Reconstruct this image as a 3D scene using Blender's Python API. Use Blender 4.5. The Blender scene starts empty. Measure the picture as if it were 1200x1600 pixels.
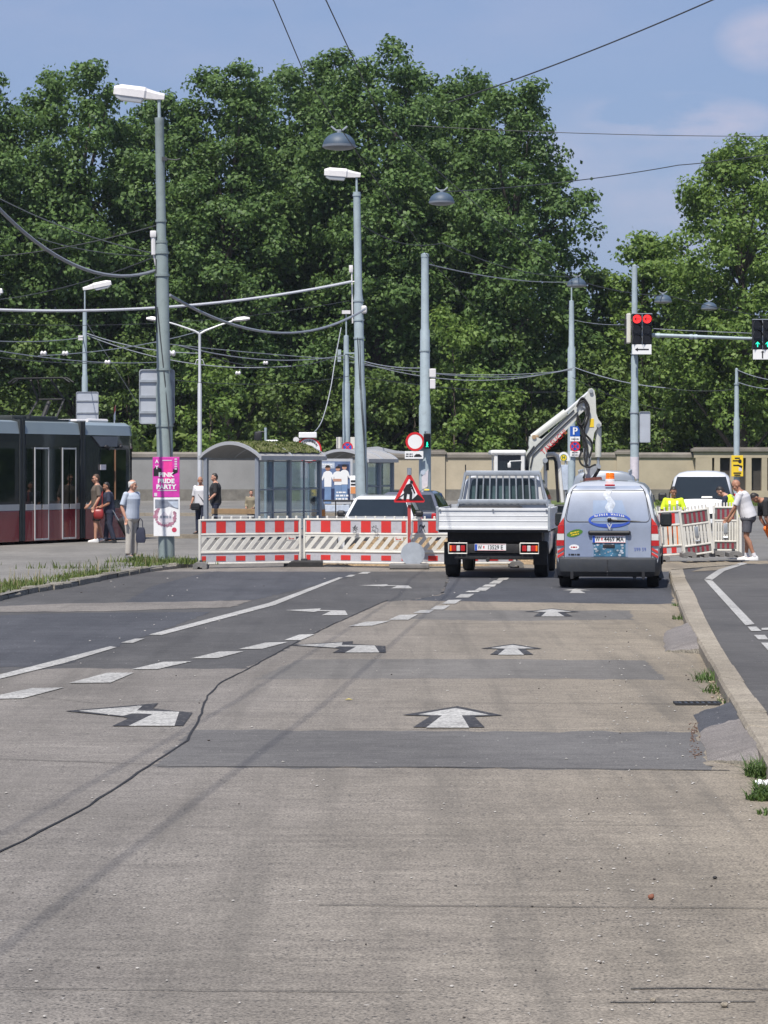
import bpy, bmesh, math, random
import numpy as np
from mathutils import Vector, Matrix, Quaternion

rnd = random.Random(7)
nrs = np.random.RandomState(11)
R = math.radians
PI = math.pi
S = bpy.context.scene
COL = S.collection

# ------------------------------------------------------------------ camera
HCAM, FPX, HOR = 2.05, 4400.0, 730.0          # lens height, focal length in photo pixels, horizon row
cam_d = bpy.data.cameras.new('camera')
cam = bpy.data.objects.new('camera', cam_d)
COL.objects.link(cam)
cam.location = (0, 0, HCAM)
cam.rotation_euler = (R(90), 0, 0)
cam_d.sensor_fit = 'VERTICAL'
cam_d.sensor_height = 24.0
cam_d.lens = FPX / 1600.0 * 24.0
cam_d.shift_y = -(800 - HOR) / 1600.0
cam_d.clip_start = 0.1
cam_d.clip_end = 6000
S.camera = cam

# ------------------------------------------------------------------ light
SUN = Vector((-0.24, -0.62, 1.15)).normalized()
SUN_EL = math.asin(SUN.z)
SUN_AZ = math.atan2(SUN.x, SUN.y)
sun_d = bpy.data.lights.new('sun', 'SUN')
sun_d.energy = 4.6
sun_d.angle = R(0.5)
sun_d.color = (1.0, 0.95, 0.87)
sun = bpy.data.objects.new('sun', sun_d)
COL.objects.link(sun)
sun.rotation_euler = SUN.to_track_quat('Z', 'Y').to_euler()

S.view_settings.view_transform = 'Standard'
S.view_settings.look = 'None'
S.view_settings.gamma = 1.0
S.view_settings.exposure = 0.30
S.view_settings.use_curve_mapping = False

W = bpy.data.worlds.new('World')
S.world = W
W.use_nodes = True
wn, wl = W.node_tree.nodes, W.node_tree.links
wn.clear()
w_out = wn.new('ShaderNodeOutputWorld')
w_bg = wn.new('ShaderNodeBackground')
w_bg.inputs['Strength'].default_value = 0.10
sky = wn.new('ShaderNodeTexSky')
sky.sky_type = 'NISHITA'
sky.sun_disc = False
sky.sun_elevation = SUN_EL
sky.sun_rotation = SUN_AZ
sky.altitude = 200
sky.air_density = 1.0
sky.dust_density = 2.2
sky.ozone_density = 2.0
w_tc = wn.new('ShaderNodeTexCoord')


def w_math(op, a, b=None, clamp=False):
    n = wn.new('ShaderNodeMath')
    n.operation = op
    n.use_clamp = clamp
    for i, x in enumerate((a, b)):
        if x is None:
            continue
        if isinstance(x, (int, float)):
            n.inputs[i].default_value = x
        else:
            wl.new(x, n.inputs[i])
    return n.outputs[0]


# thin summer cloud: soft banks given by their direction (x/y, z/y), broken up by noise
w_sep = wn.new('ShaderNodeSeparateXYZ')
wl.new(w_tc.outputs['Generated'], w_sep.inputs[0])
w_u = w_math('DIVIDE', w_sep.outputs[0], w_math('MAXIMUM', w_sep.outputs[1], 0.05))
w_v = w_math('DIVIDE', w_sep.outputs[2], w_math('MAXIMUM', w_sep.outputs[1], 0.05))
w_map = wn.new('ShaderNodeMapping')
w_map.inputs['Scale'].default_value = (16, 16, 40)
wl.new(w_tc.outputs['Generated'], w_map.inputs[0])
w_no = wn.new('ShaderNodeTexNoise')
w_no.inputs['Scale'].default_value = 1.0
w_no.inputs['Detail'].default_value = 7
w_no.inputs['Roughness'].default_value = 0.55
wl.new(w_map.outputs[0], w_no.inputs['Vector'])


def bank(cu, cv, ru, rv, amt):
    a = w_math('DIVIDE', w_math('SUBTRACT', w_u, cu), ru)
    b = w_math('DIVIDE', w_math('SUBTRACT', w_v, cv), rv)
    d = w_math('ADD', w_math('MULTIPLY', a, a), w_math('MULTIPLY', b, b))
    e = w_math('SUBTRACT', 1.25, d, True)
    return w_math('MULTIPLY', e, amt)


w_b = None
for cu, cv, ru, rv, amt in ((.102, .124, .036, .009, 1.0), (.136, .152, .018, .012, .7), (.085, .112, .05, .02, .35),
                            (.12, .095, .06, .03, .35), (-.03, .16, .16, .03, .12)):
    k = bank(cu, cv, ru, rv, amt)
    w_b = k if w_b is None else w_math('MAXIMUM', w_b, k)
w_n2 = w_math('MULTIPLY', w_math('SUBTRACT', w_no.outputs['Fac'], 0.36), 3.6, True)
w_cl = w_math('ADD', w_math('MULTIPLY', w_b, w_n2), 0.0, True)
w_gray = wn.new('ShaderNodeMix')
w_gray.data_type = 'RGBA'
w_gray.inputs['Factor'].default_value = 0.60
w_gray.inputs['B'].default_value = (2.15, 2.95, 5.3, 1)
wl.new(sky.outputs[0], w_gray.inputs['A'])
w_mix = wn.new('ShaderNodeMix')
w_mix.data_type = 'RGBA'
w_mix.inputs['B'].default_value = (5.2, 4.9, 5.9, 1)
wl.new(w_math('MULTIPLY', w_cl, 1.0), w_mix.inputs['Factor'])
wl.new(w_gray.outputs['Result'], w_mix.inputs['A'])
wl.new(w_mix.outputs['Result'], w_bg.inputs['Color'])
wl.new(w_bg.outputs[0], w_out.inputs[0])

S.cycles.max_bounces = 6
S.cycles.transparent_max_bounces = 8
S.cycles.caustics_reflective = False
S.cycles.caustics_refractive = False
try:
    S.cycles.use_denoising = True
except Exception:
    pass


# ------------------------------------------------------------------ helpers
def at(px, py, Y):
    """world point seen at a photo pixel, at depth Y"""
    return Vector(((px - 600) * Y / FPX, Y, HCAM - (py - HOR) * Y / FPX))


def gp(px, py, z=0.0):
    """world point on the level z seen at a photo pixel"""
    Y = FPX * (HCAM - z) / (py - HOR)
    return Vector(((px - 600) * Y / FPX, Y, z))


def tag(o, label=None, cat=None, group=None, kind=None):
    if label: o['label'] = label
    if cat: o['category'] = cat
    if group: o['group'] = group
    if kind: o['kind'] = kind
    return o


def thing(name, label, cat, loc=(0, 0, 0), rz=0.0, group=None, rot=None):
    o = bpy.data.objects.new(name, None)
    o.empty_display_size = 0.2
    COL.objects.link(o)
    o.location = loc
    o.rotation_euler = rot if rot else (0, 0, rz)
    return tag(o, label, cat, group)


class MB:
    def __init__(s):
        s.v = []; s.f = []; s.m = []; s.s = []

    def add(s, vs, fs, mi=0, smooth=False, M=None):
        n = len(s.v)
        for p in vs:
            p = Vector(p)
            s.v.append(M @ p if M is not None else p)
        for f in fs:
            s.f.append([i + n for i in f]); s.m.append(mi); s.s.append(smooth)
        return s

    def box(s, c, d, mi=0, M=None, bev=0.0):
        if bev > 0:
            bm = bmesh.new()
            bmesh.ops.create_cube(bm, size=1)
            for v in bm.verts: v.co = Vector((v.co.x * d[0], v.co.y * d[1], v.co.z * d[2]))
            bmesh.ops.bevel(bm, geom=bm.edges[:], offset=min(bev, min(d) * .45), segments=2, profile=.5, affect='EDGES')
            bm.verts.index_update()
            vs = [v.co + Vector(c) for v in bm.verts]
            fs = [[v.index for v in f.verts] for f in bm.faces]
            bm.free()
            return s.add(vs, fs, mi, False, M)
        x, y, z = d[0] / 2, d[1] / 2, d[2] / 2
        vs = [Vector(c) + Vector((a * x, b * y, g * z)) for g in (-1, 1) for a, b in ((-1, -1), (1, -1), (1, 1), (-1, 1))]
        return s.add(vs, [(3, 2, 1, 0), (4, 5, 6, 7), (0, 1, 5, 4), (1, 2, 6, 5), (2, 3, 7, 6), (3, 0, 4, 7)], mi, False, M)

    def loft(s, rings, mi=0, smooth=True, cap=True, M=None, closed=True):
        n = len(rings[0]); vs = [p for r in rings for p in r]; fs = []
        for i in range(len(rings) - 1):
            for j in range(n if closed else n - 1):
                k = (j + 1) % n
                fs.append((i * n + j, i * n + k, (i + 1) * n + k, (i + 1) * n + j))
        s.add(vs, fs, mi, smooth, M)
        if cap and closed:
            s.add(rings[0], [list(range(n))[::-1]], mi, False, M)
            s.add(rings[-1], [list(range(n))], mi, False, M)
        return s

    def tube(s, pts, r, seg=8, mi=0, cap=True, M=None, smooth=True):
        pts = [Vector(p) for p in pts]
        rr = list(r) if isinstance(r, (list, tuple)) else [r] * len(pts)
        rings = []; ref = None
        for i, p in enumerate(pts):
            a = pts[max(i - 1, 0)]; b = pts[min(i + 1, len(pts) - 1)]
            t = (b - a)
            t = t.normalized() if t.length > 1e-9 else Vector((0, 0, 1))
            if ref is None:
                ref = Vector((1, 0, 0)) if abs(t.x) < .8 else Vector((0, 1, 0))
            n = (ref - t * ref.dot(t))
            if n.length < 1e-6: n = Vector((0, 1, 0)) - t * t.y
            n.normalize(); ref = n
            bn = t.cross(n)
            rings.append([p + (n * math.cos(2 * PI * k / seg) + bn * math.sin(2 * PI * k / seg)) * rr[i] for k in range(seg)])
        return s.loft(rings, mi, smooth, cap, M)

    def cyl(s, a, b, r, seg=16, mi=0, M=None):
        return s.tube([a, b], r, seg, mi, True, M)

    def lathe(s, c, prof, seg=24, mi=0, M=None, smooth=True, cap=True):
        rings = [[Vector(c) + Vector((r * math.cos(2 * PI * k / seg), r * math.sin(2 * PI * k / seg), z)) for k in range(seg)] for r, z in prof]
        return s.loft(rings, mi, smooth, cap, M)

    def prism(s, out, ax, a, b, mi=0, M=None, smooth=False):
        f = {'y': lambda u, v, w: Vector((u, w, v)), 'x': lambda u, v, w: Vector((w, u, v)), 'z': lambda u, v, w: Vector((u, v, w))}[ax]
        n = len(out)
        vs = [f(u, v, a) for u, v in out] + [f(u, v, b) for u, v in out]
        fs = [(i, (i + 1) % n, n + (i + 1) % n, n + i) for i in range(n)]
        s.add(vs, fs, mi, smooth, M)
        s.add(vs[:n], [list(range(n))[::-1]], mi, False, M)
        s.add(vs[n:], [list(range(n))], mi, False, M)
        return s

    def ball(s, c, r, seg=12, rings=8, mi=0, M=None):
        r = r if isinstance(r, (tuple, list)) else (r, r, r)
        rg = []
        for i in range(1, rings):
            a = PI * i / rings
            rg.append([Vector(c) + Vector((r[0] * math.sin(a) * math.cos(2 * PI * k / seg), r[1] * math.sin(a) * math.sin(2 * PI * k / seg), -r[2] * math.cos(a))) for k in range(seg)])
        s.loft(rg, mi, True, False, M)
        s.add([Vector(c) - Vector((0, 0, r[2]))] + rg[0], [(0, (k + 1) % seg + 1, k + 1) for k in range(seg)], mi, True, M)
        s.add([Vector(c) + Vector((0, 0, r[2]))] + rg[-1], [(0, k + 1, (k + 1) % seg + 1) for k in range(seg)], mi, True, M)
        return s

    def poly(s, pts, mi=0, M=None):
        return s.add(pts, [list(range(len(pts)))], mi, False, M)

    def text(s, body, size, M, mi=0, ext=0.002, bold=0.0, sx=1.0):
        """flat lettering in the local XY plane of M, centred"""
        cu = bpy.data.curves.new('lettering', 'FONT')
        cu.body = body; cu.size = size; cu.align_x = 'CENTER'; cu.align_y = 'CENTER'
        cu.extrude = ext; cu.offset = bold; cu.resolution_u = 2
        ob = bpy.data.objects.new('lettering', cu)
        COL.objects.link(ob)
        dg = bpy.context.evaluated_depsgraph_get()
        me = bpy.data.meshes.new_from_object(ob.evaluated_get(dg))
        s.add([Vector((v.co.x * sx, v.co.y, v.co.z)) for v in me.vertices], [list(p.vertices) for p in me.polygons], mi, False, M)
        bpy.data.objects.remove(ob); bpy.data.curves.remove(cu); bpy.data.meshes.remove(me)
        return s

    def mesh(s, name, mats, fix=True):
        me = bpy.data.meshes.new(name)
        me.from_pydata([tuple(p) for p in s.v], [], s.f)
        for m in (mats if isinstance(mats, (list, tuple)) else [mats]): me.materials.append(m)
        me.polygons.foreach_set('material_index', s.m)
        me.polygons.foreach_set('use_smooth', s.s)
        if fix:
            bm = bmesh.new(); bm.from_mesh(me)
            bmesh.ops.remove_doubles(bm, verts=bm.verts, dist=1e-5)
            bmesh.ops.recalc_face_normals(bm, faces=bm.faces)
            bm.to_mesh(me); bm.free()
        me.update()
        return me

    def build(s, name, mats, parent=None, loc=(0, 0, 0), rot=None, fix=True, sharp=40):
        me = s.mesh(name, mats, fix)
        if any(s.s):
            try: me.set_sharp_from_angle(angle=R(sharp))
            except Exception: pass
        o = bpy.data.objects.new(name, me)
        COL.objects.link(o)
        o.location = loc
        if rot: o.rotation_euler = rot
        if parent is not None: o.parent = parent
        return o


def face_M(loc, yaw=0.0, pitch=0.0, roll=0.0):
    """matrix that stands the XY plane upright, its +Z looking to -Y (towards the viewer) before yaw"""
    return Matrix.Translation(Vector(loc)) @ Matrix.Rotation(yaw, 4, 'Z') @ Matrix.Rotation(R(90) + pitch, 4, 'X') @ Matrix.Rotation(roll, 4, 'Z')


def copy_tree(o, parent=None):
    c = o.copy()
    COL.objects.link(c)
    if parent is not None: c.parent = parent
    for ch in list(o.children): copy_tree(ch, c)
    return c


# ------------------------------------------------------------------ materials
def mat(name, col, rough=.6, metal=0.0, var=.10, scale=3.0, bump=0.0, coat=0.0, emit=None, es=1.0, spec=.5, trans=0.0, dirt=0.0, alpha=1.0):
    m = bpy.data.materials.new(name)
    m.use_nodes = True
    nt = m.node_tree; n = nt.nodes; l = nt.links
    b = n['Principled BSDF']
    b.inputs['Roughness'].default_value = rough
    b.inputs['Metallic'].default_value = metal
    b.inputs['Specular IOR Level'].default_value = spec
    b.inputs['Coat Weight'].default_value = coat
    b.inputs['Transmission Weight'].default_value = trans
    b.inputs['Alpha'].default_value = alpha
    tc = n.new('ShaderNodeTexCoord')
    no = n.new('ShaderNodeTexNoise')
    no.inputs['Scale'].default_value = scale
    no.inputs['Detail'].default_value = 5
    no.inputs['Roughness'].default_value = .6
    l.new(tc.outputs['Object'], no.inputs['Vector'])
    cr = n.new('ShaderNodeValToRGB')
    cr.color_ramp.elements[0].position = .3; cr.color_ramp.elements[1].position = .7
    cr.color_ramp.elements[0].color = (*[max(0, c * (1 - var)) for c in col], 1)
    cr.color_ramp.elements[1].color = (*[min(1, c * (1 + var)) for c in col], 1)
    l.new(no.outputs['Fac'], cr.inputs[0])
    cout = cr.outputs[0]
    if dirt > 0:
        n2 = n.new('ShaderNodeTexNoise'); n2.inputs['Scale'].default_value = scale * 3.7; n2.inputs['Detail'].default_value = 8; n2.inputs['Roughness'].default_value = .7
        l.new(tc.outputs['Object'], n2.inputs['Vector'])
        r2 = n.new('ShaderNodeValToRGB'); r2.color_ramp.elements[0].position = .5; r2.color_ramp.elements[1].position = .72
        r2.color_ramp.elements[0].color = (0, 0, 0, 1); r2.color_ramp.elements[1].color = (dirt, dirt, dirt, 1)
        l.new(n2.outputs['Fac'], r2.inputs[0])
        mx = n.new('ShaderNodeMix'); mx.data_type = 'RGBA'
        l.new(r2.outputs[0], mx.inputs['Factor']); l.new(cout, mx.inputs['A']); mx.inputs['B'].default_value = (.09, .08, .065, 1)
        cout = mx.outputs['Result']
    l.new(cout, b.inputs['Base Color'])
    if bump > 0:
        bp = n.new('ShaderNodeBump'); bp.inputs['Strength'].default_value = bump; bp.inputs['Distance'].default_value = .02
        n3 = n.new('ShaderNodeTexNoise'); n3.inputs['Scale'].default_value = scale * 8; n3.inputs['Detail'].default_value = 4
        l.new(tc.outputs['Object'], n3.inputs['Vector'])
        l.new(n3.outputs['Fac'], bp.inputs['Height']); l.new(bp.outputs[0], b.inputs['Normal'])
    if emit:
        b.inputs['Emission Color'].default_value = (*emit, 1); b.inputs['Emission Strength'].default_value = es
    return m


M_ = {}
M_['pole'] = mat('painted_pole_steel', (.235, .285, .285), .5, 0, .10, 1.6, dirt=.25)
M_['pole2'] = mat('galvanised_pole_steel', (.36, .43, .46), .45, .1, .10, 2.0, dirt=.2)
M_['galv'] = mat('galvanised_steel', (.40, .43, .46), .42, .45, .14, 5)
M_['alubed'] = mat('white_aluminium_bed', (.70, .71, .72), .45, .05, .05, 3, dirt=.10)
M_['alu'] = mat('aluminium', (.60, .61, .62), .38, .35, .06, 4, dirt=.12)
M_['signback'] = mat('sign_back_aluminium', (.47, .50, .55), .45, .25, .08, 3)
M_['white'] = mat('white_paint', (.66, .67, .68), .35, 0, .03, 3, coat=.4)
M_['carwhite'] = mat('white_car_paint', (.66, .67, .68), .3, 0, .02, 2, coat=.6)
M_['plastwhite'] = mat('white_plastic', (.68, .66, .60), .5, 0, .05, 3, dirt=.22)
M_['plastgrey'] = mat('light_grey_reflective_sheet', (.46, .46, .49), .45, 0, .05, 3, dirt=.25)
M_['red'] = mat('red_reflective_sheet', (.60, .035, .03), .45, 0, .08, 3, dirt=.2)
M_['darkred'] = mat('red_back_sheet', (.24, .03, .045), .5, 0, .1, 3, dirt=.2)
M_['black'] = mat('black_plastic', (.018, .018, .02), .5, 0, .2, 4)
M_['rubber'] = mat('tyre_rubber', (.022, .022, .023), .8, 0, .2, 6, dirt=.2)
M_['darkgrey'] = mat('dark_grey_plastic', (.036, .040, .047), .55, 0, .15, 4, dirt=.3)
M_['chassis'] = mat('chassis_black', (.02, .02, .022), .7, 0, .25, 4, dirt=.3)
M_['glass'] = mat('dark_window_glass', (.012, .017, .020), .06, 0, .2, 1, spec=.6, coat=.3)
M_['orange'] = mat('orange_lens', (.85, .17, .01), .25, 0, .08, 3, emit=(1, .2, .01), es=.12)
M_['redlens'] = mat('red_lens', (.45, .012, .015), .2, 0, .1, 8, coat=.5)
M_['clearlens'] = mat('clear_lens', (.62, .62, .6), .15, 0, .1, 9, coat=.5)
M_['signwhite'] = mat('sign_white', (.80, .80, .80), .4, 0, .02, 2)
M_['signred'] = mat('sign_red', (.62, .02, .025), .4, 0, .05, 2)
M_['signblue'] = mat('sign_blue', (.015, .09, .42), .4, 0, .05, 2)
M_['signyellow'] = mat('sign_yellow', (.80, .56, .03), .4, 0, .05, 2)
M_['signblack'] = mat('sign_black', (.012, .012, .014), .5, 0, .05, 2)
M_['plateblue'] = mat('plate_blue', (.02, .08, .45), .4, 0, .02, 2)
M_['cable_d'] = mat('dark_cable', (.045, .05, .055), .6, 0, .1, 3)
M_['cable_l'] = mat('pale_cable', (.62, .63, .66), .4, 0, .05, 3)
M_['cable_m'] = mat('grey_cable', (.26, .28, .31), .5, .1, .1, 3)
M_['skin'] = mat('skin', (.50, .27, .19), .5, 0, .08, 9, spec=.35)
M_['skin2'] = mat('tanned_skin', (.36, .18, .115), .5, 0, .08, 9, spec=.35)
M_['hair_w'] = mat('white_hair', (.55, .54, .52), .7, 0, .12, 30)
M_['hair_d'] = mat('dark_hair', (.018, .014, .012), .55, 0, .2, 30)
M_['hair_b'] = mat('brown_hair', (.06, .035, .02), .6, 0, .2, 30)
M_['eye'] = mat('eye_dark', (.03, .02, .018), .3, 0, .05, 5)
M_['lip'] = mat('lip', (.30, .11, .09), .5, 0, .05, 5)


# ------------------------------------------------------------------ road surfaces
def road_mat(name, c_lo, c_hi, speck=.5, dark=(.05, .048, .046), speck_scale=40, stretch=(1, 1), bump=.35, streak=0.0, rough=.85, dirt_x=False):
    m = bpy.data.materials.new(name); m.use_nodes = True
    nt = m.node_tree; n = nt.nodes; l = nt.links
    b = n['Principled BSDF']; b.inputs['Roughness'].default_value = rough; b.inputs['Specular IOR Level'].default_value = .3
    geo = n.new('ShaderNodeTexCoord')

    def noise(sc, det=4, rg=.55, v=(1, 1, 1)):
        mp = n.new('ShaderNodeMapping'); mp.inputs['Scale'].default_value = v
        l.new(geo.outputs['Object'], mp.inputs[0])
        k = n.new('ShaderNodeTexNoise'); k.inputs['Scale'].default_value = sc; k.inputs['Detail'].default_value = det; k.inputs['Roughness'].default_value = rg
        l.new(mp.outputs[0], k.inputs['Vector'])
        return k.outputs['Fac']

    def ramp(f, p0, p1, c0=(0, 0, 0, 1), c1=(1, 1, 1, 1)):
        k = n.new('ShaderNodeValToRGB'); e = k.color_ramp.elements
        e[0].position = p0; e[1].position = p1; e[0].color = c0; e[1].color = c1
        l.new(f, k.inputs[0]); return k.outputs[0]

    def mix(f, a, bb, mode='MIX'):
        k = n.new('ShaderNodeMix'); k.data_type = 'RGBA'; k.blend_type = mode
        for s_, x in (('Factor', f), ('A', a), ('B', bb)):
            if isinstance(x, tuple): k.inputs[s_].default_value = x
            elif isinstance(x, (int, float)): k.inputs[s_].default_value = x
            else: l.new(x, k.inputs[s_])
        return k.outputs['Result']

    c = ramp(noise(.55, 6, .6, (1, .5, 1)), .32, .68, (*c_lo, 1), (*c_hi, 1))
    # fine aggregate
    g = ramp(noise(speck_scale * 1.9, 2, .6, (stretch[0], stretch[1], 1)), .35, .68)
    c = mix(.75, c, mix(g, (.46, .45, .44, 1), (1.42, 1.41, 1.38, 1)), 'MULTIPLY')
    # dark pores, thicker in some areas
    pore = ramp(noise(speck_scale, 3, .65, (stretch[0], stretch[1], 1)), .57, .66)
    area = ramp(noise(.9, 4, .6), .36, .66)
    k = n.new('ShaderNodeMath'); k.operation = 'MULTIPLY'; l.new(pore, k.inputs[0])
    k2 = n.new('ShaderNodeMath'); k2.operation = 'MULTIPLY_ADD'; l.new(area, k2.inputs[0]); k2.inputs[1].default_value = speck; k2.inputs[2].default_value = speck * .5
    l.new(k2.outputs[0], k.inputs[1]); k.use_clamp = True
    c = mix(k.outputs[0], c, (*dark, 1))
    # bright chips
    chip = ramp(noise(24, 1, .5), .775, .79)
    c = mix(chip, c, (.50, .49, .46, 1))
    # broad stains
    st = ramp(noise(.33, 7, .68, (1.3, .25, 1)), .50, .74)
    k3 = n.new('ShaderNodeMath'); k3.operation = 'MULTIPLY'; l.new(st, k3.inputs[0]); k3.inputs[1].default_value = .42
    c = mix(k3.outputs[0], c, tuple([x * .52 for x in c_lo]) + (1,))
    # middle-scale mottling, drawn out across the road
    c = mix(.8, c, ramp(noise(7, 6, .7, (.45, 1.2, 1)), .34, .66, (.80, .80, .80, 1), (1.18, 1.18, 1.18, 1)), 'MULTIPLY')
    c = mix(.7, c, ramp(noise(2.1, 6, .7, (.22, 1.0, 1)), .36, .66, (.88, .875, .88, 1), (1.11, 1.11, 1.10, 1)), 'MULTIPLY')
    if dirt_x:
        sp = n.new('ShaderNodeSeparateXYZ'); l.new(geo.outputs['Object'], sp.inputs[0])
        mr = n.new('ShaderNodeMapRange'); mr.inputs['From Min'].default_value = -1.5; mr.inputs['From Max'].default_value = 3.5
        l.new(sp.outputs[0], mr.inputs[0])
        c = mix(1.0, c, ramp(mr.outputs[0], 0, 1, (.94, .94, .98, 1), (1.24, 1.16, 1.02, 1)), 'MULTIPLY')
    if streak:
        s1 = ramp(noise(2.2, 5, .6, (1.6, .06, 1)), .50, .72)
        k4 = n.new('ShaderNodeMath'); k4.operation = 'MULTIPLY'; l.new(s1, k4.inputs[0]); k4.inputs[1].default_value = streak
        c = mix(k4.outputs[0], c, tuple([x * .45 for x in c_lo]) + (1,))
    l.new(c, b.inputs['Base Color'])
    if bump:
        bp = n.new('ShaderNodeBump'); bp.inputs['Strength'].default_value = bump; bp.inputs['Distance'].default_value = .006
        l.new(noise(speck_scale, 4, .7), bp.inputs['Height']); l.new(bp.outputs[0], b.inputs['Normal'])
    return m


M_['concrete'] = road_mat('worn_concrete', (.178, .163, .141), (.246, .226, .198), .95, streak=.45, dirt_x=True)
M_['asphalt_old'] = road_mat('old_dark_asphalt', (.070, .068, .068), (.108, .105, .104), .35, (.03, .03, .032), 45, bump=.6, streak=.3)
M_['asphalt_new'] = road_mat('repair_asphalt', (.058, .060, .068), (.084, .086, .096), .3, (.03, .03, .034), 45, bump=.5, streak=.3)
M_['band'] = road_mat('grey_repair_band', (.108, .104, .102), (.144, .139, .136), .35, (.06, .06, .06), 60, bump=.3)
M_['bandpale'] = road_mat('faded_repair_band', (.138, .130, .120), (.180, .170, .158), .5, (.07, .07, .07), 60, bump=.3, streak=.4)
M_['lane'] = road_mat('cycle_path_asphalt', (.078, .075, .074), (.110, .106, .103), .3, (.04, .04, .04), 50, bump=.5)
M_['pavement'] = road_mat('pavement_asphalt', (0.173, 0.166, 0.155), (0.236, 0.226, 0.210), .35, (.08, .075, .07), 45, bump=.4)
M_['far'] = road_mat('far_asphalt', (0.150, 0.146, 0.140), (0.208, 0.202, 0.192), .3, (.06, .06, .06), 30, bump=.3)
M_['kerb'] = road_mat('granite_kerb', (.245, .215, .170), (.37, .33, .27), .45, (.12, .10, .08), 38, bump=.5)
M_['kerbdark'] = road_mat('weathered_kerb', (.20, .185, .155), (.32, .295, .25), .6, (.05, .045, .035), 26, bump=.6)
M_['ramp'] = road_mat('ramp_asphalt', (.165, .150, .140), (.235, .215, .205), .5, (.07, .065, .06), 50, bump=.7)
M_['linewhite'] = road_mat('worn_road_paint', (.34, .335, .32), (.47, .465, .45), .95, (.17, .16, .15), 22, bump=.2, rough=.7)
M_['lineblack'] = road_mat('blackened_paint', (.030, .030, .034), (.055, .055, .060), .75, (.15, .14, .13), 24, bump=.2)
M_['tar'] = road_mat('tar_joint', (.018, .019, .022), (.036, .036, .040), .2, (.09, .09, .09), 30, bump=.2)
M_['joint'] = road_mat('dirty_joint', (.045, .042, .038), (.085, .078, .07), .3, (.12, .11, .10), 14, bump=.2)
M_['shadowstreak'] = road_mat('painted_shadow_streak', (.10, .092, .082), (.15, .138, .122), .3, (.16, .15, .13), 30, bump=.2)  # darker concrete tone standing in for thin cast shadows
M_['sand'] = road_mat('excavated_sand', (.25, .175, .10), (.34, .25, .155), .4, (.20, .14, .08), 14, bump=1)


def ragged(P, amp):
    out = []
    for a, b in zip(P, P[1:] + P[:1]):
        a, b = Vector((a[0], a[1], 0)), Vector((b[0], b[1], 0)); L_ = (b - a).length
        k = max(1, min(60, int(L_ / .12)))
        for i in range(k):
            q = a.lerp(b, i / k); out.append((q.x + nrs.normal(0, amp), q.y + nrs.normal(0, amp * 2)))
    return out


def sheet(name, pts, m, z, label=None, sub=0):
    mb = MB()
    if name in ('asphalt_lane', 'concrete_strip', 'repair_band', 'asphalt_apron'): pts = ragged(pts, .022)
    mb.poly([Vector((p[0], p[1], z)) for p in pts])
    o = mb.build(name, m, fix=False)
    return tag(o, label, None, None, 'structure')


def gpx(pts, z=0.0):
    return [gp(x, y, z) for x, y in pts]


# base ground to the horizon, then the road layers, each a few millimetres up
sheet('ground', [(-1500, -40), (1500, -40), (1500, 3000), (-1500, 3000)], M_['far'], 0.0)
sheet('road', [(-14, -20), (16, -20), (16, 61.5), (-14, 61.5)], M_['concrete'], .003)
# dark asphalt of the left lanes
asph = [(-40, 1065), (0, 1052), (90, 1044), (380, 1045), (450, 1013), (510, 980), (560, 958), (600, 940), (640, 938), (690, 929), (700, 905), (700, 893), (-60, 893), (-60, 1000)]
sheet('asphalt_lane', gpx(asph, .0035), M_['asphalt_old'], .0035)
sheet('asphalt_lane', gpx([(-40, 1000), (-40, 1043), (95, 1040), (240, 990), (330, 956), (100, 958), (-40, 963)], .006), M_['asphalt_new'], .006)
sheet('asphalt_lane', gpx([(190, 943), (400, 937), (540, 903), (560, 894), (330, 893), (240, 915)], .006), M_['asphalt_new'], .006)
sheet('concrete_strip', gpx([(-40, 957), (150, 955), (360, 949), (392, 938), (100, 943), (-40, 949)], .0075), M_['concrete'], .0075)
# dark asphalt under the vehicles
sheet('asphalt_apron', gpx([(640, 938), (1020, 944), (1052, 943), (1046, 893), (700, 893), (700, 905), (690, 929)], .0035), M_['asphalt_new'], .0035)
# grey repair bands across the lane
sheet('repair_band', gpx([(238, 1199), (300, 1140), (700, 1142), (1090, 1144), (1110, 1203)], .0035), M_['band'], .0035)
sheet('repair_band', gpx([(395, 1061), (470, 1030), (800, 1030), (1010, 1032), (1040, 1062), (800, 1060)], .0035), M_['bandpale'], .0035)
sheet('repair_band', gpx([(610, 967), (680, 953), (860, 954), (985, 954), (990, 968), (800, 970)], .0035), M_['bandpale'], .0035)


def strip(name, pts, w, m, z, jag=0.0):
    """a band of width w along ground points"""
    P = [Vector((p[0], p[1], 0)) for p in pts]
    if jag:
        Q = []
        for a, b in zip(P[:-1], P[1:]):
            k = max(1, int((b - a).length / .35))
            for i in range(k): Q.append(a.lerp(b, i / k) + Vector((nrs.uniform(-jag, jag), nrs.uniform(-jag, jag), 0)))
        P = Q + [P[-1]]
    L, Rr = [], []
    for i, p in enumerate(P):
        t = (P[min(i + 1, len(P) - 1)] - P[max(i - 1, 0)]).normalized()
        n = Vector((-t.y, t.x, 0)); k = w * (1 if not jag else nrs.uniform(.7, 1.3)) / 2
        L.append(p + n * k + Vector((0, 0, z))); Rr.append(p - n * k + Vector((0, 0, z)))
    mb = MB()
    for i in range(len(P) - 1): mb.poly([L[i], L[i + 1], Rr[i + 1], Rr[i]])
    o = mb.build(name, m, fix=False)
    return tag(o, None, None, None, 'structure')


# tar joint between the two surfaces, winding to the lower left
strip('tar_joint', gpx([(-30, 1348), (120, 1272), (245, 1190), (293, 1158), (310, 1128), (324, 1088), (345, 1067), (388, 1046), (450, 1011), (520, 976), (606, 938)]), .017, M_['tar'], .0085, .008)
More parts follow.
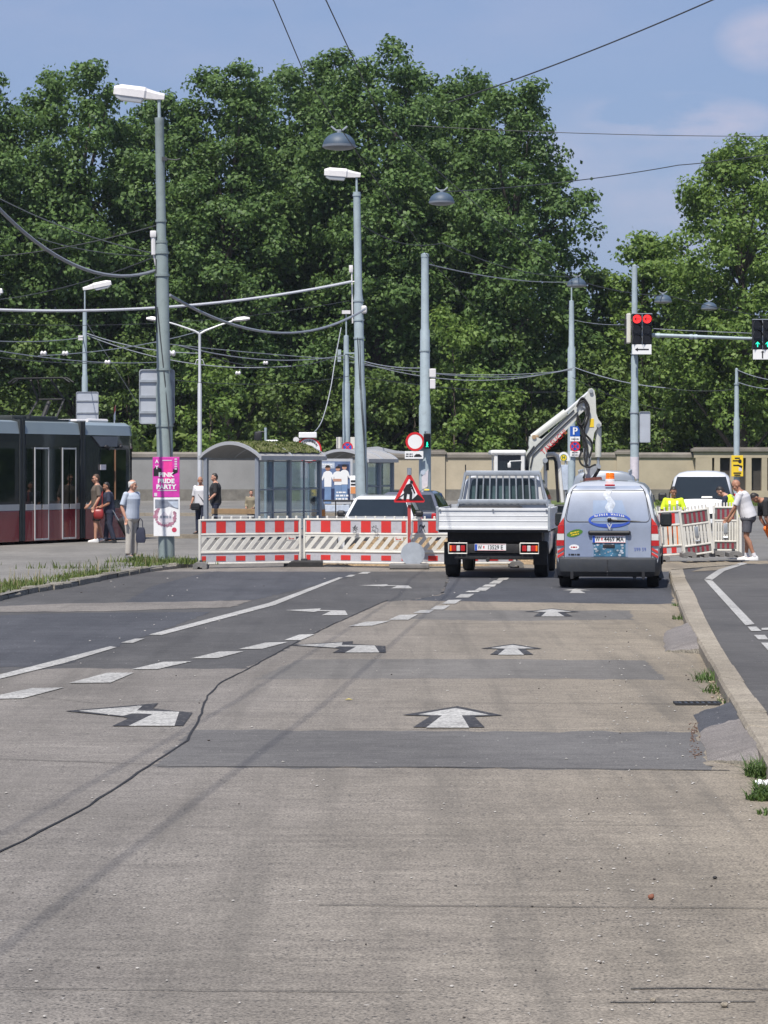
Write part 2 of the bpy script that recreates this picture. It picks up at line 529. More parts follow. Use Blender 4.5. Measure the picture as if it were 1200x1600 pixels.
# transverse joints in the concrete
for pts, w in (([(245, 1199), (700, 1200), (1140, 1205)], .045), ([(-20, 1187), (150, 1192), (260, 1197)], .02),
               ([(500, 1416), (850, 1419), (1300, 1422)], .016), ([(780, 1290), (1000, 1291), (1100, 1293)], .012), ([(-20, 1081), (150, 1100), (320, 1096)], .012),
               ([(420, 1097), (760, 1100), (1090, 1101)], .018), ([(540, 994), (800, 995), (1050, 1000)], .02), ([(640, 940), (850, 941), (1050, 944)], .04),
               ([(-20, 1547), (300, 1550), (640, 1553)], .012), ([(520, 1140), (800, 1141), (1090, 1143)], .016), ([(700, 975), (800, 974), (960, 976)], .03)):
    strip('road_joint', gpx(pts), w * .6, M_['joint'], .0085, .006)


for pts in ([(985, 1547), (1100, 1546), (1230, 1549)], [(955, 1568), (1060, 1568), (1180, 1567)]): strip('painted_shadow_streak', gpx(pts), .016, M_['shadowstreak'], .0075, .004)  # thin shadow lines painted on the concrete as dark strips


# ------------------------------------------------------------------ painted markings
def mark(name, quads, m, z):
    mb = MB()
    for q in quads: mb.poly([gp(x, y, z) for x, y in q])
    return tag(mb.build(name, m, fix=False), None, None, None, 'structure')


def z4(p): return [(x / 2, 860 + y / 2) for x, y in p]
def z5(p): return [(560 + x / 1.875, 860 + y / 1.875) for x, y in p]


dash = []
for q in ([(100, 430), (200, 428), (70, 462), (-60, 464)], [(345, 413), (215, 414), (335, 382), (418, 382)], [(410, 371), (490, 371), (600, 346), (510, 348)],
          [(597, 337), (680, 336), (762, 315), (685, 316)], [(745, 308), (820, 307), (900, 286), (830, 288)], [(888, 280), (940, 280), (985, 261), (935, 263)]):
    dash.append(z4(q))
for q in ([(-30, 222), (40, 220), (95, 206), (20, 209)], [(88, 203), (146, 203), (175, 187), (120, 189)], [(160, 183), (207, 183), (222, 174), (182, 175)], [(210, 173), (250, 173), (268, 161), (227, 162)],
          [(245, 156), (283, 156), (303, 144), (264, 145)], [(284, 138), (323, 138), (340, 127), (300, 128)], [(312, 122), (350, 122), (360, 117), (322, 118)], [(340, 118), (373, 118), (388, 108), (354, 109)],
          [(362, 106), (398, 106), (405, 99), (372, 100)], [(382, 97), (413, 97), (425, 87), (397, 88)], [(405, 87), (435, 86), (442, 80), (412, 81)]):
    dash.append(z5(q))
mark('lane_dashes', dash, M_['linewhite'], .0105)
mark('lane_line', [z4([(-30, 408), (-30, 395), (345, 299), (365, 302), (200, 352)]), z4([(378, 288), (415, 289), (452, 275), (420, 276)]), z4([(465, 263), (505, 264), (860, 170), (1072, 85), (1058, 84), (840, 164)]),
                   z4([(1078, 82), (1100, 82), (1112, 76), (1095, 76)]), z4([(1118, 73), (1148, 73), (1160, 67), (1135, 67)])], M_['linewhite'], .0105)
# arrows: black remains of an older, larger arrow under a white one
st_w = [(175, 484), (285, 465), (382, 485), (303, 487), (325, 523), (198, 523), (245, 487)]
st_b = [(128, 485), (290, 459), (424, 486), (340, 490), (370, 521), (160, 521), (212, 488)]
lf_w = [(245, 505), (445, 489), (428, 504), (560, 508), (545, 552), (402, 552), (478, 515), (413, 513), (385, 521)]
lf_b = [(203, 505), (495, 480), (478, 497), (602, 510), (572, 551), (350, 552), (402, 528), (384, 523)]
base_s = [gp(x, y) for x, y in z5(st_w)]; base_sb = [gp(x, y) for x, y in z5(st_b)]
base_l = [gp(x, y) for x, y in z4(lf_w)]; base_lb = [gp(x, y) for x, y in z4(lf_b)]
cs = gp(712, 1122); cl = gp(205, 1120)


def arrow(name, white, black, c, to, w=1.0, h=1.0, yaw=0.0):
    r = Matrix.Rotation(yaw, 3, 'Z')
    for nm, P, m, z in (('old_' + name, black, M_['lineblack'], .009), (name, white, M_['linewhite'], .0105)):
        if P is None: continue
        mb = MB()
        mb.poly([to + r @ Vector(((p.x - c.x) * w, (p.y - c.y) * h, 0)) + Vector((0, 0, z)) for p in P])
        tag(mb.build(nm, m, fix=False), None, None, None, 'structure')


arrow('straight_arrow', base_s, base_sb, cs, gp(712, 1122))
arrow('straight_arrow', base_s, base_sb, cs, gp(803, 1016), .84, .95)
arrow('straight_arrow', base_s, base_sb, cs, gp(866, 958), .95, 1.1)
arrow('straight_arrow', base_s, None, cs, gp(903, 924), .78, .9)
arrow('left_arrow', base_l, base_lb, cl, gp(205, 1120))
arrow('left_arrow', base_l, base_lb, cl, gp(532, 1013), 1.05, .95)
arrow('left_arrow', base_l, None, cl, gp(498, 957), 1.0, 1.0)
arrow('left_arrow', base_l, None, cl, gp(605, 917), 1.0, .9)

# ------------------------------------------------------------------ right kerb, gutter and cycle path
KZ = .13
kl_px = [(1046, 893), (1056, 925), (1072, 965), (1098, 1012), (1128, 1066), (1158, 1118), (1192, 1176)]
kr_px = [(1067, 890), (1083, 925), (1104, 968), (1134, 1022), (1168, 1074), (1204, 1122), (1248, 1190)]
kl = [gp(x, y, KZ) for x, y in kl_px]; kr = [gp(x, y, KZ) for x, y in kr_px]
# on towards the camera and round the bend beyond
kl = [kl[0] + Vector((1.3, 3.2, 0)), kl[0] + Vector((.25, 1.2, 0))] + kl + [kl[-1] + (kl[-1] - kl[-2]) * 3, kl[-1] + (kl[-1] - kl[-2]) * 9]
kr = [kr[0] + Vector((1.4, 2.7, 0)), kr[0] + Vector((.35, 1.0, 0))] + kr + [kl[-2] + Vector((.24, 0, 0)), kl[-1] + Vector((.24, 0, 0))]


def resample(P, step):
    out = [P[0]]; d = 0
    for a, b in zip(P[:-1], P[1:]):
        k = max(1, int(round((b - a).length / step)))
        for i in range(1, k + 1): out.append(a.lerp(b, i / k))
    return out


def smooth_line(P, n=8):
    out = []
    for i in range(len(P) - 1):
        p0 = P[max(i - 1, 0)]; p1 = P[i]; p2 = P[i + 1]; p3 = P[min(i + 2, len(P) - 1)]
        for k in range(n):
            t = k / n
            out.append(.5 * ((2 * p1) + (p2 - p0) * t + (2 * p0 - 5 * p1 + 4 * p2 - p3) * t * t + (3 * p1 - p0 - 3 * p2 + p3) * t ** 3))
    return out + [P[-1]]


KL = smooth_line(kl, 6); KR = smooth_line(kr, 6)
mb = MB()
n_st = 0
sto = {}
for i in range(0, len(KL) - 1):
    a0, a1, b0, b1 = KL[i], KL[i + 1], KR[i], KR[i + 1]
    t = (a1 - a0); ln = t.length
    if ln < 1e-4: continue
    def sub(u): return a0.lerp(a1, u), b0.lerp(b1, u)
    k = max(1, int(round(ln / .9)))
    for j in range(k):
        g0 = .011 if n_st % 3 == 0 else 0; g1 = .011 if n_st % 3 == 2 else 0; u0 = j / k + g0 / ln; u1 = (j + 1) / k - g1 / ln
        p0, q0 = sub(u0); p1, q1 = sub(u1)
        dz, dxx = sto.setdefault(n_st // 3, (nrs.uniform(-.006, .006), nrs.uniform(-.008, .008))); dx = Vector((dxx, 0, 0)); n_st += 1
        ch = Vector((.022, 0, 0)); up = Vector((0, 0, dz))
        r0 = [Vector((p0.x, p0.y, -.02)) + dx, Vector((p0.x, p0.y, KZ - .03)) + dx + up, p0 + ch + dx + up, q0 + up + dx, Vector((q0.x, q0.y, -.02)) + dx]
        r1 = [Vector((p1.x, p1.y, -.02)) + dx, Vector((p1.x, p1.y, KZ - .03)) + dx + up, p1 + ch + dx + up, q1 + up + dx, Vector((q1.x, q1.y, -.02)) + dx]
        mb.loft([r0, r1], 0, False)
o = tag(mb.build('kerb', M_['kerb']), 'pale granite kerb along the cycle path on the right', None, None, 'structure')
# cycle path surface up to the kerb stones
lane_pts = [Vector((p.x - .02, p.y, 0)) for p in KR] + [Vector((9, -6, 0)), Vector((40, -6, 0)), Vector((40, 62, 0)), Vector((12, 62.5, 0))]
mb = MB()
top = [Vector((p.x, p.y, KZ - .014)) for p in lane_pts]
mb.poly(top)
tag(mb.build('cycle_path', M_['lane'], fix=False), None, None, None, 'structure')
lw = [z for z in ([(1100, 905), (1113, 907), (1179, 975), (1165, 977)], [(1101, 904), (1113, 906), (1132, 892), (1122, 890)], [(1122, 890), (1132, 892), (1168, 880), (1158, 879)],
                  [(1168, 979), (1182, 979), (1190, 986), (1174, 986)], [(1178, 992), (1195, 992), (1201, 999), (1185, 999)], [(1189, 1004), (1206, 1004), (1219, 1018), (1202, 1018)],
                  [(1190, 981), (1215, 980), (1215, 984), (1190, 984)])]
mb = MB()
for q in lw: mb.poly([gp(x, y, KZ - .006) for x, y in q])
tag(mb.build('cycle_line', M_['linewhite'], fix=False), None, None, None, 'structure')
mb = MB()
mb.poly([gp(x, y, KZ - .007) for x, y in [(1080, 893), (1118, 891), (1140, 885), (1155, 883), (1100, 887)]])
tag(mb.build('cycle_line', M_['concrete'], fix=False), None, None, None, 'structure')


# asphalt ramps in the gutter against the kerb
def ramp_thing(px, label, m2=None, split=None, h=.12):
    """px: near-left, near-right, far-right, far-left corners on the road"""
    P = [gp(x, y) for x, y in px]
    N = 14
    nodes = []
    for j in range(N + 1):
        v = j / N
        l_ = P[0].lerp(P[3], v); r_ = P[1].lerp(P[2], v)
        e = min(1, (min(v, 1 - v) + .012) / .07)
        row = []
        for i in range(9):
            u = i / 8
            p = l_.lerp(r_, u)
            z = h * (.30 * min(1, u / .10) + .70 * u) * (math.sin(e * PI / 2) ** .6)
            row.append(Vector((p.x + nrs.uniform(-.012, .012), p.y + nrs.uniform(-.015, .015), max(.006, z + nrs.uniform(-.006, .006)))))
        nodes.append(row)
    root = thing('asphalt_ramp', label, 'ramp', P[0])
    rows = nodes
    cut = N if split is None else int(N * split)
    for nm, r0, r1, mm in (('ramp_surface', 0, cut, M_['ramp']), ('patched_surface', cut, N, m2)):
        if r0 == r1: continue
        mb = MB()
        for j in range(r0, r1):
            for i in range(8):
                mb.add([rows[j][i] - P[0], rows[j][i + 1] - P[0], rows[j + 1][i + 1] - P[0], rows[j + 1][i] - P[0]], [(0, 1, 2, 3)], 0, True)
        # skirts down to the road so the wedge is solid
        for j in (r0, r1):
            for i in range(8):
                a, b = rows[j][i] - P[0], rows[j][i + 1] - P[0]
                mb.add([a, b, Vector((b.x, b.y, .001)), Vector((a.x, a.y, .001))], [(0, 1, 2, 3)], 1)
        mb.build(nm, [mm, M_['kerbdark']], root, fix=True)


ramp_thing([(1106, 1190), (1190, 1200), (1158, 1104), (1084, 1118)], 'worn asphalt drive-up ramp with a dark patch against the kerb, by the drain', M_['asphalt_new'], .62, .105)
ramp_thing([(1038, 1019), (1092, 1022), (1080, 984), (1037, 990)], 'broken pale asphalt drive-up ramp against the kerb, the smaller farther one', None, None, .125)
# drain grate
dg_ = gp(1090, 1101)
root = thing('drain_grate', 'black slotted gully grate set in the gutter beside the ramp', 'drain', (dg_.x, dg_.y, .004))
mb = MB()
for sx, sy, dx, dy in ((0, .11, .40, .03), (0, -.11, .40, .03), (-.185, 0, .03, .20), (.185, 0, .03, .20)): mb.box((sx, sy, .009), (dx, dy, .018))
mb.build('grate_frame', M_['chassis'], root)
mb = MB()
for i in range(7): mb.box((-.15 + i * .05, 0, .008), (.022, .20, .014))
mb.build('grate_bars', M_['darkgrey'], root)

# ------------------------------------------------------------------ left kerb and platform
PZ = .10
lk_px = [(-60, 941), (0, 929), (60, 916), (110, 909), (170, 897), (235, 886), (305, 878)]
LK = smooth_line([gp(x, y, PZ) for x, y in lk_px], 4)
LK = LK + [LK[-1] + Vector((.8, 2.6, 0)), LK[-1] + Vector((.9, 6, 0))]
mb = MB()
for a, b in zip(LK[:-1], LK[1:]):
    k = max(1, int((b - a).length / .8))
    for j in range(k):
        p, q = a.lerp(b, j / k + .012), a.lerp(b, (j + 1) / k - .012)
        n = Vector((-(q - p).y, (q - p).x, 0)).normalized() * .20
        dz = nrs.uniform(-.035, .02); d = n * nrs.uniform(-.2, .2); d2 = n * nrs.uniform(-.2, .2)
        def rg(p, d): return [Vector((p.x, p.y, -.02)) + d, Vector((p.x, p.y, PZ - .025 + dz)) + d, Vector((p.x, p.y, PZ + dz)) + d + n * .12, Vector((p.x, p.y, PZ + dz)) + d + n, Vector((p.x, p.y, -.02)) + d + n]
        mb.loft([rg(p, d), rg(q, d2)], 0, False)
tag(mb.build('kerb', M_['kerbdark']), 'weathered uneven kerb edging the tram platform on the left', None, None, 'structure')
mb = MB()
mb.poly([Vector((p.x, p.y + .12, PZ - .012)) for p in LK] + [Vector((-6.2, 79, PZ - .012)), Vector((-30, 79, PZ - .012)), Vector((-30, 47, PZ - .012))])
tag(mb.build('platform', M_['pavement'], fix=False), None, None, None, 'structure')
# far pavements and the street behind
sheet('street', [(-40, 84), (60, 84), (60, 150), (-40, 150)], M_['far'], .004)
mb = MB()
mb.box((-8, 81.2, .06), (6.5, .3, .12)); mb.box((-11, 118, .07), (40, .35, .14))
tag(mb.build('kerb', M_['kerb']), 'pale kerb lines of the street behind the tram stop', None, None, 'structure')
sheet('pavement', [(-60, 150), (60, 150), (60, 176), (-60, 176)], M_['pavement'], .008)
# excavated sand behind the barriers
mb = MB()
N = 26
for (cx, cy, rx, ry, h) in ((.45, 59.2, 1.75, .95, .60), (2.6, 60.2, 2.2, 1.0, .30)):
    grid = []
    for j in range(9):
        row = []
        for i in range(N):
            u = i / (N - 1) * 2 - 1; v = j / 8 * 2 - 1
            z = h * max(0, 1 - u * u) * max(0, 1 - v * v) * (1 + .7 * nrs.uniform(-1, 1))
            row.append(Vector((cx + u * rx, cy + v * ry, z + .005)))
        grid.append(row)
    for j in range(8):
        for i in range(N - 1): mb.add([grid[j][i], grid[j][i + 1], grid[j + 1][i + 1], grid[j + 1][i]], [(0, 1, 2, 3)], 0, True)
tag(mb.build('sand_heap', M_['sand']), 'low heap of ochre excavated sand behind the barriers', None, None, 'stuff')


# ------------------------------------------------------------------ grass, weeds, grit
def leafmat(name, c0, c1, transl=.35, rough=.55):
    m = bpy.data.materials.new(name); m.use_nodes = True
    nt = m.node_tree; n = nt.nodes; l = nt.links
    b = n['Principled BSDF']; out = n['Material Output']
    b.inputs['Roughness'].default_value = rough; b.inputs['Specular IOR Level'].default_value = .35
    g = n.new('ShaderNodeNewGeometry')
    r = n.new('ShaderNodeValToRGB'); r.color_ramp.elements[0].color = (*c0, 1); r.color_ramp.elements[1].color = (*c1, 1)
    l.new(g.outputs['Random Per Island'], r.inputs[0])
    l.new(r.outputs[0], b.inputs['Base Color'])
    t = n.new('ShaderNodeBsdfTranslucent')
    hs = n.new('ShaderNodeHueSaturation'); hs.inputs['Value'].default_value = 1.25; hs.inputs['Hue'].default_value = .49
    l.new(r.outputs[0], hs.inputs['Color']); l.new(hs.outputs[0], t.inputs[0])
    mx = n.new('ShaderNodeMixShader'); mx.inputs[0].default_value = transl
    l.new(b.outputs[0], mx.inputs[1]); l.new(t.outputs[0], mx.inputs[2]); l.new(mx.outputs[0], out.inputs[0])
    return m


M_['grass'] = leafmat('grass_blades', (.055, .10, .018), (.17, .21, .055), .3)
M_['weed'] = leafmat('weed_leaves', (.045, .085, .02), (.10, .16, .04), .3)
M_['drygrass'] = leafmat('dry_stems', (.24, .20, .10), (.34, .30, .17), .2)


def blades(name, pts, m, label, h=(.08, .22), w=.010, lean=.5, kind='stuff', loc=None):
    vs, fs = [], []
    for p in pts:
        hh = nrs.uniform(*h) * p[3] if len(p) > 3 else nrs.uniform(*h)
        a = nrs.uniform(0, 2 * PI); le = nrs.uniform(0, lean) * hh; d = Vector((math.cos(a), math.sin(a), 0))
        s = Vector((-d.y, d.x, 0)) * w * nrs.uniform(.7, 1.5)
        b0 = Vector(p[:3]); k = len(vs)
        mid = b0 + d * le * .35 + Vector((0, 0, hh * .6)); tip = b0 + d * le + Vector((0, 0, hh))
        vs += [b0 - s, b0 + s, mid + s * .7, mid - s * .7, tip]
        fs += [(k, k + 1, k + 2, k + 3), (k + 3, k + 2, k + 4)]
    me = bpy.data.meshes.new(name); me.from_pydata([tuple(v) for v in vs], [], fs); me.materials.append(m)
    o = bpy.data.objects.new(name, me); COL.objects.link(o)
    return tag(o, label, None, None, kind)


# strip along the left kerb
pts = []; dry = []
for i in range(6500):
    u = nrs.uniform(0, len(LK) - 3.01); k = int(u); p = LK[k].lerp(LK[k + 1], u - k)
    n = Vector((-(LK[k + 1] - LK[k]).y, (LK[k + 1] - LK[k]).x, 0)).normalized()
    off = abs(nrs.normal(0, .42)) + .12
    q = p + n * off
    if math.sin(q.x * 2.3 + 1) * math.sin(q.y * .9) + nrs.uniform(-.6, 1.0) < .12 + off * .45: continue
    tall = nrs.uniform(.5, 1.1) if nrs.rand() > .03 else 2.2
    pts.append((q.x, q.y, PZ - .012, tall * (1.25 - .3 * min(off, 1.5))))
    if nrs.rand() < .06: dry.append((q.x, q.y, PZ - .012, 1.0))
blades('grass', pts, M_['grass'], 'ragged green grass along the left kerb', (.035, .11), .008, 1.2)
blades('dry_grass', dry, M_['drygrass'], 'dry seed stems standing in the kerbside grass', (.12, .38), .005, .4)
# scattered tufts on the platform and round the pole foot
pts = []
for (cx, cy, sx, sy, k) in ((-5.9, 54.6, 1.0, .5, 140), (-4.8, 58.2, .9, .35, 500), (-4.4, 57.6, .5, .3, 200), (-5.2, 59.6, .18, .18, 120), (-8.2, 56.5, .5, .25, 80), (-3.9, 57.2, .5, .4, 240)):
    for i in range(k):
        pts.append((nrs.normal(cx, sx * .5), nrs.normal(cy, sy * .5), PZ - .012, nrs.uniform(.4, 1.2)))
blades('grass', pts, M_['grass'], 'grass tufts in the platform cracks and round the pole foot', (.05, .17), .009, 1.0)
# weeds in the right gutter
pts = []
for (px, py, r, k, hh) in ((1068, 968, .16, 110, .55), (1062, 947, .12, 50, .4), (1110, 1062, .16, 120, .7), (1124, 1082, .16, 110, .7), (1140, 1100, .12, 70, .5), (1156, 1124, .10, 70, .5), (1100, 1066, .1, 30, .9),
                            (1195, 1213, .13, 420, .8), (1203, 1240, .10, 300, .6), (1186, 1250, .08, 160, .4), (1198, 1273, .06, 50, .3), (1060, 906, .15, 40, .4)):
    c = gp(px, py)
    for i in range(k):
        a = nrs.uniform(0, 2 * PI); q = r * math.sqrt(nrs.rand())
        pts.append((c.x + math.cos(a) * q, c.y + math.sin(a) * q * 1.6, .004, hh * nrs.uniform(.5, 1.3)))
blades('weeds', pts, M_['weed'], 'green weeds growing in the gutter along the right kerb', (.05, .15), .0055, 2.2)
# lawn strip at the foot of the far wall
pts = []
for i in range(16000):
    pts.append((nrs.uniform(13, 34), nrs.uniform(150, 171), .01, 1.0))
sheet('lawn', [(8, 148), (45, 148), (45, 173), (8, 173)], mat('lawn_soil', (.085, .115, .03), .9, 0, .35, 1.2), .012)
blades('grass', pts, M_['grass'], 'mown lawn strip in front of the cemetery wall', (.05, .14), .03)
# grit and crumbs on the concrete
for nm, m, cnt, lab in (('grit', mat('pale_grit', (.40, .38, .35), .8, 0, .2, 8), 420, 'pale grit scattered over the concrete'), ('crumbs', mat('dark_crumbs', (.05, .04, .035), .8, 0, .3, 8), 60, 'dark crumbs of tar on the concrete')):
    mb = MB()
    for i in range(cnt):
        if nrs.rand() < .55:
            px = nrs.normal(1000, 70); py = nrs.uniform(960, 1600); px = px + (py - 1200) * -.12
        else:
            px = nrs.uniform(0, 1180); py = 900 + 700 * nrs.rand() ** 1.5
        c = gp(px, py, .006); s = nrs.uniform(.003, .007) * (1 + (c.y - 10) * .03)
        mb.ball(c + Vector((0, 0, s * .3)), (s * nrs.uniform(.7, 1.5), s * nrs.uniform(.7, 1.5), s * .6), 5, 4)
    tag(mb.build(nm, m, fix=False), lab, None, None, 'stuff')
mb = MB()
for i in range(80):
    px, py = nrs.normal(1085, 5), nrs.uniform(1130, 1185)
    c = gp(px, py, .006); s = nrs.uniform(.003, .008); mb.ball(c + Vector((0, 0, s * .4)), (s * 1.3, s, s * .7), 5, 4)
tag(mb.build('brick_crumbs', mat('brick_crumbs', (.15, .095, .07), .9, 0, .4, 40), fix=False), 'reddish crumbs along the edge of the near ramp', None, None, 'stuff')
mb = MB()
for i in range(260):
    t = nrs.rand(); px, py = 1185 - 75 * t + nrs.normal(0, 4), 1195 - 130 * t
    c = gp(px, py, .01); s = nrs.uniform(.005, .014); mb.ball(c + Vector((0, 0, .10 + s * .4)), (s * 1.3, s, s * .7), 5, 4) if False else mb.ball(c + Vector((0, 0, s * .4)), (s * 1.3, s, s * .7), 5, 4)
tag(mb.build('grit', mat('gutter_grit', (.33, .27, .20), .9, 0, .4, 40), fix=False), 'sandy grit in the gutter by the near ramp', None, None, 'stuff')
c = gp(1017, 1405, .006)
mb = MB(); mb.ball((0, 0, .011), (.016, .014, .013), 7, 5); mb.ball((.006, .003, .018), (.010, .009, .008), 6, 4)
tag(mb.build('stone', mat('brick_fragment', (.22, .085, .05), .8, 0, .3, 60), loc=c), 'small reddish brick fragment lying on the bare concrete', 'stone')
for px, py, s, lab in ((1132, 1573, .016, 'pale round pebble near the bottom edge of the road'), (1020, 1565, .013, 'dark pebble on the concrete beside the pale round one'), (1117, 1373, .012, 'dark pebble lying on the concrete above the brick fragment')):
    c = gp(px, py, .006); mb = MB(); mb.ball((0, 0, s * .5), (s, s * .8, s * .7), 7, 5)
    tag(mb.build('stone', M_['kerb'] if 'pale' in lab else M_['chassis'], loc=c), lab, 'stone')
c = gp(545, 1094, .006)
mb = MB()
mb.add([(-.035, 0, .004), (0, -.03, .010), (.035, 0, .004), (0, .03, .016)], [(0, 1, 2, 3)]); mb.add([(-.035, 0, .001), (0, -.03, .007), (.035, 0, .001), (0, .03, .012)], [(3, 2, 1, 0)])
tag(mb.build('fallen_leaf', mat('yellow_leaf', (.42, .35, .10), .6), loc=c, fix=False), 'small yellow leaf lying on the concrete between the lane arrows', 'leaf')
# white litter in the weeds, lower right
c = gp(1196, 1231, .03)
mb = MB()
for i in range(5):
    mb.add([(-.06 + i * .03, -.02, .02 + .01 * (i % 2)), (-.03 + i * .03, -.02, .03 - .01 * (i % 2)), (-.03 + i * .03, .05, .05 - .01 * (i % 2)), (-.06 + i * .03, .05, .04 + .01 * (i % 2))], [(0, 1, 2, 3)])
tag(mb.build('paper_scrap', M_['signwhite'], loc=c, fix=False), 'crumpled white paper scrap caught in the weeds by the kerb', 'litter')


# ------------------------------------------------------------------ trees
M_['leaf_a'] = leafmat('plane_leaves', (.050, .102, .028), (.150, .245, .068), .36)
M_['leaf_b'] = leafmat('lime_leaves', (.088, .162, .028), (.215, .315, .078), .40)
M_['leaf_c'] = leafmat('shrub_leaves', (.056, .102, .026), (.165, .245, .060), .36)
M_['bark'] = mat('bark', (.085, .070, .055), .9, 0, .35, 1.5, bump=.6)


def crown_mesh(name, prof, zb, zt, lobes, clumps, leaves, size, m, seed, squash=.75, fill=0.15):
    """leaves gathered in clumps on large lobes; prof(t) is the crown radius at height fraction t"""
    rs = np.random.RandomState(seed)
    H = zt - zb
    cent = []; pts = []
    for k in range(lobes):
        t = (k + rs.rand()) / lobes
        t = .04 + .92 * t
        a = k * 2.39996 + rs.uniform(-.5, .5); rr = prof(t)
        lr = rr * rs.uniform(.25, .45)
        d = max(0, rr - lr * .85) * rs.uniform(.62, 1.08)
        c = np.array((math.cos(a) * d, math.sin(a) * d, zb + t * H))
        lr = min(lr, (zt - c[2]) + .9); lr = max(lr, 1.0)
        cent.append((c, lr))
    vs = []
    for c, lr in cent:
        nc = max(6, int(clumps * (lr / 2.5) ** 2))
        for j in range(nc):
            d = rs.normal(size=3); d /= np.linalg.norm(d)
            if d[2] < -.35: d[2] *= -.6
            q = c + d * lr * rs.uniform(.72, 1.06) * np.array((1, 1, .9))
            cr = rs.uniform(.45, 1.0)
            n = int(leaves * cr * cr * rs.uniform(.7, 1.2))
            v = rs.normal(size=(n, 3)); v /= np.linalg.norm(v, axis=1)[:, None] + 1e-9
            rad = cr * rs.uniform(.25, 1.0, size=(n, 1)) ** .55
            pos = q + v * rad * np.array((1, 1, squash))
            nor = v * .55 + d * .35 + rs.normal(size=(n, 3)) * .45 + np.array((0, 0, .40))
            vs.append((pos, nor))
        # sparse inner leaves
        n = int(leaves * fill * nc)
        pos = c + rs.normal(size=(n, 3)) * lr * .42
        vs.append((pos, rs.normal(size=(n, 3))))
    pos = np.concatenate([a for a, b in vs]); nor = np.concatenate([b for a, b in vs])
    nor /= np.linalg.norm(nor, axis=1)[:, None] + 1e-9
    n = len(pos)
    ref = rs.normal(size=(n, 3))
    u = np.cross(nor, ref); u /= np.linalg.norm(u, axis=1)[:, None] + 1e-9
    w = np.cross(nor, u)
    s = size * rs.uniform(.6, 1.35, size=(n, 1))
    V = np.empty((n, 4, 3))
    V[:, 0] = pos - u * s * .62; V[:, 1] = pos + w * s * .42 + nor * s * .10
    V[:, 2] = pos + u * s * .62; V[:, 3] = pos - w * s * .42 + nor * s * .10
    me = bpy.data.meshes.new(name)
    me.vertices.add(n * 4); me.loops.add(n * 4); me.polygons.add(n)
    me.vertices.foreach_set('co', V.reshape(-1))
    me.loops.foreach_set('vertex_index', np.arange(n * 4, dtype=np.int32))
    me.polygons.foreach_set('loop_start', np.arange(0, n * 4, 4, dtype=np.int32))
    me.polygons.foreach_set('loop_total', np.full(n, 4, dtype=np.int32))
    me.materials.append(m)
    me.update(calc_edges=True); me.validate()
    print('LEAVES', name, n)
    return me, cent


def trunk_mesh(zb, H, r0, cent, seed, lean=0.0):
    rs = np.random.RandomState(seed); mb = MB()
    top = zb + (H - zb) * .55
    sp = [Vector((0, 0, -.3)), Vector((.05, 0, .5)), Vector((rs.uniform(-.2, .2) + lean * .3, 0, zb * .6)), Vector((rs.uniform(-.4, .4) + lean, rs.uniform(-.3, .3), zb + (H - zb) * .2)), Vector((rs.uniform(-.5, .5) + lean, 0, top))]
    mb.tube(sp, [r0 * 1.5, r0 * 1.05, r0 * .85, r0 * .6, r0 * .2], 10)
    for c, lr in cent[::3]:
        z0 = max(zb * .55, c[2] - rs.uniform(2.5, 5.5)); z0 = min(z0, top - .5)
        a = Vector((lean * .6, 0, z0)); b = Vector(c)
        m = a.lerp(b, .5) + Vector((0, 0, rs.uniform(-.2, .9)))
        mb.tube([a, m, b], [r0 * .38, r0 * .24, .04], 6)
    return mb


def prof_plane(t): return math.sin(PI * min(1, max(0, t * .93 + .07)) ** .85) ** .55 if t < .995 else .1


def tree(name, label, px, Y, top_px, half_px, zb, m, seed, group, leaves=95, size=.30, lobes=22, clumps=13, prof=None, cat='tree', r0=.45, asym=None):
    x = (px - 600) * Y / FPX; H = HCAM + (HOR - top_px) * Y / FPX; rad = half_px * Y / FPX
    pf = prof or (lambda t: prof_plane(t))
    me, cent = crown_mesh('crown', lambda t: rad * max(.12, pf(t)), zb, H, lobes, clumps, leaves, size, m, seed)
    root = thing(name, label, cat, (x, Y, 0), 0, group)
    o = bpy.data.objects.new('crown', me); COL.objects.link(o); o.parent = root
    trunk_mesh(zb, H, r0, cent, seed + 1).build('trunk', M_['bark'], root)
    return root


G1 = 'tall plane trees behind the cemetery wall'
def dome(t): return max(.45, math.sin(PI * (t * .70 + .27)) ** .62) if t < .985 else .30
def low(t): return max(.5, math.sin(PI * (t * .80 + .20)) ** .5) if t < .97 else .35
spec = [
    ('dark plane tree cut by the left picture edge behind the tram', -60, 186, 98, 165, 6.0, 21),
    ('broad dark plane tree above the tram roof, left of the tall lamp pole', 118, 188, 100, 170, 5.5, 22),
    ('lower plane tree just right of the tall lamp pole', 255, 196, 146, 125, 7.0, 23),
    ('plane tree with its own rounded top between the two lamp poles', 355, 187, 98, 132, 5.5, 24),
    ('broad plane tree with the highest crown of the row', 588, 189, 68, 178, 5.0, 25),
    ('plane tree at the right end of the row, open to the sky', 798, 186, 128, 144, 4.5, 26),
    ('plane tree half hidden between the rounded and the highest crown', 470, 198, 88, 150, 7.5, 27),
    ('plane tree half hidden beside the right end of the row', 712, 199, 104, 140, 7.0, 28),
]
for lab, px, Y, top, half, zb, sd in spec:
    tree('plane_tree', lab, px, Y, top, half, zb, M_['leaf_a'], sd, G1, lobes=66, prof=dome, clumps=19, leaves=125, size=.245)
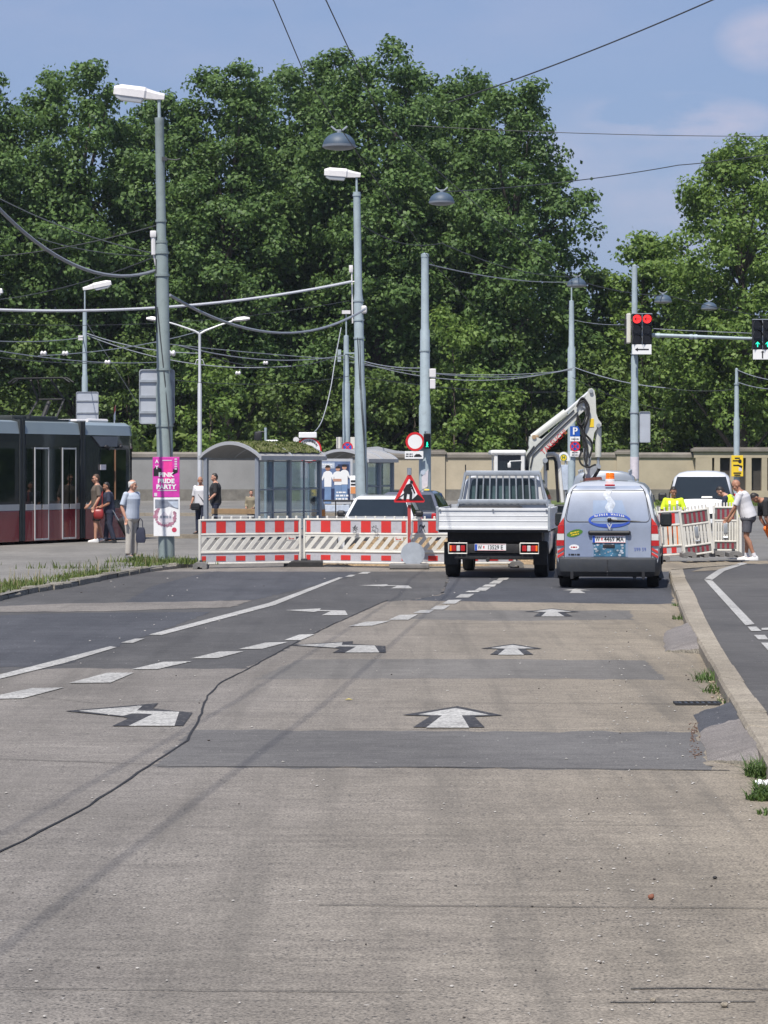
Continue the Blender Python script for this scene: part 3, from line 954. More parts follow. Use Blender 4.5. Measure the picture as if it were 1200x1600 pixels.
# sunlit lime trees on the right
G2 = 'light green lime trees on the right'
tree('lime_tree', 'sunlit yellow-green tree cut by the right picture edge', 1158, 180, 215, 142, 4.0, M_['leaf_b'], 41, G2, lobes=80, prof=dome, size=.235, clumps=15, leaves=105)
tree('lime_tree', 'low bright tree between the dark crown and the tall right tree', 1012, 186, 362, 84, 3.5, M_['leaf_b'], 42, G2, lobes=34, prof=low, clumps=15, size=.28)
tree('lime_tree', 'green tree behind the street lamp at the gap of sky', 925, 192, 425, 68, 3.5, M_['leaf_c'], 43, G2, lobes=30, prof=low, clumps=15, size=.28)
tree('lime_tree', 'yellow-green tree outside the corner behind the signal arm', 1275, 186, 250, 130, 5, M_['leaf_b'], 44, G2, lobes=40, prof=low, size=.28)
tree('lime_tree', 'shaded lower tree under the sunlit crown on the right', 1090, 192, 420, 85, 2.5, M_['leaf_c'], 45, G2, lobes=34, prof=low, clumps=15)

# saplings and shrubs just behind the wall
G3 = 'saplings and shrubs behind the wall'
sap = [('leafy sapling behind the tram pantograph', 62, 183, 470, 60, 51), ('dark sapling right of the tram roof', 205, 184, 520, 60, 52), ('bright sapling behind the double street lamp', 330, 181, 560, 42, 53),
       ('dark shrub above the grass-roofed shelter', 440, 183, 585, 60, 54), ('sapling behind the thick grey pole', 570, 182, 560, 50, 55), ('bright leafy sapling right of the capped pole', 715, 181, 480, 55, 56),
       ('light green bush above the beige wall behind the truck', 770, 180, 600, 45, 57), ('tall sapling behind the excavator boom', 830, 182, 455, 55, 58), ('dark bush left of the signal mast', 930, 183, 560, 60, 59),
       ('leafy sapling right of the signal mast', 1040, 181, 520, 60, 60), ('dense bush above the gate pillars', 1130, 182, 500, 60, 61), ('dark bush at the right picture edge above the gate', 1205, 183, 540, 50, 62),
       ('dark sapling at the left picture edge', -20, 184, 520, 60, 63), ('dark sapling between the signs and the pole', 140, 185, 545, 55, 64), ('dark bush behind the shelter roof', 505, 185, 560, 60, 65), ('sapling behind the red ring sign', 650, 184, 560, 55, 66)]
for lab, px, Y, top, half, sd in sap:
    bright = 'bright' in lab or 'light' in lab
    tree('sapling', lab, px, Y, top, half, 1.2, M_['leaf_b'] if bright else M_['leaf_c'], sd, G3, leaves=70, size=.24, lobes=10, clumps=12, prof=low, r0=.12)
# far-off wood that closes the view between the trunks
mb = MB()
for i in range(46):
    x = -52 + i * 2.6 + nrs.uniform(-.8, .8); y = 214 + nrs.uniform(-4, 8)
    if x > 12 and x < 16: continue
    mb.tube([(x, y, 0), (x + nrs.uniform(-.5, .5), y, 10)], [.4, .2], 6)
w_ = mb.build('woodland', M_['bark'])
tag(w_, 'dark wood filling the view between the trunks', None, None, 'stuff')
vsx = []
rsx = np.random.RandomState(5)
n = 90000
xx = rsx.uniform(-62, 62, n); hh = 15 + 4 * np.sin(xx * .31) + 3 * np.sin(xx * .77 + 1)
hh = np.where(xx > 13, 11 + 2 * np.sin(xx * .5), hh)
hh = np.where((xx > 12.2), np.minimum(hh, 12.5), hh)
zz = .2 + rsx.uniform(0, 1, n) ** 1.25 * hh
pos = np.stack([xx, 212 + rsx.uniform(-3, 12, n), zz], 1)
nor = rsx.normal(size=(n, 3)); nor /= np.linalg.norm(nor, axis=1)[:, None]
u = np.cross(nor, rsx.normal(size=(n, 3))); u /= np.linalg.norm(u, axis=1)[:, None]; w = np.cross(nor, u)
s = rsx.uniform(.35, .8, size=(n, 1))
V = np.stack([pos - u * s, pos + w * s * .7, pos + u * s, pos - w * s * .7], 1)
n2 = 26000  # unseen strip of wood on the right, added for dark tram reflections
yy = rsx.uniform(40, 215, n2); h2 = 13 + 4 * np.sin(yy * .2)
p2_ = np.stack([66 + rsx.uniform(-3, 6, n2), yy, .3 + rsx.uniform(0, 1, n2) * h2], 1)
nr2 = rsx.normal(size=(n2, 3)); nr2 /= np.linalg.norm(nr2, axis=1)[:, None]
u2 = np.cross(nr2, rsx.normal(size=(n2, 3))); u2 /= np.linalg.norm(u2, axis=1)[:, None]; w2 = np.cross(nr2, u2); s2_ = rsx.uniform(.5, 1.1, size=(n2, 1))
V = np.concatenate([V, np.stack([p2_ - u2 * s2_, p2_ + w2 * s2_ * .7, p2_ + u2 * s2_, p2_ - w2 * s2_ * .7], 1)]); n = n + n2
me = bpy.data.meshes.new('woodland'); me.from_pydata(V.reshape(-1, 3).tolist(), [], np.arange(n * 4).reshape(-1, 4).tolist()); me.materials.append(M_['leaf_c'])
o = bpy.data.objects.new('woodland', me); COL.objects.link(o)
tag(o, 'far-off leafy wood behind the row of trees, with an unseen strip added on the right', None, None, 'stuff')

# ------------------------------------------------------------------ cemetery wall
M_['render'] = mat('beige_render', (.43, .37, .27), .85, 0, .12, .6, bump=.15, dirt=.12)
M_['rendergrey'] = mat('grey_render', (.25, .25, .245), .85, 0, .12, .6, bump=.15, dirt=.12)  # darker grey copy of the render; tree shade is in the colour
M_['coping'] = mat('wall_coping', (.20, .18, .155), .85, 0, .2, 1.5, bump=.3, dirt=.3)
M_['plinth'] = mat('stone_plinth', (.17, .16, .14), .9, 0, .25, 2.5, bump=.5, dirt=.3)
M_['gate'] = mat('dark_gate_panel', (.045, .040, .036), .6, 0, .2, 2)


def wall_run(x0, x1, Y, h, label, m, pillars=(), seed=0):
    root = thing('boundary_wall', label, 'wall', ((x0 + x1) / 2, Y, 0))
    w = x1 - x0
    mb = MB(); mb.box((0, 0, .35), (w, .56, .70)); mb.build('plinth', M_['plinth'], root)
    mb = MB(); mb.box((0, 0, .70 + (h - .70) / 2), (w, .44, h - .70)); mb.build('wall_face', m, root)
    mb = MB(); mb.box((0, 0, h + .10), (w, .62, .20), bev=.02)
    mb.prism([(-.31, h + .20), (.31, h + .20), (0, h + .33)], 'x', -w / 2, w / 2); mb.build('coping', M_['coping'], root)
    for px in pillars:
        lx = px - (x0 + x1) / 2
        mb = MB(); mb.box((lx, -.04, h / 2 + .1), (.95, .70, h + .2)); p = mb.build('pillar', m, root)
        mb = MB(); mb.box((lx, -.04, h + .30), (1.15, .86, .20), bev=.03); mb.box((lx, -.04, h + .45), (.95, .70, .10)); mb.build('pillar_cap', M_['coping'], p)
    return root


def xw(px, Y=172): return (px - 600) * Y / FPX
wall_run(-46, xw(555), 172, 2.65, 'grey rendered wall with tree shade put into its colour, behind the tram and shelters', M_['rendergrey'], ())
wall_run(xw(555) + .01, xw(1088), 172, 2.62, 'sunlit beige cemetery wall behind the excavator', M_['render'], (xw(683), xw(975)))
# gate front on the right
root = thing('gate_wall', 'stone gate front with tall dark recesses at the right edge', 'wall', (xw(1085), 171.6, 0))
mb = MB()
L = 5.4
for i in range(0, 6): mb.box((.35 + i * .96 + (.15 if i == 0 else 0), 0, 1.62), (.34 if i else 1.0, .6, 2.0))
mb.box((2.6, 0, .31), (5.4, .62, .62)); mb.box((2.6, 0, 2.79), (5.4, .61, .34))
mb.build('stone_frame', M_['render'], root)
mb = MB()
for i in range(0, 5): mb.box((.35 + (i + .5) * .96 + (.14 if i == 0 else 0), .16, 1.62), (.66 if i else .40, .08, 2.0))
mb.build('gate_panel', M_['gate'], root)
mb = MB(); mb.box((2.6, 0, 3.08), (5.7, .85, .20), bev=.03); mb.box((2.6, 0, 3.22), (5.4, .6, .10)); mb.build('coping', M_['coping'], root)
# ivy tuft over the gate top


# ------------------------------------------------------------------ poles and lamps
M_['lampwhite'] = mat('lamp_housing', (.70, .68, .68), .4, 0, .04, 2, dirt=.1)
M_['lampglass'] = mat('lamp_bowl', (.50, .53, .57), .2, 0, .06, 4, coat=.3)
M_['lampbowl'] = mat('smoked_lamp_bowl', (.16, .18, .21), .35, 0, .06, 4)
M_['lampdark'] = mat('lamp_shade_steel', (.055, .085, .125), .55, 0, .1, 3)


def pole(name, label, cat, base, segs, m, lean=0.0, group=None):
    """segs: (height, radius) pairs up the shaft; a step in radius gets a short cone and a collar"""
    root = thing(name, label, cat, base, 0, group, rot=(0, lean, 0))
    mb = MB(); prof = []
    for i, (z, r) in enumerate(segs): prof.append((r, z))
    mb.lathe((0, 0, 0), prof, 20)
    mb.build('shaft', m, root)
    return root


def collar(root, z, r, m, h=.06):
    mb = MB(); mb.lathe((0, 0, 0), [(r, z - h / 2), (r + .018, z - h / 2), (r + .018, z + h / 2), (r, z + h / 2)], 20)
    return mb.build('collar', m, root)


def lamp_head(root, x, y, z, L, tilt, yaw=0.0, w=.28):
    """long trough luminaire reaching to -X from its spigot"""
    M = Matrix.Translation(Vector((x, y, z))) @ Matrix.Rotation(yaw, 4, 'Z') @ Matrix.Rotation(tilt, 4, 'Y')
    mb = MB()
    st = [(.05, .05, .09, -.03), (-.12 * L, .07, .11, -.05), (-.32 * L, .10, .15, -.06), (-.36 * L, w / 2, .17, -.06), (-.85 * L, w / 2, .17, -.06), (-L, w / 2 * .8, .12, -.05)]
    rings = []
    for xx, hw, zt, zb in st:
        rings.append([M @ Vector((xx, a, b)) for a, b in ((-hw, zb), (-hw, zt * .55), (-hw * .6, zt), (hw * .6, zt), (hw, zt * .55), (hw, zb))])
    mb.loft(rings, 0, False)
    h = mb.build('lamp_head', M_['lampwhite'], root)
    mb = MB(); rings = []
    for xx, k in ((-.38 * L, .5), (-.42 * L, 1), (-.84 * L, 1), (-.95 * L, .5)):
        hw = w / 2 * .92
        rings.append([M @ Vector((xx, a, b)) for a, b in ((-hw, -.055), (-hw * .8, -.055 - .10 * k), (hw * .8, -.055 - .10 * k), (hw, -.055))])
    mb.loft(rings, 0, False)
    mb.build('lamp_bowl', M_['lampglass'], h)
    return h


# tall lamp pole with the posters
b1 = gp(260.5, 878, PZ - .012)
k1 = FPX / b1.y                                        # pixels per metre here
def z1(py): return HCAM - (py - HOR) / k1 - (PZ - .012)
G_P = 'grey tubular lamp poles'
p1 = pole('lamp_pole', 'tall grey-green lamp pole carrying two posters, on the platform', 'lamp pole', b1,
          [(0, .168), (z1(607), .168), (z1(597), .140), (z1(392), .135), (z1(380), .118), (z1(372), .100), (z1(192), .092), (z1(190), .098), (z1(184), .098)], M_['pole'], -R(.95), G_P)
for py, r in ((430, .140), (395, .137), (378, .112), (345, .10), (577, .142), (665, .169)): collar(p1, z1(py), r, M_['pole'], .05)
mb = MB(); mb.cyl((0, 0, z1(188)), (0, 0, z1(153)), .034); mb.build('lamp_spigot', M_['pole2'], p1)
lamp_head(p1, .06, 0, z1(153), 1.0, R(8))
mb = MB()
mb.tube([(-.16, -.06, z1(370)), (-.16, -.06, z1(398))], .05, 8); mb.box((-.16, -.06, z1(366)), (.13, .13, .14), bev=.02); mb.tube([(-.16, -.06, z1(398)), (-.12, -.03, z1(415))], .02, 6)
mb.build('insulator_box', M_['lampwhite'], p1)
mb = MB()
mb.tube([(-.10, -.13, z1(480)), (.04, -.146, z1(600)), (.12, -.172, z1(690)), (.13, -.172, z1(715))], .012, 6)
mb.tube([(-.11, -.10, z1(405)), (-.14, -.06, z1(480)), (-.12, -.10, z1(520))], .012, 6)
mb.build('pole_cable', M_['cable_d'], p1)
mb = MB(); mb.box((.10, -.09, z1(249)), (.10, .05, .08)); mb.tube([(.10, -.09, z1(249)), (.32, -.08, z1(251)), (.42, -.06, z1(249))], .014, 6); mb.build('bracket', M_['cable_d'], p1)

# posters on that pole
def lettered(root, name, lines, mat_, M0, parent_name=None):
    mb = MB()
    for body, size, x, z, bold, sx in lines: mb.text(body, size, M0 @ Matrix.Translation(Vector((x, z, .004))), 0, .001, bold, sx)
    return mb.build(name, mat_, root, fix=False)


def small_print(root, rows, mat_, M0):
    """rows of fine strokes for print too small to read: (x, z, width, height)"""
    mb = MB(); rg_ = random.Random(len(rows) * 7 + 1)
    for x, z, w, h in rows:
        q = -w / 2
        while q < w / 2:
            d = rg_.uniform(.5, 2.2) * h
            a, b = x + q, min(x + q + d, x + w / 2)
            mb.add([M0 @ Vector((a, z - h / 2, .004)), M0 @ Vector((b, z - h / 2, .004)), M0 @ Vector((b, z + h / 2, .004)), M0 @ Vector((a, z + h / 2, .004))], [(0, 1, 2, 3)])
            q += d + h * .45
    return mb.build('small_print', mat_, root, fix=False)


def poster(label, px0, px1, py0, py1, m):
    a = at(px0, py0, b1.y - .20); b = at(px1, py1, b1.y - .20)
    w = b.x - a.x; h = a.z - b.z; c = (a + b) / 2
    root = thing('poster_board', label, 'poster', c)
    mb = MB(); mb.box((0, .012, 0), (w, .022, h), bev=.006); mb.build('board', m, root)
    return root, w, h


M_['pink'] = mat('poster_pink', (.60, .045, .36), .45, 0, .25, 5)
M_['magenta'] = mat('poster_magenta', (.78, .05, .30), .45, 0, .2, 4)
M_['postergrey'] = mat('poster_grey_print', (.22, .24, .29), .5, 0, .45, 9)
M_['posterpale'] = mat('poster_pale_print', (.62, .58, .62), .5, 0, .1, 9)
M_['posterrose'] = mat('poster_rose_print', (.42, .20, .27), .5, 0, .45, 14)
M_['postersky'] = mat('poster_sky_print', (.48, .54, .63), .5, 0, .2, 6)
pr, w, h = poster('pink party poster, the upper of two on the tall lamp pole', 238.5, 280.5, 714, 777, M_['pink'])
F0 = face_M((0, -.0, 0))
mb = MB(); mb.box((.04, -.0015, .12), (.18, .004, .40)); mb.build('colour_panel', M_['magenta'], pr)
mb = MB()
mb.prism([(-.26, .02), (-.10, .03), (-.09, .17), (-.20, .22), (-.26, .17)], 'y', -.003, .001); mb.prism([(.12, .04), (.24, .10), (.24, .20), (.15, .17)], 'y', -.003, .001); mb.build('dark_print', M_['signblack'], pr)
lettered(pr, 'lettering', [('PINK', .125, .0, .045, .006, 1.12), ('PRIDE', .125, .0, -.085, .006, 1.05), ('PARTY', .125, .0, -.205, .006, 1.08), ('A', .10, -.19, .32, .003, 1), ('Y', .10, -.19, .20, .003, 1)], M_['signwhite'], face_M((0, -.002, 0)))
mb = MB()
for zz, ww in ((-.275, .40), (.345, .2)): mb.box((0.02, -.002, zz), (ww, .003, .018))
for i in range(5): mb.box((.20, -.002, .17 + i * .05), (.05, .003, .03))
mb.box((-.215, -.002, -.36), (.06, .003, .07)); mb.build('small_print', M_['posterpale'], pr)
pr, w, h = poster('white event poster with a grey photo, lower one on the tall lamp pole', 240, 281, 777.5, 838, M_['signwhite'])
mb = MB(); mb.prism([(-.24, .36), (.24, .36), (.24, .16), (.05, .22), (-.06, .18), (-.24, .18)], 'y', -.003, .001); mb.build('photo_print', M_['postergrey'], pr)
mb = MB(); mb.prism([(.02, .32), (.235, .325), (.235, .18), (.16, .20)], 'y', -.0055, .001); mb.build('sky_print', M_['postersky'], pr)
mb = MB()
rng = random.Random(3)
for i in range(16):
    a = PI * (.75 + i / 15 * 1.35); x, z = -.03 + .20 * math.cos(a), .02 + .20 * math.sin(a); r = rng.uniform(.03, .055)
    mb.prism([(x + r * math.cos(q) * rng.uniform(.5, 1.2), z + r * math.sin(q) * rng.uniform(.5, 1.2)) for q in [k * PI / 4 for k in range(8)]], 'y', -.003 - .0002 * i, .001)
mb.build('rosette_print', M_['posterrose'], pr)
mb = MB(); mb.prism([(-.17, -.02), (-.05, .12), (.04, .02), (.10, .14), (.14, -.10), (-.10, -.14)], 'y', -.0065, .001); mb.build('pale_print', M_['posterpale'], pr)
mb = MB(); mb.prism([(.155 + .05 * math.cos(k * PI / 10), -.265 + .05 * math.sin(k * PI / 10)) for k in range(20)], 'y', -.003, .001); mb.build('round_badge', mat('badge_red', (.52, .05, .10), .5), pr)
small_print(pr, [(-.02, 0, .24, .05)], M_['postergrey'], face_M((0, -.006, 0)))

# back of a big sign strapped behind the tall pole
def sign_back(name, label, px0, px1, py0, py1, Y, ribs=2):
    a = at(px0, py0, Y); b = at(px1, py1, Y); w = b.x - a.x; h = a.z - b.z
    root = thing(name, label, 'sign', (a + b) / 2)
    r = min(.06, w * .12)
    pts = []
    for cx, cz, a0 in ((w / 2 - r, h / 2 - r, 0), (-w / 2 + r, h / 2 - r, 90), (-w / 2 + r, -h / 2 + r, 180), (w / 2 - r, -h / 2 + r, 270)):
        for k in range(5): pts.append((cx + r * math.cos(R(a0 + k * 22.5)), cz + r * math.sin(R(a0 + k * 22.5))))
    mb = MB(); mb.prism(pts, 'y', 0, .03); mb.build('sign_panel', M_['signback'], root)
    mb = MB()
    for i in range(ribs): mb.box((0, -.02, h / 2 - h * (i + .75) / (ribs + .5)), (w * .97, .04, .05))
    n = len(pts)
    for i in range(n):
        p, q = pts[i], pts[(i + 1) % n]
        mb.add([(p[0], -.03, p[1]), (q[0], -.03, q[1]), (q[0], .032, q[1]), (p[0], .032, p[1])], [(0, 1, 2, 3)]); mb.add([(p[0] * .96, -.03, p[1] * .96), (q[0] * .96, -.03, q[1] * .96), (q[0], -.03, q[1]), (p[0], -.03, p[1])], [(0, 1, 2, 3)])
    mb.build('rim', M_['galv'], root)
    return root


sign_back('sign_panel_back', 'grey back of a tall sign strapped to the tall lamp pole', 217.5, 273, 577, 662.5, b1.y + .22, 3)

# second lamp pole, behind the white car
Y2 = 77.5
b2 = Vector((at(566, 800, Y2).x, Y2, 0)); k2 = FPX / Y2
def z2(py): return HCAM - (py - HOR) / k2
p2 = pole('lamp_pole', 'grey lamp pole behind the white car, with camera boxes halfway up', 'lamp pole', b2,
          [(0, .165), (z2(612), .162), (z2(600), .135), (z2(468), .130), (z2(458), .108), (z2(310), .098), (z2(306), .105), (z2(300), .105)], M_['pole2'], -R(.9), G_P)
for py, r in ((470, .131), (500, .133), (528, .134), (305, .10)): collar(p2, z2(py), r, M_['pole2'], .05)
mb = MB(); mb.cyl((0, 0, z2(303)), (0, 0, z2(276)), .03); mb.build('lamp_spigot', M_['pole2'], p2)
lamp_head(p2, .06, 0, z2(275), .95, R(5))
mb = MB()
mb.tube([(-.17, -.02, z2(425)), (-.17, -.02, z2(505))], .022, 6); mb.box((-.19, -.02, z2(420)), (.11, .11, .2), bev=.015); mb.tube([(-.17, -.02, z2(440)), (-.10, -.02, z2(440))], .02, 6)
mb.build('insulator_box', M_['lampwhite'], p2)
mb = MB()
mb.tube([(-.04, -.15, z2(528)), (0, -.15, z2(600)), (.10, -.17, z2(700)), (.12, -.17, z2(770))], .012, 6); mb.tube([(.02, -.14, z2(528)), (.03, -.15, z2(600)), (.12, -.16, z2(690))], .010, 6)
mb.build('pole_cable', M_['cable_d'], p2)
mb = MB(); mb.box((.15, -.05, z2(484)), (.16, .2, .22), bev=.05); mb.build('junction_box', M_['lampwhite'], p2)

# capped pole with the signs
Y3 = 85
b3 = Vector((at(664, 800, Y3).x, Y3, 0)); k3 = FPX / Y3
def z3(py): return HCAM - (py - HOR) / k3
p3 = pole('signal_pole', 'thick capped blue-grey pole behind the red ring sign', 'pole', b3,
          [(0, .185), (z3(635), .180), (z3(630), .150), (z3(517), .145), (z3(513), .120), (z3(402), .112), (z3(402), .122), (z3(397), .122), (z3(395), .02)], M_['pole2'], 0, None)
collar(p3, z3(548), .146, M_['pole2'], .05)
mb = MB(); mb.box((.23, -.12, z3(583)), (.20, .10, .26), bev=.02); mb.box((.23, -.12, z3(600)), (.17, .08, .3), bev=.02); mb.build('junction_box', M_['lampwhite'], p3)
mb = MB(); mb.prism([(-.10, z3(745)), (.10, z3(733)), (.08, z3(760)), (-.09, z3(765))], 'y', -.186, -.17); mb.build('sticker', M_['posterpale'], p3)
mb = MB(); mb.prism([(-.06 + .075 * math.cos(k * PI / 8), z3(738) + .075 * math.sin(k * PI / 8)) for k in range(16)], 'y', -.192, -.188); mb.build('sticker', M_['postersky'], p3)


def disc(mb, c, r0, r1, y0, y1, seg=32, mi=0):
    """ring (or disc when r0 is 0) standing upright, facing -Y"""
    c = Vector(c)
    o = [(c.x + r1 * math.cos(2 * PI * k / seg), c.z + r1 * math.sin(2 * PI * k / seg)) for k in range(seg)]
    if r0 <= 0: return mb.prism(o, 'y', y0, y1, mi)
    i_ = [(c.x + r0 * math.cos(2 * PI * k / seg), c.z + r0 * math.sin(2 * PI * k / seg)) for k in range(seg)]
    for k in range(seg):
        q = (k + 1) % seg
        mb.add([(o[k][0], y0, o[k][1]), (o[q][0], y0, o[q][1]), (i_[q][0], y0, i_[q][1]), (i_[k][0], y0, i_[k][1])], [(0, 1, 2, 3)], mi)
        mb.add([(o[k][0], y0, o[k][1]), (o[q][0], y0, o[q][1]), (o[q][0], y1, o[q][1]), (o[k][0], y1, o[k][1])], [(0, 1, 2, 3)], mi)
    return mb


# no-vehicles ring sign with plate under it
c = at(648.5, 690, Y3 - .35); rr = 14.8 * c.y / FPX
root = thing('ring_sign', 'round red-ringed white sign on the thick capped pole', 'traffic sign', c)
mb = MB(); disc(mb, (0, 0, 0), 0, rr, 0, .02); mb.build('sign_face', M_['signwhite'], root)
mb = MB(); disc(mb, (0, 0, 0), rr * .76, rr * 1.0, -.004, .002); mb.build('sign_ring', M_['signred'], root)
mb = MB(); mb.tube([(.05, .03, 0), (.25, .22, 0)], .02, 6); mb.build('bracket', M_['galv'], root)
c = at(647, 711, Y3 - .35); w = 29 * c.y / FPX; h = 12 * c.y / FPX
root = thing('plate_sign', 'small white plate with a dark car symbol under the red-ringed sign', 'traffic sign', c)
mb = MB(); mb.box((0, .01, 0), (w, .018, h), bev=.006); mb.build('sign_face', M_['signwhite'], root)
mb = MB(); mb.prism([(0, -.055), (.23, -.055), (.23, -.02), (.20, .0), (.16, .03), (.06, .03), (.03, 0), (0, -.02)], 'y', -.004, .001); mb.build('car_symbol', M_['signblack'], root)
small_print(root, [(-.14, .03, .2, .03), (-.14, -.035, .22, .03)], M_['signblack'], face_M((0, -.001, 0)))
mb = MB(); mb.tube([(.1, .02, 0), (.3, .22, 0)], .02, 6); mb.build('bracket', M_['galv'], root)

# pedestrian light beside it
M_['sgreen'] = mat('green_signal', (.02, .5, .3), .3, emit=(.02, 1.0, .55), es=1.6)
M_['sred'] = mat('red_signal', (.6, .02, .02), .3, emit=(1.0, .03, .03), es=1.5)
M_['sdark'] = mat('unlit_signal', (.03, .022, .02), .25, 0, .1, 3, coat=.3)
M_['sghost'] = mat('red_signal_dark_arrow', (.10, .01, .01), .4)  # dark red arrow shape laid over the red lens


def visor(mb, x, z, r, L=.16, seg=14):
    rg = []
    for y in (0, -L):
        rg.append([Vector((x + (r) * math.cos(PI * (1.08 - 1.16 * k / seg)), y, z + r * math.sin(PI * (1.08 - 1.16 * k / seg)))) for k in range(seg + 1)])
    for k in range(seg): mb.add([rg[0][k], rg[0][k + 1], rg[1][k + 1], rg[1][k]], [(0, 1, 2, 3)])


c = at(667.5, 689, Y3 - .42)
root = thing('pedestrian_signal', 'black pedestrian light with green walking figure on the capped pole', 'traffic light', c)
w = 11 * c.y / FPX; h = 24 * c.y / FPX
mb = MB(); mb.box((0, .09, 0), (w, .18, h), bev=.02); mb.build('housing', M_['black'], root)
mb = MB(); disc(mb, (0, 0, h * .24), 0, w * .40, -.006, .002, 20); mb.build('red_lens', M_['sdark'], root)
mb = MB(); visor(mb, 0, h * .24, w * .46); visor(mb, 0, -h * .24, w * .46); mb.build('visor', M_['black'], root)
mb = MB(); zz = -h * .24; s = w * .5
disc(mb, (0, 0, zz + s * .62), 0, s * .17, -.008, .001, 12)
mb.prism([(-.30 * s, zz + .05 * s), (-.14 * s, zz + .42 * s), (.16 * s, zz + .42 * s), (.34 * s, zz + .02 * s), (.24 * s, zz - .02 * s), (.10 * s, zz + .18 * s), (.12 * s, zz - .2 * s), (.36 * s, zz - .7 * s), (.2 * s, zz - .72 * s), (0, zz - .3 * s), (-.24 * s, zz - .72 * s), (-.4 * s, zz - .66 * s), (-.12 * s, zz - .15 * s), (-.10 * s, zz + .16 * s), (-.22 * s, zz - .0 * s)], 'y', -.008, .001)
mb.build('walking_figure', M_['sgreen'], root)
mb = MB(); mb.tube([(0, .1, h / 2), (0, .1, h / 2 + .06), (-.1, .3, h / 2 + .06)], .02, 6); mb.build('bracket', M_['galv'], root)
c = at(667, 770, Y3 - .28)
root = thing('push_button_box', 'small yellow push-button box low on the thick capped pole', 'button box', c)
mb = MB(); mb.box((0, .05, 0), (.16, .10, .22), bev=.02); mb.build('housing', M_['signyellow'], root)
mb = MB(); disc(mb, (0, 0, -.03), 0, .035, -.01, .002, 14); mb.build('button', M_['signblack'], root)

# far lamp poles
G_F = 'slim lamp poles farther back'
def simple_lamp(label, px, py_top, py_split, Y, r0, r1, head=None, base_z=0.0, m=None):
    b = Vector((at(px, 700, Y).x, Y, base_z)); kk = FPX / Y
    zz = lambda py: HCAM - (py - HOR) / kk - base_z
    p = pole('lamp_pole', label, 'lamp pole', b, [(0, r0), (zz(py_split), r0 * .96), (zz(py_split) + .12, r1), (zz(py_top) - .9, r1 * .85), (zz(py_top) - .88, .032), (zz(py_top), .03)], m or M_['pole2'], 0, G_F)
    return p, zz


p, zz = simple_lamp('slim lamp pole rising behind the tram roof', 132.5, 452, 590, 117, .13, .10)
lamp_head(p, -.02, 0, zz(452), 1.15, R(12), PI)
mb = MB(); mb.box((-.16, -.1, zz(528)), (.2, .1, .2)); mb.build('junction_box', M_['lampwhite'], p)
sign_back('sign_panel_back', 'grey back of a sign behind the tram pantograph', 119, 154, 612, 659, 116, 2)
p, zz = simple_lamp('slim pole hung with wires, left of the lamp pole behind the white car', 541, 490, 600, 115, .16, .12)
mb = MB(); mb.box((0, -.1, zz(488)), (.35, .2, .14)); mb.build('top_box', M_['lampwhite'], p)
mb = MB(); mb.box((-.28, -.1, zz(556)), (.14, .12, .5)); mb.box((.25, -.1, zz(552)), (.6, .06, .06)); mb.build('bracket', M_['pole2'], p)
# lamp pole with the parking signs
Y4 = 120
p4, zz4 = simple_lamp('slim grey lamp pole with the blue parking sign', 893, 437, 545, Y4, .17, .12)
# double-armed lamp
Yd = 96
bd = Vector((at(312, 700, Yd).x, Yd, .0)); kd = FPX / Yd
zd = lambda py: HCAM - (py - HOR) / kd
p = pole('double_lamp', 'slender pale street lamp with two curved arms above the shelter', 'street lamp', bd, [(0, .075), (zd(600), .07), (zd(598), .05), (zd(520), .045)], M_['alu'])
for s_, ex, nm in ((-1, -68, 'left'), (1, 62, 'right')):
    tip = ex / kd
    mb = MB(); mb.tube([(0, 0, zd(522)), (s_ * .18, 0, zd(517)), (tip * .5, 0, zd(508)), (tip * .85, 0, zd(501))], [.04, .036, .03, .028], 8); a_ = mb.build('arm', M_['alu'], p)
    mb = MB()
    rings = []
    for u, hw, ht in ((0, .05, .04), (.15, .12, .09), (.42, .14, .10), (.60, .06, .05)):
        cx = tip * .82 + s_ * u; cz = zd(501) + .10 * u
        rings.append([(cx, -hw, cz), (cx, -hw * .6, cz + ht), (cx, hw * .6, cz + ht), (cx, hw, cz), (cx, hw * .6, cz - ht * .5), (cx, -hw * .6, cz - ht * .5)])
    mb.loft(rings, 0, True); mb.build('lamp_head', M_['lampwhite'], a_)
mb = MB()
for s_ in (-1, 1): mb.tube([(0, 0, zd(562)), (s_ * .10, 0, zd(562)), (s_ * .16, 0, zd(570))], .014, 6)
mb.build('bracket', M_['alu'], p)
# lamp head cut by the left edge
c = at(-4, 466, 108)
root = thing('lamp_pole', 'lamp head poking in at the left picture edge above the wires', 'lamp pole', (c.x - 1.5, 108, 0), 0, G_F)
mb = MB(); mb.lathe((0, 0, 0), [(.13, 0), (.10, 6.5), (.05, c.z - .4), (.04, c.z)], 12); mb.build('shaft', M_['pole2'], root)
lamp_head(root, -.02, 0, c.z - .05, 1.75, R(10), PI)

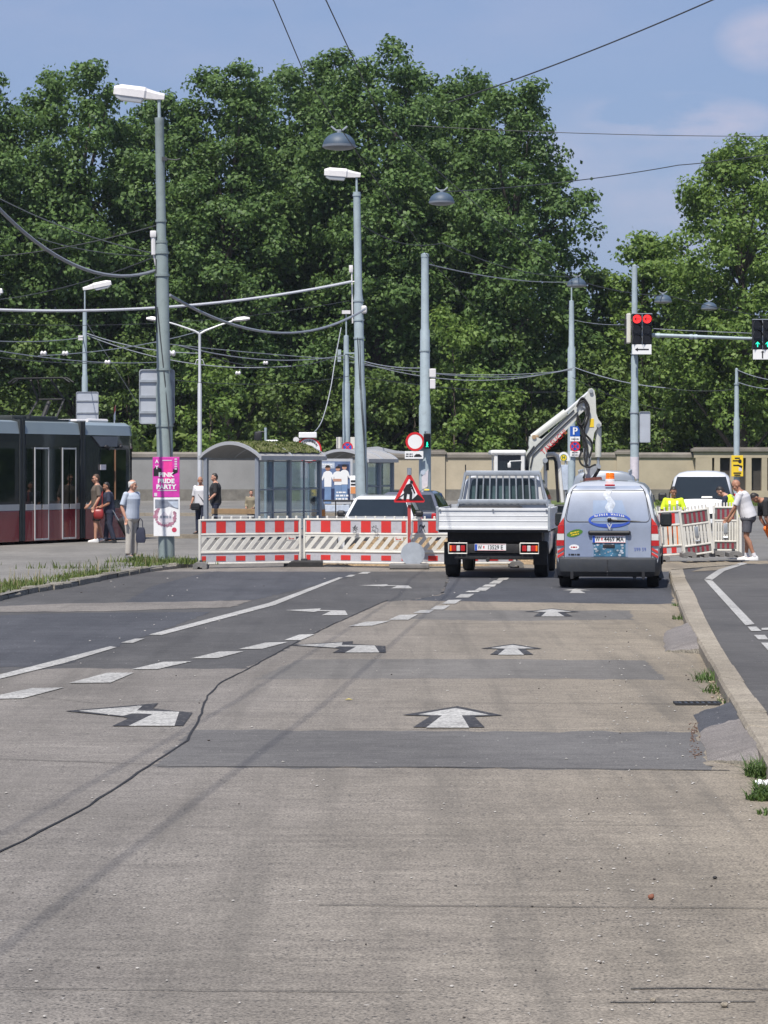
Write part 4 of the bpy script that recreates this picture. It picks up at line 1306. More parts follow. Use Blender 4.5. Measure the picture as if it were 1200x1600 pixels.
# lamps hung over the road
def hung_lamp(label, px, py, Y, wpx):
    c = at(px, py, Y); r = wpx * Y / FPX / 2
    root = thing('hanging_lamp', label, 'street lamp', c, 0, 'round lamps hung from span wires')
    mb = MB(); mb.lathe((0, 0, 0), [(r, 0), (r * .99, r * .14), (r * .94, r * .30), (r * .84, r * .46), (r * .68, r * .61), (r * .48, r * .72), (r * .25, r * .79), (.02, r * .81)], 32); mb.build('shade', M_['lampdark'], root)
    mb = MB(); mb.lathe((0, 0, 0), [(r * 1.03, 0.02), (r * 1.03, -.03), (r * .85, -.06), (r * .4, -.09), (.01, -.10)], 24); mb.build('lamp_bowl', M_['lampbowl'], root)
    mb = MB()
    for k in range(0):
        a = k * PI / 3
        mb.tube([(r * 1.0 * math.cos(a), r * 1.0 * math.sin(a), .02), (r * .88 * math.cos(a), r * .88 * math.sin(a), r * .39), (r * .27 * math.cos(a), r * .27 * math.sin(a), r * .755)], .012, 5)
    mb.tube([(-r * .5, 0, r * 1.2), (-r * .2, 0, r * .95), (r * .2, 0, r * .95), (r * .5, 0, r * 1.2)], .022, 6); mb.tube([(0, 0, r * .7), (0, 0, r * .95)], .05, 8)
    mb.build('hanger', M_['galv'], root)
    return c


hl = [hung_lamp('largest hanging lamp, above the lamp head of the middle pole', 530, 228, 62, 51),
      hung_lamp('hanging lamp in front of the big crowns above the capped pole', 690, 316, 81, 39),
      hung_lamp('hanging lamp above the pole with the parking sign', 901, 446, 118, 30),
      hung_lamp('hanging lamp just right of the signal mast', 1036, 471, 125, 27),
      hung_lamp('farthest hanging lamp, right of the one by the signal mast', 1108, 482, 132, 25)]

# parking and no-stopping signs
def sq_sign(name, label, px, py, wpx, hpx, Y, m):
    c = at(px, py, Y); w = wpx * Y / FPX; h = hpx * Y / FPX
    root = thing(name, label, 'traffic sign', c)
    mb = MB(); mb.box((0, .012, 0), (w, .02, h), bev=.008); mb.build('sign_face', m, root)
    return root, w, h


Ys = Y4 - .25
root, w, h = sq_sign('parking_sign', 'blue parking sign with a white P, topmost on its pole', 898.5, 674, 15.5, 16, Ys, M_['signblue'])
lettered(root, 'lettering', [('P', .42, 0, .0, .012, 1)], M_['signwhite'], face_M((0, -.002, 0)))
root, w, h = sq_sign('plate_sign', 'small white plate right under the blue parking sign', 898.5, 686, 15.5, 7.5, Ys, M_['signwhite'])
small_print(root, [(0, 0, .3, .045)], M_['signblack'], face_M((0, -.002, 0)))


def no_stopping(label, px, py, rpx, Y):
    c = at(px, py, Y); r = rpx * Y / FPX
    root = thing('no_stopping_sign', label, 'traffic sign', c)
    mb = MB(); disc(mb, (0, 0, 0), 0, r, 0, .02); mb.build('sign_face', M_['signblue'], root)
    mb = MB(); disc(mb, (0, 0, 0), r * .76, r, -.004, .001)
    for a in (45, -45):
        d = Vector((math.cos(R(a)), 0, math.sin(R(a)))); n = Vector((-d.z, 0, d.x))
        q = [d * r * .8 + n * r * .10, -d * r * .8 + n * r * .10, -d * r * .8 - n * r * .10, d * r * .8 - n * r * .10]
        mb.prism([(v.x, v.z) for v in q], 'y', -.0035 - (.0006 if a > 0 else 0), .001)
    mb.build('sign_ring', M_['signred'], root)
    mb = MB(); mb.tube([(0, .02, 0), (0, .2, 0)], .02, 6); mb.build('bracket', M_['galv'], root)


no_stopping('faded round no-stopping sign under the blue parking sign', 898.5, 697.5, 8, Ys)
root, w, h = sq_sign('plate_sign', 'white plate lowest under the faded no-stopping sign', 898.5, 709, 15.5, 9, Ys, M_['signwhite'])
small_print(root, [(0, .05, .26, .04), (0, -.05, .28, .04)], M_['signblack'], face_M((0, -.002, 0)))
no_stopping('round no-stopping sign behind the far shelter roof', 543, 699, 8.5, 112)
root, w, h = sq_sign('switch_cabinet', 'cream switch cabinet left of the no-stopping sign', 530, 692, 9, 18, 114.5, M_['plastwhite'])
mb = MB(); mb.box((0, .15, 0), (w * .96, .26, h * .98)); mb.build('cabinet_body', M_['plastwhite'], root)
root, w, h = sq_sign('switch_cabinet', 'cream switch cabinet right of the no-stopping sign', 551.5, 692, 8, 18, 114.5, M_['plastwhite'])
mb = MB(); mb.box((0, .15, 0), (w * .96, .26, h * .98)); mb.build('cabinet_body', M_['plastwhite'], root)
# half-round bus stop sign beside the excavator
c = at(880.5, 715, 78)
root = thing('bus_stop_sign', 'half-round bus stop sign with yellow H disc beside the excavator cab', 'bus stop sign', (c.x, 78, 0))
mb = MB(); mb.cyl((.06, 0, .0), (.06, 0, c.z + .1), .03); mb.build('post', M_['galv'], root)
mb = MB(); mb.prism([(.17 * math.cos(R(a)), c.z - .09 + .25 * math.sin(R(a))) for a in range(0, 181, 12)], 'y', -.05, -.03); mb.build('sign_face', M_['signwhite'], root)
mb = MB(); disc(mb, (0, 0, c.z), 0, .095, -.056, -.049, 24); mb.build('yellow_disc', M_['signyellow'], root)
mb = MB(); mb.text('H', .13, face_M((0, -.058, c.z)), 0, .001, .004); disc(mb, (0, 0, c.z), .082, .095, -.06, -.05, 24); mb.build('lettering', mat('sign_green', (.03, .16, .06), .5), root)
mb = MB(); mb.box((.02, -.04, c.z - .55), (.20, .03, .7), bev=.01); mb.build('timetable_case', M_['postersky'], root)

# ------------------------------------------------------------------ traffic signal mast on the right
Y5 = 90; k5 = FPX / Y5
b5 = Vector((at(991.5, 800, Y5).x, Y5, 0))
z5_ = lambda py: HCAM - (py - HOR) / k5
mast = pole('signal_mast', 'grey signal mast with long arm over the right lanes', 'signal mast', b5, [(0, .135), (z5_(638), .135), (z5_(631), .115), (z5_(560), .112), (z5_(556), .10), (z5_(415), .085), (z5_(413), .01)], M_['pole2'])
mb = MB(); mb.tube([(.08, 0, z5_(523)), (1.9, -.05, z5_(526)), (1.9, -.05, z5_(526)), (4.6, -.1, z5_(531))], [.065, .06, .055, .045], 12); mb.build('arm', M_['pole2'], mast)
for x_, py in ((.75, 524.5), (1.95, 526.5), (1.8, 526.3)):
    mb = MB(); mb.tube([(x_ - .05, -.03, z5_(py)), (x_ + .05, -.03, z5_(py))], .085, 12); mb.build('arm_clamp', M_['pole2'], mast)
for py, r in ((553, .108), (645, .138), (692, .138)): collar(mast, z5_(py), r, M_['galv'], .03)
mb = MB(); mb.tube([(.12, 0, z5_(512)), (1.4, -.02, z5_(516)), (4.3, -.1, z5_(522))], .012, 5); mb.build('stay_wire', M_['cable_m'], mast)
mb = MB(); mb.lathe((0, 0, 0), [(.142, z5_(748)), (.142, z5_(714)), (.02, z5_(713))], 18); mb.build('poster_wrap', M_['posterpale'], mast)


def signal_pair(label, px0, px1, py0, py1, Y, arrow_, lit, which):
    a = at(px0, py0, Y); b = at(px1, py1, Y); w = (b.x - a.x) / 2; h = a.z - b.z
    root = thing('traffic_signal', label, 'traffic light', (a + b) / 2)
    for s_ in (-1, 1):
        cx = s_ * w / 2
        mb = MB(); mb.box((cx, .12, 0), (w * .97, .24, h), bev=.02); hs = mb.build('housing', M_['black'], root)
        for i in range(3):
            zz = h / 2 - h * (i + .5) / 3; r = min(w, h / 3) * .42
            on = i == which
            mb = MB(); disc(mb, (cx, 0, zz), 0, r, -.006, .002, 24); mb.build('lens', (M_['sred'] if lit == 'red' else M_['sdark']) if on else M_['sdark'], hs)
            mb = MB(); visor(mb, cx, zz, r * 1.08, .2); mb.build('visor', M_['black'], hs)
            if on:
                mb = MB(); q = r * .75
                pts = [(-.9, 0), (-.1, .75), (-.1, .45), (-.42, .14), (.8, .14), (.8, -.14), (-.42, -.14), (-.1, -.45), (-.1, -.75)]
                if arrow_ == 'up': pts = [(y_, -x_) for x_, y_ in pts]
                mb.prism([(cx + x_ * q, zz + y_ * q) for x_, y_ in pts], 'y', -.011, -.004)
                mb.build('arrow', M_['sghost'] if lit == 'red' else M_['sgreen'], hs)
    mb = MB(); mb.box((0, .10, h / 2 + .01), (w * 2, .26, .025)); mb.box((0, -.004, 0), (.02, .03, h)); mb.box((0, .3, 0), (.12, .14, h * .8)); mb.build('mounting_frame', M_['galv'], root)
    return root


signal_pair('pair of red left-arrow signals on the mast', 987.5, 1019, 490.5, 538, Y5 - .45, 'left', 'red', 0)
signal_pair('pair of green straight-arrow signals hung from the mast arm', 1176, 1207, 499.5, 546, Y5 - .45, 'up', 'green', 2)
for lab, px, py, d in (('white plate with a black left arrow under the red signals', 1003, 546, 0), ('white plate with a black upward arrow under the green signals', 1191.5, 554, 1)):
    root, w, h = sq_sign('arrow_plate', lab, px, py, 30, 15.5, Y5 - .5, M_['signwhite'])
    pts = [(-.22, 0), (-.13, .06), (-.13, .02), (.22, .02), (.22, -.02), (-.13, -.02), (-.13, -.06)]
    if d: pts = [(y_ * 1.0, -x_ * .55) for x_, y_ in pts]
    mb = MB(); mb.prism(pts, 'y', -.004, .001); mb.build('arrow', M_['signblack'], root)
    mb = MB(); mb.tube([(0, .02, 0), (0, .3, 0)], .02, 6); mb.build('bracket', M_['galv'], root)
# signal head seen from the side at the left of the mast, and a sign back on the right
c = at(982.5, 513, Y5 - .1)
root = thing('traffic_signal', 'cream side of another signal head behind the red pair', 'traffic light', c)
mb = MB(); mb.box((0, .15, 0), (.13, .42, .95), bev=.03); mb.build('housing', M_['plastwhite'], root)
mb = MB()
for i in range(3): mb.box((-.17, .25, .28 - i * .3), (.20, .16, .03)); mb.box((-.09, .26, .20 - i * .3), (.05, .2, .2))
mb.build('visor', M_['black'], root)
sign_back('sign_panel_back', 'curved pale back of a sign on the right of the signal mast', 999, 1016, 643, 691.5, Y5 - .1, 0)
# slim pole with the yellow poster
Y6 = 110; b6 = Vector((at(1151, 800, Y6).x, Y6, 0)); z6 = lambda py: HCAM - (py - HOR) * Y6 / FPX
p6 = pole('wire_pole', 'slim grey pole carrying wires and a yellow poster, right of the mast', 'pole', b6, [(0, .115), (z6(655), .115), (z6(650), .09), (z6(605), .085), (z6(600), .065), (z6(576), .06), (z6(575), .01)], M_['pole2'])
collar(p6, z6(600), .085, M_['pole2'], .05)
a = at(1152, 728, Y6 - .2)
root = thing('poster_board', 'yellow poster with black print on the slim pole', 'poster', a)
mb = MB(); mb.box((0, 0, 0), (.46, .02, .82), bev=.006); mb.build('board', M_['signyellow'], root)
mb = MB()
for zz, x_, ww in ((.20, -.05, .26), (.02, -.05, .22), (-.28, 0, .3), (.3, 0, .2), (-.36, 0, .24)): mb.box((x_, -.0125, zz), (ww, .005, .055))
mb.prism([(.10 + .07 * math.cos(k * PI / 6), .18 + .08 * math.sin(k * PI / 6)) for k in range(12)], 'y', -.016, -.009); mb.prism([(.02, .06), (.2, .0), (.17, -.1), (.06, -.02)], 'y', -.016, -.009)
mb.build('black_print', M_['signblack'], root)
mb = MB(); mb.box((.12, -.013, -.13), (.13, .006, .14)); mb.build('pale_print', M_['posterpale'], root)


# ------------------------------------------------------------------ overhead wires
def wire(label, p, q, sag, r, m='cable_d', name='overhead_wire', n=18, group=None, mids=None):
    p = Vector(p); q = Vector(q); pts = []
    for i in range(n + 1):
        t = i / n; v = p.lerp(q, t); v.z -= 4 * sag * t * (1 - t); pts.append(v)
    mb = MB(); c = pts[n // 2].copy()
    mb.tube([v - c for v in pts], r, 6)
    return tag(mb.build(name, M_[m], loc=c, fix=False), label, 'wire', group)


# feed cables running along the road to the far lamps (their shadows fall on the concrete)
def cable_run(label, P, r):
    P = [Vector(p) for p in P]; pts = P; c = P[len(P) // 2].copy()
    mb = MB(); mb.tube([v - c for v in pts], r, 6)
    return tag(mb.build('overhead_wire', M_['cable_d'], loc=c, fix=False), label, 'wire')


cable_run('long dark cable crossing the top of the sky, the right of the two', [(-4.0, 1.0, 8.7), (-2.3, 20, 8.68), (-.82, 40.2, 8.70), (0, 55, 8.75), (3.2, 84, 9.5), (8.0, 119, 9.9)], .010)
cable_run('long dark cable crossing the top of the sky, the left of the two', [(-4.9, 1.0, 8.7), (-3.1, 20, 8.68), (-1.57, 40.2, 8.70), (-1.30, 47, 8.55), (1.4, 84, 8.2), (4.0, 112, 8.0)], .009)
wire('dark wire slanting across the blue sky at the upper right', at(1140, -12, 60), at(700, 160, 70), .1, .016)
wire('thin level wire across the sky gap, upper of two', at(640, 196, 100), at(1220, 213, 100), .1, .014)
wire('thin sloping wire across the sky gap, lower of two', at(690, 300, 81), at(1060, 258, 92), .12, .016)
wire('continuing wire from the sky gap into the right tree', at(1060, 258, 92), at(1230, 236, 98), .05, .016)
wire('wire from the capped pole to the far lamp', at(670, 413, Y3), at(900, 440, 119), .2, .018, 'cable_m')
wire('wire from the far lamp past the signal mast', at(902, 438, 118), at(1040, 462, 125), .15, .02)
wire('wire between the two hanging lamps on the right', at(1036, 460, 125), at(1230, 500, 135), .1, .016)
wire('thin wire from the middle pole up to the hanging lamp over the road', at(566, 352, Y2), at(690, 380, 81), .25, .014)
wire('thin wire from the hanging lamp down to the far lamp', at(690, 380, 81), at(905, 432, 118), .3, .014)
# white insulated span cables
wire('thick white span cable crossing behind the tall lamp pole to the middle pole', at(-30, 483, 66), at(549, 440, Y2 - .1), .30, .038, 'cable_l', 'span_cable')
wire('thick pale cable sagging from the upper left to the tall lamp pole', at(-30, 295, 50), at(242, 423, b1.y), .62, .034, 'cable_m', 'span_cable')
wire('grey cable dipping between the tall lamp pole and the middle pole', at(265, 461, b1.y), at(570, 483, Y2 - .2), .72, .032, 'cable_m', 'span_cable')
G_W = 'thin wires of the tram overhead net'
for lab, a, b, sg, r, m in (
        ('thin wire rising from the left edge to the tall lamp pole', at(-20, 402, 60), at(245, 352, b1.y), .1, .012, 'cable_d'),
        ('thin wire from the upper left edge to the insulator box of the tall pole', at(-20, 300, 64), at(240, 396, b1.y), .15, .012, 'cable_d'),
        ('thin wire joining the insulator box below the first one', at(60, 372, 64), at(240, 400, b1.y), .1, .010, 'cable_d'),
        ('dark wire from the left edge past the small lamp head', at(-20, 470, 92), at(240, 402, b1.y + 20), .2, .014, 'cable_d'),
        ('dark wire crossing low from the left edge to the lamp behind the tram', at(-20, 532, 90), at(130, 527, 117), .1, .018, 'cable_m'),
        ('contact wire from the left edge curving over the tram', at(-20, 545, 74), at(245, 566, 100), .15, .016, 'cable_m'),
        ('lower contact wire over the tram roof', at(-20, 556, 76), at(190, 566, 95), .1, .014, 'cable_d'),
        ('wire from the lamp behind the tram rightwards to the double lamp', at(136, 521, 117), at(312, 552, 110), .2, .020, 'cable_m'),
        ('second wire from the lamp behind the tram to the pole with boxes', at(136, 524, 117), at(455, 572, 110), .5, .018, 'cable_m'),
        ('wire rising from the tram across to the double lamp arm', at(60, 556, 86), at(330, 512, 110), .2, .016, 'cable_m'),
        ('span wire from the double lamp to the pole hung with wires', at(280, 540, 100), at(540, 555, 115), .35, .022, 'cable_m'),
        ('upper span wire ending at the pole hung with wires', at(240, 535, 100), at(540, 562, 115), .05, .016, 'cable_m'),
        ('slack wire drooping over the shelter from the left', at(330, 558, 100), at(536, 553, 115), .45, .016, 'cable_d'),
        ('wire from the pole hung with wires to the capped pole', at(545, 556, 115), at(660, 575, 90), .15, .020, 'cable_m'),
        ('second wire from the pole hung with wires running right to the parking sign pole', at(545, 560, 115), at(895, 575, 119), .7, .020, 'cable_m'),
        ('third wire running right towards the parking sign pole', at(545, 566, 115), at(895, 578, 119), .35, .016, 'cable_m'),
        ('wire from the capped pole box to the parking sign pole', at(680, 584, 86), at(893, 577, 119), .2, .016, 'cable_m'),
        ('wire from the parking sign pole down past the signal mast', at(895, 573, 119), at(1040, 606, 112), .15, .020, 'cable_m'),
        ('wire running on from the mast to the slim pole', at(1040, 606, 112), at(1150, 608, 110), .1, .012, 'cable_d'),
        ('lower dark wire from the parking sign pole into the shrubs', at(895, 590, 119), at(1040, 640, 125), .2, .014, 'cable_d'),
        ('upper wire from the slim pole to the right edge', at(1152, 578, 110), at(1230, 596, 100), .1, .016, 'cable_m'),
        ('second wire from the slim pole to the right edge', at(1152, 597, 110), at(1230, 608, 100), .1, .016, 'cable_m'),
        ('dark wire along the tree foot from the capped pole', at(560, 588, 100), at(890, 612, 119), .2, .012, 'cable_d'),
        ('thin dark wire over the shelter roof', at(240, 590, 90), at(560, 585, 115), .3, .012, 'cable_d'),
        ('level wire from the left edge across to the pole hung with wires', at(-20, 505, 100), at(545, 470, 112), .4, .012, 'cable_d'),
        ('thin stay wire slanting from the lamp behind the tram to the sign', at(136, 505, 116), at(215, 630, 110), .02, .012, 'cable_d'),
        ('feed wire between the mast arm and the far lamp', at(897, 500, 119), at(990, 507, Y5), .08, .012, 'cable_m')):
    wire(lab, a, b, sg, r, m, group=G_W)
mb = MB()
pts = [at(533, 512, 105), at(524, 560, 104), at(516, 610, 103), at(502, 660, 102), at(484, 682, 101)]
c0 = pts[2]
mb.tube([v - c0 for v in smooth_line(pts, 5)], .020, 6)
tag(mb.build('down_cable', M_['cable_m'], loc=c0, fix=False), 'loose cable hanging in a curve from the far pole to the shelter', 'cable')
# insulators on the net
for px, py, Y, lab in ((268, 552, 66, ''), (102, 552, 84, ''), (68, 552, 84, ''), (415, 567, 108, ''), (372, 583, 98, ''), (168, 566, 90, '')):
    c = at(px, py, Y)
    mb = MB(); mb.lathe((0, 0, 0), [(.02, -.10), (.07, -.07), (.07, -.03), (.04, 0), (.07, .03), (.07, .07), (.02, .10)], 10, M=Matrix.Rotation(R(90), 4, 'Y'))
    tag(mb.build('insulator', M_['lampwhite'], loc=c), 'pale insulator threaded on the thin tram wires', 'insulator', 'insulators on the tram wires')


# ------------------------------------------------------------------ vehicles
HEAD = -R(6.6)


def wheel(root, x, y, r, w, rim=True, z=None):
    z = r if z is None else z
    M = Matrix.Translation(Vector((x, y, z))) @ Matrix.Rotation(R(90), 4, 'Y')
    mb = MB(); mb.lathe((0, 0, 0), [(r * .62, -w / 2), (r * .93, -w / 2), (r, -w / 2 + .03), (r, w / 2 - .03), (r * .93, w / 2), (r * .62, w / 2), (r * .62, -w / 2)], 28, M=M, cap=False)
    wl_ = mb.build('wheel', M_['rubber'], root)
    mb = MB(); mb.lathe((0, 0, 0), [(.01, -w * .32), (r * .25, -w * .36), (r * .5, -w * .30), (r * .62, -w * .42), (r * .62, w * .42), (r * .5, w * .30), (r * .25, w * .36), (.01, w * .32)], 20, M=M)
    mb.build('rim', M_['galv'], wl_)
    return wl_


def mirror(root, x, y, z, s=1, w=.20, h=.26):
    mb = MB(); mb.box((x + s * w * .5, y, z), (w, .10, h), bev=.045); m = mb.build('wing_mirror', M_['black'], root)
    mb = MB(); mb.tube([(x - s * .02, y + .02, z - h * .25), (x + s * .10, y, z - h * .3)], .03, 6); mb.build('mirror_arm', M_['black'], m)
    mb = MB(); mb.box((x + s * w * .5, y - .052, z), (w * .78, .006, h * .78), bev=.02); mb.build('mirror_glass', M_['glass'], m)
    return m


def plate(root, text_, c, w=.52, h=.115, tilt=0.0):
    mb = MB(); M = Matrix.Translation(Vector(c)) @ Matrix.Rotation(tilt, 4, 'X')
    mb.box((0, .006, 0), (w, .012, h), M=M, bev=.004); p = mb.build('number_plate', M_['signwhite'], root)
    mb = MB(); mb.box((-w / 2 + .025, -.002, 0), (.042, .005, h * .92), M=M); mb.build('plate_band', M_['plateblue'], p)
    mb = MB()
    for zz in (h / 2 - .006, -h / 2 + .006): mb.box((.02, -.002, zz), (w - .06, .004, .003), M=M)
    mb.build('plate_border', M_['signred'], p)
    F = M @ face_M((0, -.003, 0))
    mb = MB()
    a, b = text_
    mb.text(a, .108, F @ Matrix.Translation(Vector((-w * .335, -.004, 0))), 0, .001, .0012, .66)
    mb.text(b, .108, F @ Matrix.Translation(Vector((w * .15, -.004, 0))), 0, .001, .0012, .82)
    mb.build('lettering', M_['signblack'], p, fix=False)
    mb = MB(); mb.prism([(-w * .225, -.022), (-w * .19, -.022), (-w * .185, .024), (-w * .23, .024)], 'y', -.003, .001, M=M); mb.build('city_crest', M_['signred'], p)
    return p


def vring(levels, ymap, zk=1.0, z0=.30, wk=1.0, dy=None):
    """closed cross-section: up the right side and down the left; dy(z) shifts points along y"""
    right = []
    for z, hw in levels:
        zz = z0 + (z - z0) * zk if z > z0 else z
        y = ymap + (dy(z) if dy else 0)
        right.append(Vector((hw * wk, y, zz)))
    return right + [Vector((-p.x, p.y, p.z)) for p in reversed(right)]


def vbody(mb, levels, stations, mi=0):
    rings = [vring(levels, *s_) for s_ in stations]
    n = len(levels); N = 2 * n
    vs = [p for r in rings for p in r]; fs = []
    for i in range(len(rings) - 1):
        for j in range(N):
            k = (j + 1) % N
            fs.append((i * N + j, i * N + k, (i + 1) * N + k, (i + 1) * N + j))
    mb.add(vs, fs, mi, True)
    for r in (rings[0], rings[-1]):
        for j in range(n - 1): mb.add([r[j], r[j + 1], r[N - 2 - j], r[N - 1 - j]], [(0, 1, 2, 3)], mi, True)


# ---- small service van, seen square from behind
M_['vanpaint'] = mat('van_silver_white', (.50, .52, .55), .28, .10, .03, 2, coat=.6)
M_['vanwrap'] = mat('van_rear_wrap', (.275, .315, .40), .3, 0, .22, .9, coat=.5)
M_['wrapdark'] = mat('wrap_blue_shade', (.215, .26, .37), .3, 0, .12, 2, coat=.5)
M_['wrappale'] = mat('wrap_pale_water', (.22, .285, .40), .3, 0, .14, 3, coat=.5)
M_['wrapwater'] = mat('wrap_water', (.05, .16, .26), .25, 0, .5, 7, coat=.5)
M_['wrapsplash'] = mat('wrap_splash', (.40, .44, .50), .3, 0, .42, 14, coat=.5)
M_['wrapring'] = mat('wrap_ring_blue', (.035, .085, .42), .3, 0, .1, 3, coat=.5)
M_['ecogreen'] = mat('eco_sticker_green', (.07, .18, .03), .4, 0, .15, 6)
VB = gp(952, 917); VB.z = 0
van = thing('service_van', 'silver-blue service van with water decoration and amber roof beacon', 'van', VB, HEAD)
LV = [(.30, .77), (.34, .83), (.52, .86), (.80, .86), (1.02, .835), (1.15, .80), (1.35, .755), (1.55, .705), (1.68, .655), (1.755, .58), (1.795, .44), (1.812, .2)]
def rear_dy(z): return 0 if z < 1.08 else (z - 1.08) ** 1.5 * .42 if z < 1.7 else .205 + (z - 1.7) * 1.8
st = [(-.74, 1, .30, .985, rear_dy), (-.70, 1, .30, 1.0, lambda z: rear_dy(z) * .96), (-.2, 1.0, .30, 1.005), (1.2, 1.01, .30, 1.005), (1.9, 1.0, .30, 1.0), (2.35, .84, .30, .97), (2.75, .60, .30, .95), (3.25, .49, .30, .92), (3.52, .36, .30, .84), (3.60, .22, .30, .74)]
mb = MB(); vbody(mb, LV, st); mb.build('body', M_['vanpaint'], van, sharp=55)


def van_rear(z, off=.006): return -.74 + rear_dy(z) - off
def van_hw(z):
    for (z0, a), (z1_, b) in zip(LV[:-1], LV[1:]):
        if z0 <= z <= z1_: return (a + (b - a) * (z - z0) / (z1_ - z0)) * .985
    return .4
def rear_patch(name, xs, zs, m, parent, off=.006, smooth=True):
    """sheet following the tailgate: xs(z) gives (left, right)"""
    mb = MB(); g = [[Vector((l_ + (r_ - l_) * i / 8, van_rear(z, off), z)) for i in range(9)] for z in zs for l_, r_ in (xs(z),)]
    for j in range(len(g) - 1):
        for i in range(8): mb.add([g[j][i], g[j][i + 1], g[j + 1][i + 1], g[j + 1][i]], [(0, 1, 2, 3)], 0, smooth)
    # short return edges give the panel its thickness
    for j in range(len(g) - 1):
        for i in (0, 8):
            a, b = g[j][i], g[j + 1][i]; mb.add([a, b, b + Vector((0, off, 0)), a + Vector((0, off, 0))], [(0, 1, 2, 3)])
    return mb.build(name, m, parent)
zl = [.53 + i * (1.735 - .53) / 22 for i in range(23)]
tg = rear_patch('tailgate', lambda z: (-min(.725, van_hw(z) - .06), min(.725, van_hw(z) - .06)), zl, M_['vanwrap'], van, .014)
tg['label'] = 'pale blue tailgate with water decoration'
# outline of the glued-over rear window
def outline_on_rear(pts, r, off): return [Vector((x, van_rear(z, off), z)) for x, z in pts]
wp = []
for cx, cz, a0 in ((.60, 1.60, 0), (-.60, 1.60, 90), (-.64, 1.19, 180), (.64, 1.19, 270)):
    for k in range(5):
        a = R(a0 + 22.5 * k); x = cx + .06 * math.cos(a); z = cz + .06 * math.sin(a)
        wp.append((x * (1.0 if z < 1.3 else .955), z))
wp.append(wp[0])
fine = []
for p, q in zip(wp[:-1], wp[1:]):
    k = max(1, int(math.hypot(q[0] - p[0], q[1] - p[1]) / .05))
    for i in range(k): fine.append((p[0] + (q[0] - p[0]) * i / k, p[1] + (q[1] - p[1]) * i / k))
fine.append(fine[0])
mb = MB(); mb.tube(outline_on_rear(fine, 0, .018), .0055, 5); mb.build('window_seal', M_['darkgrey'], tg)
# gap lines of the tailgate
mb = MB()
for s_ in (-1, 1): mb.tube(outline_on_rear([(s_ * min(.732, van_hw(z) - .053), z) for z in zl], 0, .008), .006, 5)
mb.build('gap_seal', M_['black'], van)
# decoration
rear_patch('wrap_shade', lambda z: (-.70, -.26), [.54 + i * .04 for i in range(15)], M_['wrapdark'], tg, .017)
rear_patch('wrap_glass', lambda z: (-.27 + (.02 if z > 1.2 else 0), .34 - .35 * max(0, z - 1.2)), [.54 + i * .05 for i in range(20)], M_['wrappale'], tg, .0185)
rear_patch('wrap_water', lambda z: (-.235, .30), [.545 + i * .035 for i in range(12)], M_['wrapwater'], tg, .0215)
rear_patch('wrap_splash', lambda z: (.02 - .17 * max(0, (z - 1.15)) + .03 * math.sin(z * 31), .13 - .14 * max(0, z - 1.15) + .035 * math.sin(z * 23)), [1.12 + i * .03 for i in range(19)], M_['wrapsplash'], tg, .021)
mb = MB()
rngv = random.Random(5)
for i in range(34):
    x, z = rngv.uniform(-.22, .27), rngv.uniform(.56, .80); r = rngv.uniform(.006, .022)
    mb.add([(x + r * 1.3 * math.cos(k * PI / 4), van_rear(z, .024), z + r * math.sin(k * PI / 4)) for k in range(8)], [list(range(8))])
o = mb.build('wrap_drops', M_['wrapsplash'], tg, fix=False)
# blue ellipse ring with the words
def ell(t, a, b, cx=.03, cz=1.155): return Vector((cx + a * math.cos(t), van_rear(cz + b * math.sin(t), .026), cz + b * math.sin(t)))
mb = MB(); N = 48
for k in range(N):
    t0, t1 = 2 * PI * k / N, 2 * PI * (k + 1) / N
    def w_(t): return .022 + .030 * abs(math.sin(t)) ** 1.2
    mb.add([ell(t0, .355, .125), ell(t1, .355, .125), ell(t1, .355 - .04, .125 - w_(t1) * 1.2), ell(t0, .355 - .04, .125 - w_(t0) * 1.2)], [(0, 1, 2, 3)])
mb.build('wrap_ring', M_['wrapring'], tg, fix=False)
mb = MB()
txt = 'WIENER WASSER'
for i, ch in enumerate(txt):
    t = PI / 2 + (6 - i) * .135; p = ell(t, .325, .098)
    if ch != ' ': mb.text(ch, .042, Matrix.Translation(Vector((p.x, p.y - .004, p.z))) @ Matrix.Rotation(-(t - PI / 2) * -.22, 4, 'Y') @ Matrix.Rotation(R(90), 4, 'X'), 0, .0008, .002)
mb.build('lettering', M_['signwhite'], tg, fix=False)
# stickers
mb = MB(); mb.add([(-.555 + .125 * math.cos(t) * (1 if abs(math.cos(t)) < .9 else 1.08), van_rear(.93, .020), .935 + .062 * math.sin(t) + .03 * math.cos(t)) for t in [k * PI / 10 for k in range(20)]], [list(range(20))]); o = mb.build('leaf_sticker', M_['ecogreen'], tg, fix=False)
small_print(o, [(0, .015, .15, .020), (0, -.022, .13, .020)], M_['signyellow'], face_M((-.555, van_rear(.93, .0185), .935)) @ Matrix.Rotation(R(12), 4, 'Z'))
mb = MB(); mb.add([(-.565 + .085 * math.cos(t), van_rear(.7, .020), .70 + .045 * math.sin(t)) for t in [k * PI / 10 for k in range(20)]], [list(range(20))]); o = mb.build('oval_sticker', M_['signwhite'], tg, fix=False)
small_print(o, [(0, 0, .11, .022)], M_['redlens'], face_M((-.565, van_rear(.7, .0185), .70)))
mb = MB(); mb.text('599 59', .082, face_M((.545, van_rear(.66, .020), .665)), 0, .0006, -.001, .9); disc(mb, (.38, van_rear(.66, .02), .665), .016, .026, 0, .001, 12); mb.build('lettering', M_['wrapring'], tg, fix=False)
small_print(tg, [(0, 0, .19, .028)], M_['signblack'], face_M((-.565, van_rear(.58, .018), .575)))
